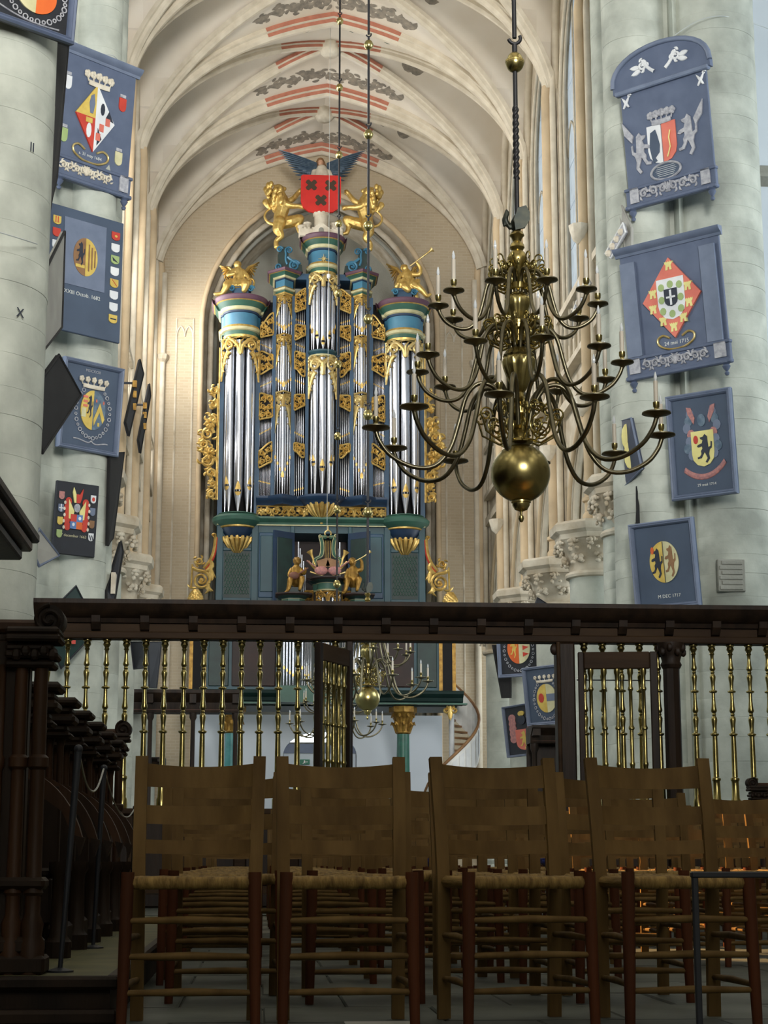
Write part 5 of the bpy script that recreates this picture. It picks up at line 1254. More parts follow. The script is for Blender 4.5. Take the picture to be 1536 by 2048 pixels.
# ---------------------------------------------------------------- hatchments (painted funeral boards)
RAMP = [(.55, .02), (.45, .1), (.25, .12), (.3, .18), (.42, .22), (.36, .32), (.12, .36), (.05, .42), (.15, .45), (.36, .42), (.38, .5), (.28, .58), (.3, .68), (.2, .76), (.05, .78), (.08, .84), (.3, .82), (.42, .7), (.5, .62), (.58, .72), (.66, .84), (.52, .96), (.62, 1.), (.8, .86), (.76, .7), (.82, .56), (.95, .5), (.98, .3), (.9, .28), (.88, .44), (.74, .48), (.72, .3), (.7, .1)]
CASTLE = [(.1, 1), (.38, 1), (.42, .7), (.5, .62), (.58, .7), (.62, 1), (.9, 1), (.82, .45), (.95, .3), (1, 0), (.85, .12), (.75, .0), (.62, .15), (.5, 0), (.38, .15), (.25, 0), (.15, .12), (0, 0), (.05, .3), (.18, .45)]
class Board:
    """axes from three corners read off the photograph; the top edge is level, the board stands against its pier"""
    def __init__(s, name, label, TL, TR, BL, Y, lean=.12, cat='hatchment', thick=.06, ground='hatch_blue', frame=None, fw=.08, group=None, edge='hatch_dark', body=True):
        a = PY(TL[0], TL[1], Y); b = PZ(TR[0], TR[1], a.z); c = PY(BL[0], BL[1], Y + lean)
        u = b - a; s.W = u.length; u.normalize(); v = c - a; v = v - u * v.dot(u); s.H = v.length; v.normalize(); n = u.cross(-v)   # u right, v down
        cen = a + u * s.W / 2 + v * s.H / 2
        s.root = thing(name, label, cat, cen, group=group)
        s.root.rotation_euler = Matrix((( u.x, n.x * -1 * -1, -v.x), (u.y, n.y, -v.y), (u.z, n.z, -v.z))).to_euler() if False else Matrix([[u.x, -n.x * -1, -v.x], [u.y, -n.y * -1, -v.y], [u.z, -n.z * -1, -v.z]]).to_euler()
        s.t = thick; s.lv = 0
        s.nsign = 1 if (n.dot(CAM - cen) < 0) else -1            # local y points away from the viewer when nsign is 1
        if s.nsign < 0:
            s.root.rotation_euler = Matrix([[u.x, -n.x, -v.x], [u.y, -n.y, -v.y], [u.z, -n.z, -v.z]]).to_euler()
        if body: MB().bbox(-s.W / 2, s.W / 2, 0, thick, -s.H / 2, s.H / 2, .012).build('panel', ground, s.root)
        if frame:
            w_, h_, f = s.W / 2, s.H / 2, fw
            for k, (p, q) in enumerate((((-w_, h_), (w_, h_)), ((w_, h_), (w_, -h_)), ((w_, -h_), (-w_, -h_)), ((-w_, -h_), (-w_, h_)))):
                d = Vector((q[0] - p[0], 0, q[1] - p[1])).normalized(); inn = Vector((d.z, 0, -d.x)) if True else None
                inn = Vector((-p[0] - q[0], 0, -p[1] - q[1])).normalized()
                m = MB(); P0 = Vector((p[0], 0, p[1])); P1 = Vector((q[0], 0, q[1])); o = []
                for (i_, y_) in ((0, .02), (0, -.05), (.25, -.075), (.5, -.06), (.62, -.07), (.8, -.05), (1, -.005), (1, .02)):
                    o.append((P0 + inn * f * i_ + d * f * i_ + Vector((0, y_, 0)), P1 + inn * f * i_ - d * f * i_ + Vector((0, y_, 0))))
                m.v = [tuple(x) for pr_ in o for x in pr_]
                for i in range(7): m.f.append((2 * i, 2 * i + 1, 2 * i + 3, 2 * i + 2)); m.mi.append(0)
                m.build('frame_moulding', frame, s.root, True, 35)
    def xy(s, u, v): return ((u - .5) * s.W, (.5 - v) * s.H)
    def poly(s, name, pts, m, lift=.012, thick=.012, parent=None):
        P = [s.xy(u, v) for u, v in pts]; y1 = -s.lv
        return MB().prism(P, -lift - s.lv, .0).build(name, m, parent or s.root)
    def quad(s, name, u0, v0, u1, v1, m, lift=.012, parent=None): return s.poly(name, [(u0, v0), (u1, v0), (u1, v1), (u0, v1)], m, lift, parent=parent)
    def oval(s, name, u, v, ru, rv, m, lift=.012, a0=0., a1=2 * pi, parent=None, n=28):
        pts = [(u + ru * cos(a0 + (a1 - a0) * i / n), v + rv * sin(a0 + (a1 - a0) * i / n)) for i in range(n + (0 if a1 - a0 > 6.2 else 1))]
        return s.poly(name, pts, m, lift, parent=parent)
    def lozenge(s, name, u, v, ru, rv, m, lift=.03, parent=None): return s.poly(name, [(u, v - rv), (u + ru, v), (u, v + rv), (u - ru, v)], m, lift, parent=parent)
    def shield(s, name, u, v, ru, rv, m, lift=.014, parent=None, half=0):
        R_ = [(ru, -rv), (ru, rv * .25), (ru * .9, rv * .6), (ru * .55, rv * .88), (0, rv)]; L_ = [(-x, y) for x, y in R_[::-1]]
        if half == 0: p = R_ + L_[1:]
        elif half > 0: p = [(0, -rv)] + R_
        else: p = L_ + [(0, -rv)]
        return s.poly(name, [(u + a, v + b) for a, b in p], m, lift, parent=parent)
    def beast(s, name, u, v, w_, h_, m, shape=RAMP, flip=False, lift=.02, parent=None):
        return s.poly(name, [(u + ((1 - x) if flip else x) * w_, v + y * h_) for x, y in shape], m, lift, parent=parent)
    def fn(s): return lambda u, v, d: Vector((u * s.W - s.W / 2, -.004 - d, s.H / 2 - v * s.H))
    def ring(s, name, u, v, ru, rv, m, r=.018, n=28, a0=0., a1=2 * pi):
        full = a1 - a0 > 6.2
        pts = [Vector((*s.xy(u + ru * cos(a0 + (a1 - a0) * i / n), v + rv * sin(a0 + (a1 - a0) * i / n)), 0)) for i in range(n + (0 if full else 1))]
        return MB().tube([(p.x, -.012, p.y) for p in pts], r, 6, full).build(name, m, s.root, True, 60)
    def chain(s, name, u, v, ru, rv, m, n=24, a0=-.9, a1=4.04, r=.028):
        mb = MB()
        for i in range(n):
            a = a0 + (a1 - a0) * i / (n - 1); x, z = s.xy(u + ru * cos(a), v + rv * sin(a)); k = .8 + .4 * (i % 2)
            mb.tube([(x + r * k * cos(t * pi / 4), -.012, z + r * k * sin(t * pi / 4)) for t in range(8)], .009, 5, True)
        o = mb.build(name, m, s.root, True, 60); o['kind'] = 'stuff'; return o
    def crown(s, u, v, w_, h_, m='silver', tilt=0.):
        c = MB(); x0, z0 = s.xy(u, v); W_ = w_ * s.W; H_ = h_ * s.H
        P = lambda a, b: (x0 + a * W_, z0 + b * H_ + tilt * a * H_)
        c.tube([(*P(a, -.35 + .2 * a * a), 0) for a in (-.42, -.2, 0, .2, .42)], H_ * .17, 8); c.v = [(x, -.03 + y2 * .3, y) for x, y, y2 in c.v]
        n0 = len(c.v); o = c.build('crown_band', m, s.root, True, 60)
        for k, a in enumerate((-.45, -.23, 0, .23, .45)):
            x, z = P(a * 1.08, .15 + .1 * (1 - abs(a)))
            f = MB()
            for q in range(5): f.ball((x + H_ * .12 * cos(q * 1.257), -.02, z + H_ * .14 * sin(q * 1.257)), (H_ * .15, .03, H_ * .15), 6, 5)
            f.tube([(x, -.02, z - H_ * .15), (*(lambda p: (p[0], -.02, p[1]))(P(a * .95, -.25)),)], H_ * .05, 6)
            f.build('fleuron', m, o, True, 60)
    def text(s, t, u, v, size, m='lettering_pale'):
        me = text_mesh(t, size, m); o = inst('lettering', me, s.root); x, z = s.xy(u, v); o.location = (x, -.006, z); o.rotation_euler = (pi / 2, 0, 0); return o
    def cartouche(s, u, v, ru, rv, m='pale_gold'):
        pts = [(u - ru * .35, v - rv * .55), (u - ru * .7, v - rv), (u - ru, v - rv * .6), (u - ru * .95, v + rv * .2), (u - ru * .5, v + rv * .85), (u, v + rv), (u + ru * .5, v + rv * .85), (u + ru * .95, v + rv * .2), (u + ru, v - rv * .6), (u + ru * .7, v - rv), (u + ru * .35, v - rv * .55)]
        P = smoothpath([(*s.xy(a, b), 0) for a, b in pts], 4); MB().tube([(p.x, -.015, p.y) for p in P], .022, 6).build('cartouche', m, s.root, True, 60)
    def carved(s, u0, v0, u1, v1, m='silver', n=4, name='carved_scrolls'):
        mb = MB(); fn = lambda a, b, d: Vector((a, -.005 - s.lv - d, b)); um = (u0 + u1) / 2
        for sg in (1, -1):
            for i in range(n):
                u = um + sg * (u1 - u0) / 2 * (i + .5) / n; x, z = s.xy(u, (v0 + v1) / 2); r = min((u1 - u0) * s.W / n / 4.2, (v1 - v0) * s.H * .36)
                scroll(mb, x, z, r, (0 if i % 2 else pi) if sg > 0 else (pi if i % 2 else 0), sg * (1 if i % 2 else -1), r * .3, .03, fn, 1.2, None, 4)
        x, z = s.xy(um, (v0 + v1) / 2); h = (v1 - v0) * s.H
        for q in range(5): leaf(mb, (x, z - h * .3), (x + (q - 2) * h * .22, z + h * (.45 - .06 * abs(q - 2))), h * .09, .03, fn)
        o = mb.build(name, m, s.root); o['kind'] = 'stuff'; return o
    def cornice(s, m='hatch_slate', over=.07, h=.16):
        W_ = s.W / 2; Z = s.H / 2
        MB().sweep([(0, -.02), (0, .02), (h * .3, .04), (h * .5, .09), (h * .8, .13), (h, .14), (h, -.02)], [(-W_ - over, 0, Z - h * .35), (W_ + over, 0, Z - h * .35)], [(0, 0, 1)] * 2).build('cornice', m, s.root, True, 30)
    def plinth(s, m='hatch_blue', frac=.14):
        W_ = s.W / 2; z0 = -s.H / 2; h = s.H * frac
        MB().bbox(-W_ - .03, W_ + .03, -.045, .05, z0, z0 + h, .012).build('plinth_board', m, s.root)
        MB().bbox(-W_ - .05, W_ + .05, -.075, .05, z0 + h - .02, z0 + h + .04, .012).build('plinth_moulding', m, s.root)
        MB().bbox(-W_ - .05, W_ + .05, -.09, .05, z0 - .06, z0 + .02, .02).build('plinth_moulding', m, s.root)
        for sg in (1, -1):
            MB().lathe([(0, -.26), (.03, -.25), (.045, -.21), (.02, -.18), (.05, -.14), (.075, -.09), (.05, -.06), (.09, -.03), (.09, 0)], 12, (sg * (W_ - .08), -.02, z0 - .02)).build('pendant', m, s.root, True, 40)
        s.lv = .045
# --- arched board
b = Board('hatchment', 'arch-topped blue hatchment with griffins holding a white and red shield on the pier', (1240, 188), (1411, 133), (1254, 418), 30.45, .2, ground='hatch_blue')
top = MB(); W_ = b.W / 2; pts = [(-W_ - .12, b.H / 2 - .02)] + [(-(W_ + .12) * cos(pi * i / 16), b.H / 2 + .1 + .62 * sin(pi * i / 16) ** .85) for i in range(17)] + [(W_ + .12, b.H / 2 - .02)]
top.prism(pts, -.05, .06).build('arched_head', 'hatch_blue', b.root)
MB().tube([(x, -.05, z) for x, z in pts[1:-1]], .05, 8).build('head_moulding', 'hatch_slate', b.root, True, 60)
MB().bbox(-W_ - .08, W_ + .08, -.08, .05, b.H / 2 - .07, b.H / 2 + .03, .02).build('head_moulding', 'hatch_slate', b.root)
for sg in (1, -1):
    mb = MB(); fn = lambda u, v, d: Vector((sg * u, -.055 - d, b.H / 2 + v)); scroll(mb, .36, .38, .09, 2, 1, .03, .03, fn, 1.3, (.12, .2), 4); leaf(mb, (.4, .3), (.6, .24), .05, .03, fn); leaf(mb, (.42, .36), (.62, .38), .05, .03, fn); mb.build('carved_scrolls', 'white', b.root)
    mb = MB(); fn = lambda u, v, d: Vector((sg * (W_ - .12) + u, -.01 - d, b.H / 2 - .2 + v)); leaf(mb, (-.06, -.12), (.08, .1), .03, .03, fn); leaf(mb, (.06, -.12), (-.08, .1), .03, .03, fn); scroll(mb, .08, .1, .04, 0, 1, .015, .02, fn, 1., None, 0); mb.build('carved_sprig', 'white', b.root)
b.shield('shield_half', .44, .53, .16, .17, 'white', .02, half=-1); b.shield('shield_half', .45, .53, .16, .17, 'salmon', .02, half=1)
b.poly('charge', [(.32, .42), (.38, .4), (.4, .46), (.42, .54), (.41, .6), (.36, .64), (.38, .67), (.34, .68), (.32, .64), (.3, .54)], 'hatch_ground', .028)
mb = MB().tube([(*(lambda p: (p[0], -.035, p[1]))(b.xy(u, v)),) for u, v in ((.5, .66), (.54, .58), (.53, .5), (.55, .44))], .012, 6); mb.build('charge', 'pale_yellow', b.root)
b.crown(.46, .3, .26, .13)
for fl, u in ((False, .62), (True, .08)):
    b.beast('supporter', u, .34 if not fl else .38, .24, .36, 'silver', RAMP, fl, .03)
    w1 = (u + (.2 if not fl else .04), .40); b.poly('supporter_wing', [w1, (w1[0] + (.12 if not fl else -.12), .26), (w1[0] + (.1 if not fl else -.1), .38), (w1[0] + (.02 if not fl else -.02), .46)], 'silver', .035)
b.ring('cartouche', .46, .77, .17, .07, 'silver', .025); b.oval('tablet', .46, .77, .16, .065, 'hatch_ground', .008)
for i in range(6): b.quad('script_line', .34 + .01 * abs(i - 2), .725 + i * .016, .58 - .01 * abs(i - 2), .728 + i * .016, 'lettering_pale', .012)
b.plinth(); b.carved(.14, .86, .82, .97, 'silver', 3)
for u in (.04, .86): b.quad('carved_block', u, .85, u + .1, .98, 'silver', .03)
# --- lozenge board with castles
b = Board('hatchment', 'blue hatchment with a salmon lozenge of castles and the date 24 mei 1715', (1238, 512), (1436, 464), (1262, 757), 30.5, .2, ground='hatch_blue')
lz = b.lozenge('lozenge', .5, .43, .29, .32, 'salmon', .05); b.shield('inner_shield', .5, .44, .135, .165, 'white', .06); b.shield('escutcheon', .5, .43, .065, .07, 'ink', .07)
for uu, vv in ((.5, .17), (.32, .37), (.31, .49), (.67, .36), (.67, .49), (.5, .66), (.4, .6), (.6, .6)): b.beast('castle_charge', uu - .04, vv - .03, .08, .07, 'pale_yellow', CASTLE, False, .058)
for uu, vv in ((.41, .34), (.5, .325), (.59, .34), (.405, .44), (.595, .44), (.41, .53), (.5, .56), (.59, .53)): b.oval('ring_charge', uu, vv, .03, .03, 'sage', .068, n=12)
b.quad('cross_bar', .49, .37, .51, .49, 'white', .078); b.quad('cross_bar', .455, .42, .545, .435, 'white', .078)
b.cartouche(.5, .775, .18, .06); b.text('24 mei 1715', .5, .785, .1)
b.cornice(); b.plinth(); b.carved(.16, .87, .8, .97, 'silver', 4)
for u in (.02, .87): b.quad('carved_block', u, .855, u + .11, .975, 'silver', .03)
for u in (.1, .9): b.quad('pilaster_strip', u - .09, .08, u + .06, .84, 'hatch_slate', .012)
# --- framed boards on the same pier
b = Board('hatchment', 'framed hatchment with a black griffin on a pale yellow shield and a pink ribbon', (1332, 795), (1462, 774), (1345, 1003), 30.25, .12, ground='hatch_ground', frame='hatch_slate', fw=.1)
b.shield('shield', .52, .54, .17, .17, 'pale_yellow', .02); b.beast('griffin', .42, .4, .25, .28, 'ink', RAMP, False, .028); b.oval('flag', .42, .45, .035, .04, 'red', .028)
for sg in (1, -1):
    for k in range(7): b.oval('mantling', .52 + sg * (.17 + .03 * (k % 3)), .2 + k * .065, .06, .05, ('hatch_slate', 'grey_wing', 'hatch_slate', 'rose')[k % 4], .008 + .001 * k, n=10)
    b.poly('horn', [(.52 + sg * .12, .3), (.52 + sg * .2, .2), (.52 + sg * .22, .13), (.52 + sg * .15, .14), (.52 + sg * .1, .24)], 'rose', .018)
b.oval('helmet', .52, .27, .06, .06, 'grey_wing', .02)
mb = MB(); mb.ribbon([(u, v) for u, v in bez((.22, .72), (.4, .84), (.65, .84), (.84, .68), 10)], .028, .02, b.fn()); mb.build('motto_ribbon', 'rose', b.root)
b.text('29 maii 1714', .54, .88, .07)
b = Board('hatchment', 'framed hatchment with an oval of a black griffin and a brown unicorn', (1258, 1050), (1386, 1033), (1277, 1223), 30.2, .12, ground='hatch_ground', frame='hatch_slate', fw=.09)
b.oval('oval_half', .5, .47, .22, .235, 'yellow', .02, pi / 2, 3 * pi / 2); b.oval('oval_half', .503, .47, .22, .235, 'cream', .02, -pi / 2, pi / 2)
b.beast('griffin', .3, .3, .19, .35, 'ink', RAMP, False, .028); b.beast('unicorn', .51, .28, .18, .37, 'brown', RAMP, False, .028); b.oval('flag', .335, .33, .025, .04, 'orange', .03); b.quad('dividing_line', .497, .24, .503, .7, 'ink', .03)
b.text('M DEC 1717', .53, .86, .085)
b = Board('hatchment', 'dark green framed board at the edge of the transept wall', (1514, 890), (1640, 906), (1508, 1080), 31.6, .05, ground='hatch_black', frame='hatch_blue', fw=.09)
b.oval('wreath', .3, .5, .2, .24, 'green', .02)
# --- boards on the far pier across the nave
b = Board('hatchment', 'blue hatchment with a quartered lozenge under a crown, dated 31 may 1684', (132, 96), (273, 152), (114, 348), 30.1, .15, ground='hatch_blue')
C_ = (.46, .47); ru, rv = .27, .27
for m, pts in (('yellow', [(0, -1), (0, 0), (-1, 0)]), ('white', [(0, -1), (1, 0), (0, 0)]), ('red', [(-1, 0), (0, 0), (0, 1)]), ('white', [(0, 0), (1, 0), (0, 1)])): b.poly('lozenge_quarter', [(C_[0] + x * ru, C_[1] + y * rv) for x, y in pts], m, .035)
b.poly('charge', [(.38, .3), (.42, .28), (.44, .36), (.42, .44), (.38, .44), (.36, .36)], 'hatch_slate', .042); b.oval('charge', .55, .38, .03, .05, 'ink', .042, n=10); b.oval('charge', .38, .58, .035, .06, 'white', .042, n=10); b.quad('charge', .33, .48, .42, .52, 'yellow', .042)
for u, v in ((.6, .44), (.52, .5), (.48, .58)): b.quad('charge', u, v, u + .06, v + .06, 'salmon', .044)
b.poly('charge', [(.64, .38), (.71, .46), (.6, .44)], 'ink', .042); b.poly('charge', [(.5, .54), (.56, .62), (.5, .68)], 'ink', .042)
b.crown(.48, .16, .34, .12, 'ivory')
for u, v, m in ((.83, .28, 'red'), (.83, .72, 'cream'), (.06, .26, 'white'), (.06, .68, 'sage')): b.shield('small_shield', u, v, .05, .055, m, .018); b.quad('small_crest', u - .04, v - .085, u + .04, v - .06, 'silver', .014)
b.cartouche(.44, .77, .24, .06); b.text('s. 31 may 1684', .44, .775, .085); b.cornice(); b.plinth(); b.carved(.03, .865, .74, .97, 'ivory', 4); b.quad('carved_block', .85, .85, .97, .98, 'silver', .03)
b = Board('hatchment', 'blue board with a striped roundel and two columns of small shields, dated XXIII Octob 1682', (100, 404), (248, 447), (103, 655), 29.7, .1, ground='hatch_ground')
b.quad('inner_panel', .2, .08, .76, .62, 'hatch_slate', .012)
b.oval('roundel_half', .49, .37, .16, .155, 'yellow', .02, -pi / 2, pi / 2); b.oval('roundel_half', .488, .37, .16, .155, 'brown', .02, pi / 2, 3 * pi / 2)
for k in range(3): b.quad('stripe', .525 + k * .04, .26 + .02 * k, .542 + k * .04, .48 - .02 * k, 'brown', .026)
b.beast('beast', .36, .25, .12, .2, 'ink', RAMP, False, .026); b.quad('charge', .36, .44, .48, .465, 'yellow', .026)
sm = ['red', 'white', 'sage', 'white', 'yellow', 'white', 'white', 'yellow']
for k in range(8):
    v = .13 + k * .098; b.shield('small_shield', .89, v, .055, .035, sm[k], .018)
    if k in (1, 5): b.ring('charge', .89, v, .025, .018, 'ink', .006, 12)
    if k == 0: b.oval('charge', .89, v, .02, .01, 'yellow', .022, n=8)
    if k == 2: b.poly('charge', [(.85, v - .02), (.93, v + .02), (.86, v + .01)], 'ink', .022)
    if k == 4: b.poly('charge', [(.85, v - .03), (.86, v - .03), (.93, v + .02), (.92, v + .02)], 'red', .022)
    if k == 7: b.quad('charge', .85, v - .005, .93, v + .005, 'ink', .022)
for k, m in enumerate(('yellow', 'red', 'white', 'red')): b.shield('small_shield', .1, .13 + k * .1, .05, .035, m, .018)
for k in range(2): b.quad('charge', .075 + k * .03, .1, .085 + k * .03, .15, 'red', .022)
b.text('XXIII Octob. 1682', .47, .68, .1)
b = Board('hatchment', 'framed hatchment with a crowned shield bearing a yellow chevron inside a chain collar', (127, 712), (247, 739), (113, 893), 30.25, .1, ground='hatch_ground', frame='hatch_slate', fw=.09)
b.oval('shield_half', .54, .53, .2, .22, 'grey_wing', .02, -pi / 2, pi / 2); b.oval('shield_half', .538, .53, .2, .22, 'yellow', .02, pi / 2, 3 * pi / 2)
for k in range(3): b.quad('bar', .37, .38 + k * .05, .44, .405 + k * .05, 'salmon', .026)
b.quad('field', .35, .52, .42, .62, 'cream', .026); b.beast('tree_and_bird', .43, .36, .1, .26, 'ink', RAMP, False, .026)
b.poly('chevron', [(.55, .63), (.64, .44), (.73, .61), (.7, .66), (.64, .54), (.56, .7)], 'yellow', .03); b.quad('charge', .62, .66, .65, .7, 'yellow', .03)
for u, v in ((.58, .42), (.7, .43)): b.oval('charge', u, v, .012, .02, 'salmon', .03, n=8)
b.crown(.52, .23, .42, .13, 'ivory'); b.chain('chain_collar', .54, .55, .28, .29, 'silver'); b.text('MDCXCIII', .5, .1, .07, 'silver')
mb = MB(); mb.ribbon(bez((.25, .87), (.42, .86), (.5, .93), (.55, .87), 8), .008, .015, b.fn()); mb.ribbon(bez((.55, .87), (.62, .94), (.72, .87), (.82, .88), 8), .008, .015, b.fn()); mb.build('ribbon_ends', 'silver', b.root)
b = Board('hatchment', 'dark board with a red and white mantled shield between eight small coats of arms', (114, 960), (199, 972), (104, 1106), 30.3, .08, ground='hatch_black')
for sg in (1, -1):
    for k in range(5):
        b.oval('mantling', .5 + sg * (.2 + .02 * (k % 2)), .27 + k * .085, .075, .06, 'red', .012 + .001 * k, n=10); b.oval('mantling_tip', .5 + sg * (.28 + .01 * (k % 2)), .29 + k * .085, .025, .025, 'ivory', .02, n=8)
    b.poly('mantling', [(.5 + sg * .06, .4), (.5 + sg * .2, .24), (.5 + sg * .18, .5), (.5 + sg * .1, .52)], 'pale_yellow', .024)
b.oval('helmet', .5, .35, .07, .06, 'silver', .03); b.poly('feather', [(.43, .28), (.38, .14), (.4, .07), (.46, .16), (.47, .28)], 'pale_yellow', .026); b.poly('feather', [(.48, .28), (.47, .16), (.55, .16), (.62, .08), (.6, .2), (.56, .28)], 'red', .026)
for u0, v0, m in ((.36, .44, 'red'), (.5, .44, 'sky_blue'), (.36, .54, 'sky_blue'), (.5, .54, 'orange')): b.quad('shield_quarter', u0, v0, u0 + .14, v0 + .1, m, .03)
b.oval('charge', .57, .49, .035, .025, 'white', .036, n=8); b.oval('charge', .43, .58, .03, .025, 'white', .036, n=8)
for k, (m1, m2) in enumerate((('rose', 'white'), ('hatch_slate', 'hatch_slate'), ('yellow', 'brown'), ('sage', 'white'))): b.shield('small_shield', .13, .2 + k * .175, .06, .055, m1, .018); b.shield('small_shield', .87, .2 + k * .175, .06, .055, m2, .018)
b.quad('cross_bar', .12, .32, .14, .42, 'white', .024); b.quad('cross_bar', .08, .365, .18, .38, 'white', .024); b.oval('charge', .87, .2, .035, .03, 'red', .024, n=8)
for k in range(2): b.poly('charge', [(.82 + k * .05, .7), (.84 + k * .05, .7), (.88 + k * .05, .77), (.86 + k * .05, .77)], 'ink', .024)
b.text('7 december 1663', .47, .735, .07, 'lettering_gold')
# --- near pier, top corner
b = Board('hatchment', 'black-grounded framed hatchment with a chain collar high on the huge smooth pier', (-40, -150), (158, -72), (-50, 22), 19.8, .1, ground='hatch_black', frame='hatch_blue', fw=.1)
b.oval('oval', .6, .56, .2, .22, 'cream', .02, pi / 2, 3 * pi / 2); b.oval('oval', .6, .56, .2, .22, 'orange', .021, -pi / 2, pi / 2); b.chain('chain_collar', .6, .57, .29, .3, 'silver', 24)
mb = MB(); mb.ribbon(bez((.2, .8), (.35, .85), (.5, .93), (.85, .88), 10), .01, .02, b.fn()); mb.build('ribbon_ends', 'silver', b.root)
# --- boards seen through the gate
b = Board('hatchment', 'black framed hatchment with an orange and white oval seen through the gate', (993, 1262), (1078, 1256), (1003, 1356), 44.4, .06, ground='hatch_black', frame='hatch_slate', fw=.09)
b.oval('oval_half', .5, .4, .26, .32, 'orange', .02, pi / 2, 3 * pi / 2); b.oval('oval_half', .505, .4, .26, .32, 'cream', .02, -pi / 2, pi / 2); b.beast('lion', .3, .15, .17, .45, 'yellow', RAMP, False, .026)
for k in range(3): b.poly('dart', [(.6, .2 + k * .14), (.74, .24 + k * .14), (.6, .3 + k * .14)], 'red', .026)
b.chain('chain_collar', .5, .45, .34, .42, 'silver')
b = Board('hatchment', 'slate framed hatchment with a yellow and white oval below a crown, on a nave column', (1046, 1336), (1122, 1327), (1060, 1453), 39.9, .06, ground='hatch_ground', frame='hatch_slate', fw=.08)
b.oval('oval_half', .55, .55, .25, .24, 'yellow', .02, pi / 2, 3 * pi / 2); b.oval('oval_half', .555, .55, .25, .24, 'cream', .02, -pi / 2, pi / 2); b.quad('bar', .56, .48, .79, .6, 'hatch_slate', .026); b.oval('rose', .42, .54, .07, .08, 'red', .026, n=10); b.crown(.55, .22, .5, .13, 'ivory'); b.chain('chain_collar', .55, .57, .33, .33, 'silver')
b = Board('hatchment', 'dark hatchment with pink mantling and a golden lion low on a nave column', (1007, 1414), (1066, 1404), (1018, 1516), 44.4, .06, ground='hatch_black', frame='hatch_slate', fw=.06)
for sg in (1, -1):
    for k in range(5): b.oval('mantling', .55 + sg * .3, .25 + k * .1, .12, .08, 'rose', .014 + .001 * k, n=10)
b.shield('shield', .6, .68, .26, .2, 'salmon', .026); b.beast('lion', .46, .5, .28, .36, 'yellow', RAMP, False, .034); b.oval('helmet', .58, .3, .12, .09, 'ink', .028); b.oval('crest', .58, .18, .1, .05, 'yellow', .028)
# --- lozenge boards seen from the side or the back
def slab(name, label, pts, m, m2=None, thick=.05):
    """pts: (px,py,Y) corners, all on one upright board"""
    P = [PY(*p) for p in pts]; c = sum(P, Vector()) / len(P); n = (P[1] - P[0]).cross(P[2] - P[0]).normalized()
    if n.dot(CAM - c) < 0: n = -n
    o = thing(name, label, 'hatchment', c)
    Q = [p - c - n * thick for p in P] + [p - c for p in P]; k = len(P)
    q = MB().add(Q, [tuple(range(k)), tuple(range(k, 2 * k))[::-1]] + [(i, (i + 1) % k, k + (i + 1) % k, k + i) for i in range(k)]); q.build('panel', m, o)
    fr = MB(); fr.tube([p - c for p in P], .022, 6, True); fr.build('edge_moulding', m2 or m, o)
    return o, P, c, n
slab('hatchment', 'plain dark back of a tall board behind the huge smooth pier', [(96, 80, 21.4), (136, 92, 22.3), (113, 356, 22.3), (96, 440, 21.4)], 'board_back')
o, P, c, n = slab('hatchment', 'grey lozenge board turned edge-on beside the striped roundel board', [(129, 463, 23.0), (123, 655, 23.0), (84, 705, 21.6), (92, 538, 21.6)], 'grey_board', 'board_back')
slab('hatchment', 'black back of a lozenge board against the chevron hatchment', [(118, 710, 22.6), (162, 790, 23.3), (85, 906, 22.4), (52, 800, 21.8)], 'board_back')
slab('hatchment', 'small grey tip of a lozenge board below the dark eight-shield board', [(78, 1058, 22.2), (118, 1111, 22.6), (78, 1132, 22.2), (60, 1090, 22.0)], 'grey_board', 'hatch_slate')
o, P, c, n = slab('hatchment', 'dark lozenge board with gold ornament low on the far pier behind the screen rail', [(152, 1172, 30.3), (196, 1258, 30.6), (122, 1337, 30.4), (84, 1240, 30.0)], 'dark_green', 'hatch_black')
mb = MB().tube([(P[0] + P[2]) / 2 - c + Vector((.18 * cos(t * pi / 5), -.05, .2 * sin(t * pi / 5))) for t in range(10)], .02, 6, True); mb.build('gold_wreath', 'dim_gold', o)
MB().box(-.12, .12, -.06, -.03, -.32, -.14).build('red_field', 'red', o)
slab('hatchment', 'narrow black board seen edge-on below the chevron hatchment', [(220, 908, 31.1), (248, 904, 31.75), (226, 1076, 31.75), (216, 1092, 31.1)], 'board_back')
o, P, c, n = slab('hatchment', 'narrow lozenge board with pale figures seen edge-on above the screen rail', [(242, 1083, 33.0), (246, 1104, 33.0), (229, 1204, 32.2), (214, 1235, 32.2), (213, 1180, 32.2)], 'hatch_black', 'board_back')
MB().box(-.04, .04, -.3, .0, -.3, .1).build('pale_figure', 'ivory', o)
for l, pts in (('slender dark lozenge board with gold ornament hung on the far window wall', [(280, 719, 40.3), (287, 748, 40.5), (258, 872, 39.4), (251, 845, 39.2)]), ('slender dark lozenge board farthest along the window wall opposite the chandelier', [(299, 768, 44.9), (301, 792, 45.), (281, 906, 44.), (277, 880, 43.9)])):
    o, P, c, n = slab('hatchment', l, pts, 'hatch_black', 'board_back')
    for k in (-.25, .05, .3): MB().box(-.05, .05, -.12, -.02, k - .08, k + .08).build('gold_figure', 'dim_gold', o)
    MB().tube([(0, .02, .35), (-5.42 - c.x, .02, .35)], .03, 6).build('hook', 'iron', o, True, 60)
slab('hatchment', 'pale side of a board with an iron hook behind the arch-topped hatchment', [(1237, 405, 30.9), (1244, 412, 30.8), (1263, 455, 30.5), (1263, 504, 30.5), (1251, 504, 30.7)], 'grey_board', 'grey_board')
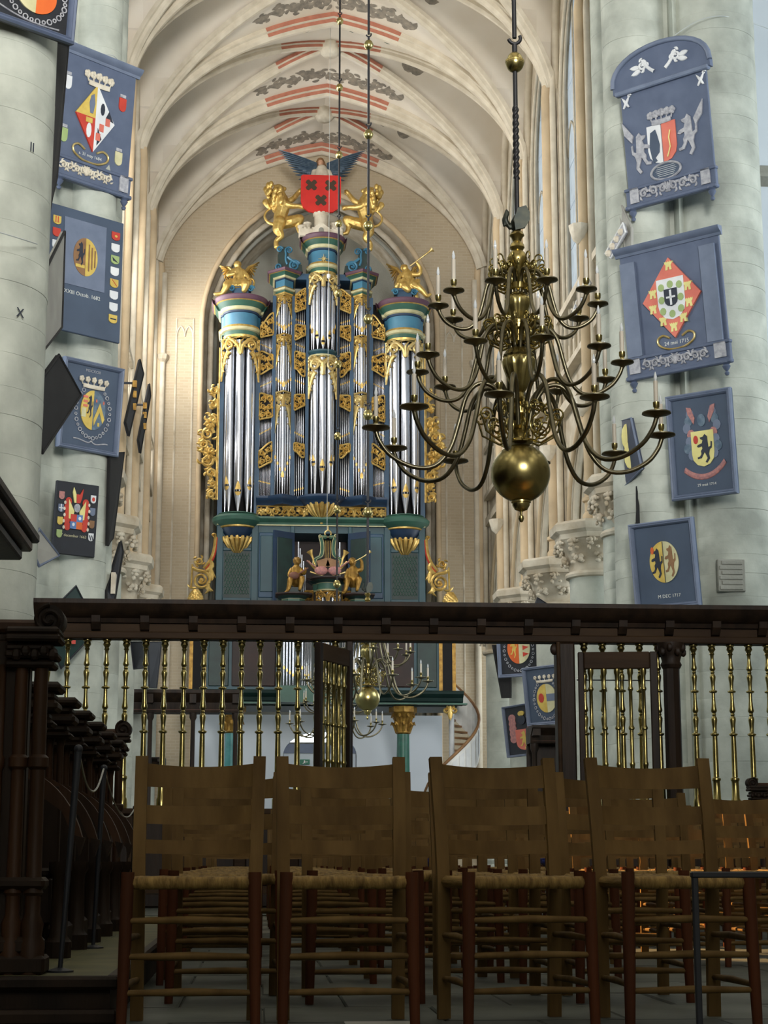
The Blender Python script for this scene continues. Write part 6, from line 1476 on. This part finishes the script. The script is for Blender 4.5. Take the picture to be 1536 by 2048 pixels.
for l, pts in (('carved white strip hanging obliquely beside the castle lozenge board', [(1246, 446, 30.6), (1251, 464, 30.5), (1222, 516, 31.0), (1210, 508, 31.2)]), ('carved white strip hanging obliquely behind the chandelier arms', [(1172, 553, 34.7), (1180, 566, 34.6), (1152, 640, 35.2), (1143, 630, 35.4)])):
    o, P, c, n = slab('hatchment', l, pts, 'silver', 'white')
    d = (P[2] - P[1]); 
    for k in range(4): MB().ball(P[0] - c + (P[1] - P[0]) * .5 + (P[3] - P[0]) * (.15 + .23 * k) + n * .01, (.07, .05, .07), 6, 5).build('carved_boss', 'ivory', o)
o, P, c, n = slab('hatchment', 'oblique board with pale lion shields on the side of the pier', [(1240, 842, 31.0), (1262, 836, 30.4), (1284, 938, 30.3), (1250, 972, 30.9)], 'hatch_dark', 'hatch_slate')
for k in (.3, .62): MB().ball((P[0] + P[1]) / 2 * (1 - k) + (P[2] + P[3]) / 2 * k - c + n * .0, (.12, .03, .26), 12, 6).build('pale_shield', 'pale_yellow', o)
slab('hatchment', 'black board back hanging beside the leafy capital', [(1250, 950, 31.15), (1273, 958, 30.75), (1275, 1046, 30.62), (1262, 1046, 31.0)], 'board_back')
slab('hatchment', 'black board back behind the orange oval hatchment', [(985, 1290, 45.0), (1022, 1290, 44.9), (1022, 1396, 44.9), (1004, 1396, 45.0)], 'board_back')
for l, pts in (('dark board shapes on the left nave column behind the balusters', [(262, 1284, 36.0), (290, 1284, 35.6), (286, 1336, 35.6), (268, 1338, 36.0)]), ('tall dark board leaning by the left nave column', [(296, 1284, 40.2), (322, 1284, 40.0), (312, 1376, 40.0), (298, 1376, 40.2)]), ('dark board corner beside the lower right column', [(1075, 1195, 40.0), (1098, 1210, 39.9), (1080, 1232, 39.9), (1064, 1226, 40.0)])):
    slab('hatchment', l, pts, 'hatch_black')
# rough patch of old stone and two small fittings on the pier
pp = PY(1464, 1150, 30.12); pq = thing('stone_patch', 'rough square patch of bare stone on the clustered pier', 'patch', (pp.x, 30.2, pp.z))
MB().bbox(-.25, .25, -.06, .05, -.29, .29, .015).build('patch', 'grey_stone', pq)
for k in range(6): MB().bbox(-.22 + .04 * (k % 2), .2, -.075, -.05, -.26 + k * .09, -.19 + k * .09, .01).build('rough_block', 'grey_stone', pq)
pp = PY(1445, 1224, 30.0); pq = thing('floodlight', 'little black floodlight with a white lens on the pier', 'lamp', (pp.x, 30.0, pp.z - .02))
MB().bbox(-.12, .1, -.05, .1, -.12, .0, .02).build('housing', 'iron', pq); MB().bbox(.0, .09, -.07, -.02, .0, .1, .01, Matrix.Rotation(.4, 4, 'Y')).build('lens', 'paper', pq); MB().tube([(0, .1, -.06), (0, .28, -.06)], .02, 6).build('bracket', 'iron', pq)

# painted mason numerals and loose cables on the piers
for t, px, py in (('II', 62, 297), ('X', 38, 628)):
    q = PY(px, py, 20.66); yy_ = 21.3 - sqrt(max(.05, .95 ** 2 - (q.x + 5.50) ** 2)); q = PY(px, py, yy_); o = inst('painted_numeral', text_mesh(t, .17, 'ink', .002), PEL, (q.x + 6.1 + .02, yy_ - 21.5 - .035, q.z)); o.rotation_euler = (pi / 2, 0, atan2(q.x + 5.50, 21.3 - yy_))
def cable(label, pts):
    P = [PY(*q) for q in pts]; o = MB().tube([tuple(v) for v in smoothpath(P, 5)], .009, 5).build('cable', 'cable'); tag(o, label, 'cable')
cable('thin white cable looped across the clustered pier above the arched board', [(1350, 70, 30.4), (1395, 42, 30.15), (1440, 32, 30.12), (1490, 42, 30.5), (1545, 60, 31.6)])
cable('thin white cable drooping along the huge smooth pier', [(-10, 462, 19.9), (30, 474, 20.2), (74, 488, 20.75)])
cable('thin white cable along the top of the crowned lozenge board', [(146, 78, 30.35), (170, 98, 30.5), (205, 108, 30.7), (228, 112, 30.85), (240, 128, 31.1)])
# ---------------------------------------------------------------- oak choir screen with brass balusters
SY_ = 20.5
sx_ = lambda px, py=1400: PY(px, py, SY_).x
sz_ = lambda py: PY(700, py, SY_).z
SCR = thing('choir_screen', 'dark oak choir screen with turned brass balusters between the piers', 'screen', (0, SY_, 0))
xl, xr = -4.43, 5.45
zt, za, zb = 3.44, 3.12, 3.055
MB().sweep([(0, -.12), (0, .1), (.05, .12), (.08, .2), (.14, .26), (.2, .3), (.25, .3), (.26, -.12)], [(xl, 0, zt - .2), (xr, 0, zt - .2)], [(0, 0, 1)] * 2).build('top_cornice', 'dark_oak', SCR, True, 30)
MB().box(xl, xr, -.06, .1, za, zt - .18).build('frieze', 'screen_oak', SCR)
MB().bbox(xl, xr, -.1, .12, zb, za + .02, .012).build('architrave', 'screen_oak', SCR)
k = 0; x = sx_(189) - .563
while x < xr - .1:
    MB().prism([(-.0, 0), (-.06, .02), (-.12, .1), (-.14, .2), (0, .2)], x - .05, x + .05, M=Matrix(((0, 1, 0, 0), (1, 0, 0, -.05), (0, 0, 1, za + .02), (0, 0, 0, 1)))).build('bracket', 'dark_oak', SCR); x += .563
ZD = sz_(1618)
bp = []
for t, r in ((0, .05), (.012, .052), (.02, .04), (.05, .036), (.06, .045), (.075, .045), (.085, .03), (.1, .034), (.11, .024), (.13, .021), (.2, .026), (.245, .036), (.262, .036), (.275, .022), (.29, .028), (.305, .022), (.32, .034), (.335, .036), (.38, .026), (.44, .02), (.455, .022), (.46, .046), (.472, .05), (.484, .046), (.49, .022)):
    bp.append((r, t))
# measured from the top down: leafy cap, two vases with knobs, ring, fluted shaft, ring, foot
prof_b = [(.05, 0), (.052, -.015), (.036, -.03), (.046, -.06), (.03, -.085), (.024, -.1), (.033, -.115), (.022, -.13), (.02, -.18), (.027, -.25), (.036, -.285), (.034, -.3), (.02, -.318), (.026, -.335), (.02, -.35), (.034, -.375), (.036, -.395), (.026, -.45), (.021, -.53), (.024, -.545), (.046, -.552), (.05, -.562), (.044, -.572), (.022, -.58), (.022, -.66), (.028, -.74), (.037, -.785), (.034, -.8), (.02, -.818), (.026, -.835), (.02, -.85), (.035, -.875), (.036, -.9), (.027, -.97), (.024, -1.04), (.03, -1.05), (.05, -1.06), (.052, -1.07), (.044, -1.08), (.029, -1.09), (.032, -1.3), (.034, -1.56), (.036, -1.57), (.052, -1.58), (.055, -1.6), (.042, -1.62), (.042, -1.64), (.048, -1.82), (.06, -1.84), (.06, -(zb - ZD))]
bal_me = MB().lathe(prof_b, 14).mesh('brass_baluster', 'rail_brass', True, 35)
def balusters(xs): 
    for x in xs: inst('brass_baluster', bal_me, SCR, (x, 0, zb))
balusters([sx_(p) for p in (93, 132, 171, 210.5, 250, 289, 327.5, 366.5, 406, 444.5, 482, 519, 556.5, 595, 633, 670)])
balusters([sx_(p) for p in (1170, 1207, 1244.5, 1281.5, 1318, 1352, 1390, 1427, 1464, 1501, 1538, 1575)])
gl, gr = sx_(700, 1400), sx_(1112, 1400)
MB().bbox(gl - .05, gl + .03, -.08, .1, 0, zb, .012).build('gate_jamb', 'dark_oak', SCR)
MB().bbox(gr, gr + .22, -.1, .12, 0, zb, .02).build('gate_jamb', 'dark_oak', SCR)
MB().ball((gr - .02, -.06, zb - .08), (.05, .04, .07), 8, 6).build('carved_bracket', 'dark_oak', SCR, True)
MB().tube([(gr + .02, -.11, .1), (gr + .02, -.11, zb)], .025, 8).build('jamb_bead', 'screen_oak', SCR, True, 60)
# corner post with a carved capital
pxx = sx_(1342)
MB().lathe([(.15, 0), (.15, .25), (.11, .32), (.1, .9), (.1, 2.75), (.12, 2.78)], 8, (pxx, -.06, 0)).build('screen_post', 'dark_oak', SCR, True, 20)
cp = MB().lathe([(.11, 2.76), (.13, 2.8), (.11, 2.84), (.13, 2.92), (.17, 3.0), (.17, 3.06)], 12, (pxx, -.06, 0))
for i in range(10): a = 2 * pi * i / 10; cp.ball((pxx + .15 * cos(a), -.06 + .15 * sin(a), 2.95 + .05 * (i % 2)), (.04, .04, .055), 6, 5)
cp.build('post_capital', 'dark_oak', SCR, True, 40)
for a, b_ in ((xl, gl - .05), (gr + .22, xr)):       # panelled dado
    MB().box(a, b_, -.04, .06, .12, ZD - .06).build('dado', 'screen_oak', SCR); MB().bbox(a, b_, -.1, .12, ZD - .07, ZD, .015).build('dado_rail', 'screen_oak', SCR); MB().bbox(a, b_, -.12, .14, 0, .16, .02).build('dado_plinth', 'dark_oak', SCR)
    n = int((b_ - a) / .56)
    for i in range(n): x0 = a + (b_ - a) * i / n; MB().bbox(x0 + .06, x0 + (b_ - a) / n - .06, -.065, -.03, .24, ZD - .15, .02).build('dado_panel', 'dark_oak', SCR)
MB().tube([(gr + .25, -.02, sz_(1357)), (sx_(1322), -.02, sz_(1357))], .008, 6).build('tie_rod', 'iron', SCR)
# swung gate leaves
def leaf_gate(label, hinge, ang, w_, n):
    r = thing('gate_leaf', label, 'gate', (hinge[0], hinge[1], 0), ang)
    zt_ = 2.93
    for x0, x1 in ((0, .07), (w_ - .09, w_)): MB().bbox(x0, x1, -.04, .04, .04, zt_, .01).build('stile', 'dark_oak', r)
    MB().bbox(.07, w_ - .09, -.035, .035, zt_ - .2, zt_, .01).build('top_rail', 'screen_oak', r); MB().bbox(.07, w_ - .09, -.035, .035, .95, 1.1, .01).build('lock_rail', 'screen_oak', r); MB().bbox(.07, w_ - .09, -.035, .035, .04, .22, .01).build('bottom_rail', 'screen_oak', r)
    MB().bbox(.06, w_ - .08, -.02, .02, .2, .97, .005).build('gate_panel', 'dark_oak', r)
    h = zt_ - .2 - 1.1
    pr = [(.036, 0), (.038, .03), (.026, .05), (.026, h * .3), (.03, h * .31), (.034, h * .32), (.024, h * .335), (.023, h * .56), (.036, h * .57), (.036, h * .58), (.022, h * .595), (.021, h * .84), (.032, h * .85), (.032, h * .86), (.022, h * .875), (.026, h * .95), (.036, h * .97), (.036, h)]
    me = MB().lathe([(a, b_) for a, b_ in pr], 12).mesh('brass_bar', 'rail_brass', True, 35)
    for i in range(n): inst('brass_bar', me, r, (.07 + (w_ - .16) * (i + .5) / n, 0, 1.1))
    return r
near = PY(634, 1400, 19.55)
dx, dy = near.x - (gl - .02), 19.55 - SY_ + .12
leaf_gate('open gate leaf with plain brass bars swung towards the chairs', (gl - .02, SY_ - .12), atan2(dy, dx), sqrt(dx * dx + dy * dy), 5)
e = PY(1322, 1400, 20.2)
leaf_gate('open gate leaf with plain brass bars folded against the fixed balusters', (gr + .24, SY_ - .16), atan2(-.14, e.x - gr - .24), e.x - gr - .26, 5)
# ---------------------------------------------------------------- choir stalls on their plinth
PLN = thing('stall_plinth', 'low dark wooden plinth with worn greenish floor under the choir stalls', 'platform', (0, 0, 0))
MB().box(-4.4, -2.29, 5.84, 12.2, .0, .142).build('plinth_body', 'dark_oak', PLN)
for i in range(9): MB().bbox(-4.38 + i * .232, -4.38 + i * .232 + .229, 5.85, 12.18, .142, .15, .002).build('floor_board', 'stall_floor', PLN)
MB().bbox(-4.42, -2.26, 5.8, 5.86, .11, .152, .01).build('nosing', 'dark_oak', PLN); MB().bbox(-4.42, -2.26, 5.78, 5.85, .0, .05, .012).build('foot_moulding', 'dark_oak', PLN)
MB().bbox(-2.31, -2.26, 5.86, 12.2, .11, .152, .01).build('nosing', 'dark_oak', PLN)
def stall_end(label, loc, s):
    """carved end of a stall row; s=1 for the row on the left, the walkway lies towards +x*s"""
    r = thing('stall_end', label, 'choir stall', loc)
    X = lambda a, b_: (min(a * s, b_ * s), max(a * s, b_ * s))
    MB().bbox(*X(-1.1, -.06), -.04, .04, 0, 1.1, .012).build('end_panel', 'dark_oak', r)
    MB().bbox(*X(-.34, -.2), -.07, .07, .2, 1.02, .02).build('raised_field', 'oak', r)
    for x, rad in ((-.02, .026), (-.085, .024), (-.15, .015)):
        MB().lathe([(rad * 1.7, .0), (rad * 1.7, .1), (rad * 1.3, .12), (rad * 1.5, .16), (rad, .19), (rad, .25), (rad * 1.3, .26), (rad, .28), (rad * .92, .66), (rad * 1.35, .67), (rad * 1.35, .7), (rad * .95, .71), (rad * .9, 1.0), (rad * 1.2, 1.01)], 14, (x * s, -.045, 0)).build('column', 'oak', r, True, 35)
    MB().bbox(*X(-.2, .03), -.09, .06, 0, .06, .01).build('base_block', 'dark_oak', r); MB().bbox(*X(-.2, .015), -.08, .06, .06, .12, .015).build('base_moulding', 'dark_oak', r)
    MB().bbox(*X(-.2, .02), -.08, .06, .27, .31, .012).build('band', 'dark_oak', r)
    cap = MB()
    for j, (q, zz) in enumerate(((.035, 1.0), (.045, 1.03), (.03, 1.055), (.055, 1.085), (.05, 1.11))): cap.bbox(*X(-.14, q - .01), -.05 - q, .06, zz, zz + .025, .008)
    for i in range(5): cap.ball((s * (-.1 + i * .03), -.09, 1.04 + .012 * (i % 2)), (.018, .015, .02), 6, 5)
    cap.build('capital', 'dark_oak', r)
    v = MB(); c = (s * .0, 1.165); R = .05
    v.tube([(c[0], -.05, c[1]), (c[0], .05, c[1])], R, 24); 
    sp = spiral(0, 0, R, 1.7, pi / 2, s, .2)
    v.tube([(c[0] + a, -.055, c[1] + b_) for a, b_ in sp], .008, 6); v.build('volute', 'dark_oak', r, True, 40)
    MB().bbox(*X(-1.1, -.02), -.05, .05, 1.12, 1.165, .012).build('hand_rail', 'oak', r)
    MB().bbox(*X(-1.1, -.02), -.035, .035, 1.09, 1.12, .006).build('rail_moulding', 'dark_oak', r)
    return r
stall_end('tall carved oak stall end with a scrolled volute at the near end of the stalls', (-2.54, 6.0, .15), 1)
stall_end('smaller looking carved stall end with a volute at the far end of the stalls', (-2.66, 11.0, .15), 1)
stall_end('dark stall end with a volute by the right balusters', (2.99, 17.0, .1), -1)
MB_ = None
def stall(label, Y, grp):
    r = thing('choir_stall', label, 'choir stall', (-2.64, Y, .15), group=grp)
    for j, (q, zz, h) in enumerate(((.045, 1.01, .035), (.02, .975, .035), (.035, .935, .04), (.0, .9, .035), (.02, .875, .025))): MB().bbox(-.55, q, -.06 - q, .06 + q, zz, zz + h, .012).build('elbow_moulding', 'dark_oak', r)
    for x in (-.03, -.075, -.12): MB().lathe([(.022, .6), (.016, .63), (.014, .84), (.02, .87), (.02, .88)], 10, (x, 0, 0)).build('fluted_shaft', 'oak', r, True, 40)
    wing = bez((-.14, .73), (-.0, .7), (.1, .6), (.14, .45), 10)
    pl = [(x, z) for x, z in wing] + [(.11, .44), (.06, .55), (-.04, .62), (-.15, .66)]
    MB().prism(pl, -.025, .025).build('curved_wing', 'oak', r)
    MB().prism([(.11, .46), (.15, .45), (.13, .38)], -.03, .03).build('wing_drop', 'dark_oak', r)
    MB().bbox(-.5, -.02, -.03, .03, .0, .68, .01).build('partition', 'dark_oak', r)
    MB().bbox(-.45, .03, .05, .54, .3, .335, .01).build('seat', 'dark_oak', r); MB().bbox(-.0, .06, .05, .54, .0, .12, .015).build('front_step', 'dark_oak', r)
    MB().bbox(-.03, .02, .05, .54, .12, .3, .01).build('seat_front', 'dark_oak', r)
    MB().lathe([(.05, 0), (.05, .06), (.035, .08), (.03, .3), (.045, .33), (.045, .36)], 10, (.06, 0, 0)).build('front_post', 'dark_oak', r, True, 35)
    return r
for k in range(6): stall('dark oak choir stall with curved wing, %s from the tall volute end' % ['first', 'second', 'third', 'fourth', 'fifth', 'sixth'][k], 6.95 + .66 * k, 'choir stalls in one row')
cn = thing('stall_canopy', 'dark wooden canopy corner jutting out beside the huge smooth pier', 'canopy', (-4.1, 17.9, 3.72))
MB().bbox(-1.6, .0, -9.5, .05, .0, .1, .02).build('canopy_board', 'dark_oak', cn); MB().bbox(-1.6, -.06, -9.4, -.02, -.1, .0, .02).build('canopy_moulding', 'oak', cn); MB().bbox(-1.6, -.15, -9.3, -.1, -.2, -.1, .02).build('canopy_soffit', 'dark_oak', cn)
MB().bbox(-2.2, -1.55, -9.4, .1, -3.7, .1, .02).build('stall_back', 'dark_oak', cn)
# rope posts in front of the stalls
pts = []
for k, (foot, top, Y) in enumerate((((120, 1936), (157, 1490), 6.06), ((186, 1890), (208, 1530), 7.7), ((262, 1800), (272, 1568), 10.6))):
    a = PY(*foot, Y); b_ = PY(*top, Y)
    r = thing('rope_post', ['slim grey metal rope post leaning nearest the tall stall end', 'slim grey metal rope post beside the curved stall wings', 'slim rope post against the far stall end'][k], 'post', (a.x, Y, .15))
    d = b_ - a; 
    MB().tube([(0, 0, .005), (d.x * .5, 0, d.z * .5), (d.x, 0, d.z)], [.008, .010, .013], 8).build('pole', 'iron', r, True, 60); MB().lathe([(.045, 0), (.045, .006), (.012, .015)], 12).build('foot', 'iron', r, True, 40); MB().ball((d.x, 0, d.z), .016, 8, 6).build('knob', 'iron', r, True)
    pts.append(Vector((a.x + d.x, Y, .15 + d.z)))
for k in (0, 1):
    a, b_ = pts[k], pts[k + 1]; m = (a + b_) / 2 - Vector((0, 0, .12)); o = MB().tube([tuple(p) for p in smoothpath([a, a * .75 + b_ * .25 - Vector((0, 0, .09)), m, a * .25 + b_ * .75 - Vector((0, 0, .09)), b_], 5)], .004, 5).build('rope', 'cable'); tag(o, ['thin pale cord hanging from the nearest rope post', 'thin pale cord hanging between the two farther rope posts'][k], 'cord')
# ---------------------------------------------------------------- rush-seated chairs
def make_chair():
    r = thing('rush_chair', '', 'chair', (0, 0, 0))
    for s in (1, -1):
        MB().tube([(s * .205, -.2, .0), (s * .2, -.195, .25), (s * .197, -.19, .478)], [.016, .02, .021], 10).build('front_leg', 'chair_red', r, True, 50)
        pb = [(s * .19, .2, .0), (s * .192, .19, .3), (s * .194, .185, .46), (s * .197, .215, .66), (s * .2, .265, .86)]
        MB().sweep([(.013, -.021), (.013, .021), (-.013, .021), (-.013, -.021)], [tuple(p) for p in smoothpath(pb, 3)], [(0, 1, 0)] * 13).build('back_post', 'chair_wood', r)
        for z in (.13, .27): MB().tube([(s * .2, -.19, z), (s * .193, .0, z + .004), (s * .19, .19, z)], [.009, .012, .009], 8).build('side_rung', 'chair_wood', r, True, 60)
    for z in (.114, .222, .33): MB().tube([(-.2, -.197, z), (0, -.2, z + .003), (.2, -.197, z)], [.009, .0125, .009], 8).build('front_rung', 'chair_wood', r, True, 60)
    MB().tube([(-.19, .195, .2), (0, .195, .2), (.19, .195, .2)], .011, 8).build('back_rung', 'chair_wood', r, True, 60)
    # three bowed slats
    for (z0, z1, y0) in ((.76, .84, .236), (.636, .698, .206), (.538, .584, .194)):
        m = MB(); n = 12
        for i in range(n + 1):
            t = -1 + 2 * i / n; x = t * .195; y = y0 + .032 * (1 - t * t); dz = (.012 if z0 > .7 else .004) * (t * t - 1); lz = (z1 - z0) * .23
            for zz, dy in ((z0 - .004 * (1 - t * t), 0), (z1 + dz, lz)): m.v.append((x, y + dy - .006, zz)); m.v.append((x, y + dy + .006, zz))
        for i in range(n):
            o = i * 4; q = o + 4; m.f += [(o, q, q + 2, o + 2), (o + 1, o + 3, q + 3, q + 1), (o + 2, q + 2, q + 3, o + 3), (o, o + 1, q + 1, q)]; m.mi += [0] * 4
        m.build('slat', 'chair_wood', r, True, 40)
    # rush seat: four woven triangles over rolled rails
    m = MB(); n = 10
    W0, W1, D = .196, .188, .185
    rim = []
    for side in range(4):
        for i in range(n):
            t = i / n
            p = {0: (-W0 + 2 * W0 * t, -D), 1: (W0 + (W1 - W0) * t, -D + 2 * D * t), 2: (W1 - 2 * W1 * t, D), 3: (-W1 + (W1 - W0) * -t, D - 2 * D * t)}[side]; rim.append(p)
    k = len(rim)
    for (sc_, z) in ((.98, .425), (1.05, .43), (1.085, .442), (1.07, .456), (1.0, .464), (.8, .461), (.5, .457), (.2, .455)):
        for i, (x, y) in enumerate(rim): m.v.append((x * sc_ + random.uniform(-.001, .001), y * sc_, z + random.uniform(-.0015, .0015)))
    for j in range(7):
        for i in range(k): i2 = (i + 1) % k; m.f.append((j * k + i, j * k + i2, (j + 1) * k + i2, (j + 1) * k + i)); m.mi.append(0)
    m.f.append(tuple(range(7 * k, 8 * k))); m.f.append(tuple(range(k))[::-1]); m.mi += [0, 0]
    m.build('seat', 'rush', r, True, 60)
    return r
chair = make_chair(); reg(chair)
rows = []
front = [(-2.027, 5.79, -1.), (-1.541, 5.79, 1.), (-.99, 5.8, 7.), (-.468, 5.79, 3.)]
first = True
def put(x, y, deg, label, group=None):
    global first
    o = chair if first else copy_tree(chair); first = False
    o.location = (x, y, 0); o.rotation_euler = (0, 0, radians(deg)); o['label'] = label
    if group: o['group'] = group
    elif 'group' in o: del o['group']
FL = ['ladder-back rush chair at the stall end of the front row', 'ladder-back rush chair in the front row next to the stall-end chair', 'ladder-back rush chair in the front row turned slightly aside', 'ladder-back rush chair at the free end of the front row behind the metal stand']
for (x, y, d), l in zip(front, FL): put(x, y, d, l)
rc = random.Random(21)
ORD = ['first', 'second', 'third', 'fourth', 'fifth', 'sixth', 'seventh', 'eighth', 'ninth', 'tenth', 'eleventh', 'twelfth']
for k in range(1, 12):
    y = 5.8 + 1.04 * k
    if y > 17.3: break
    xs = [-2.03 + .515 * i for i in range(4)]
    if k == 1: xs = [-1.93, -1.43, -.93, -.42]
    if k >= 3: xs += [.2 + .52 * i for i in range(1 + k // 2)]
    for i, x in enumerate(xs):
        if x > .0 and k < 4 and x > .8: continue
        if x > 2.4: continue
        put(x + rc.uniform(-.015, .015), y + rc.uniform(-.06, .06), rc.uniform(-3, 3), 'ladder-back rush chair in the %s row back, %s seat counted from the choir stalls' % (ORD[k], ORD[i]), 'rush chairs in the %s row' % ORD[k])
# small metal stand beside the last front chair, paper on the floor
a = PY(1389, 1748, 4.62)
stn = thing('metal_stand', 'low grey metal stand in front of the free-end chair', 'stand', (a.x, 4.62, 0))
for x, y in ((0, 0), (.75, 0)): MB().bbox(x - .008, x + .008, y - .008, y + .008, 0, a.z - .004, .003).build('leg', 'iron', stn)
MB().bbox(-.01, .76, -.012, .012, a.z - .01, a.z + .006, .003).build('top_rail', 'iron', stn);
for x in (0, .75): MB().bbox(x - .012, x + .012, -.2, .2, .0, .012, .003).build('foot_bar', 'iron', stn)
a = PZ(770, 2046, .004)
o = MB().bbox(-.13, .1, -.15, .02, .001, .004, .001).build('paper_sheet', 'paper', None, loc=(a.x, a.y, 0.004)); tag(o, 'white sheet of paper on the floor between the front chairs', 'paper')
for (px, py, Y, m, l) in ((1110, 1722, 15.16, 'blue_cloth', 'dark blue cushion on a chair row far back beneath the slats'), (835, 1722, 14.4, 'blue_cloth', 'blue cloth bag on a chair seat behind the second front chair')):
    p = Vector((-.485 if px < 1000 else .72, 0, .47 + .055)); Y = 14.12 if px < 1000 else 15.16
    t = thing('cushion' if m != 'paper' else 'notice_card', l, 'cushion' if m != 'paper' else 'card', (p.x, Y, p.z))
    if m == 'paper': MB().bbox(-.045, .045, -.005, .005, -.05, .05, .002).build('card', m, t); MB().bbox(-.02, .02, .005, .05, -.06, .02, .003).build('clip', 'iron', t)
    else: MB().bbox(-.11, .11, -.1, .1, -.055, .04, .03).build('cover', m, t); MB().tube([(-.12, -.1, -.01), (0, -.11, -.012), (.12, -.1, -.01)], .006, 6).build('piping', m, t)
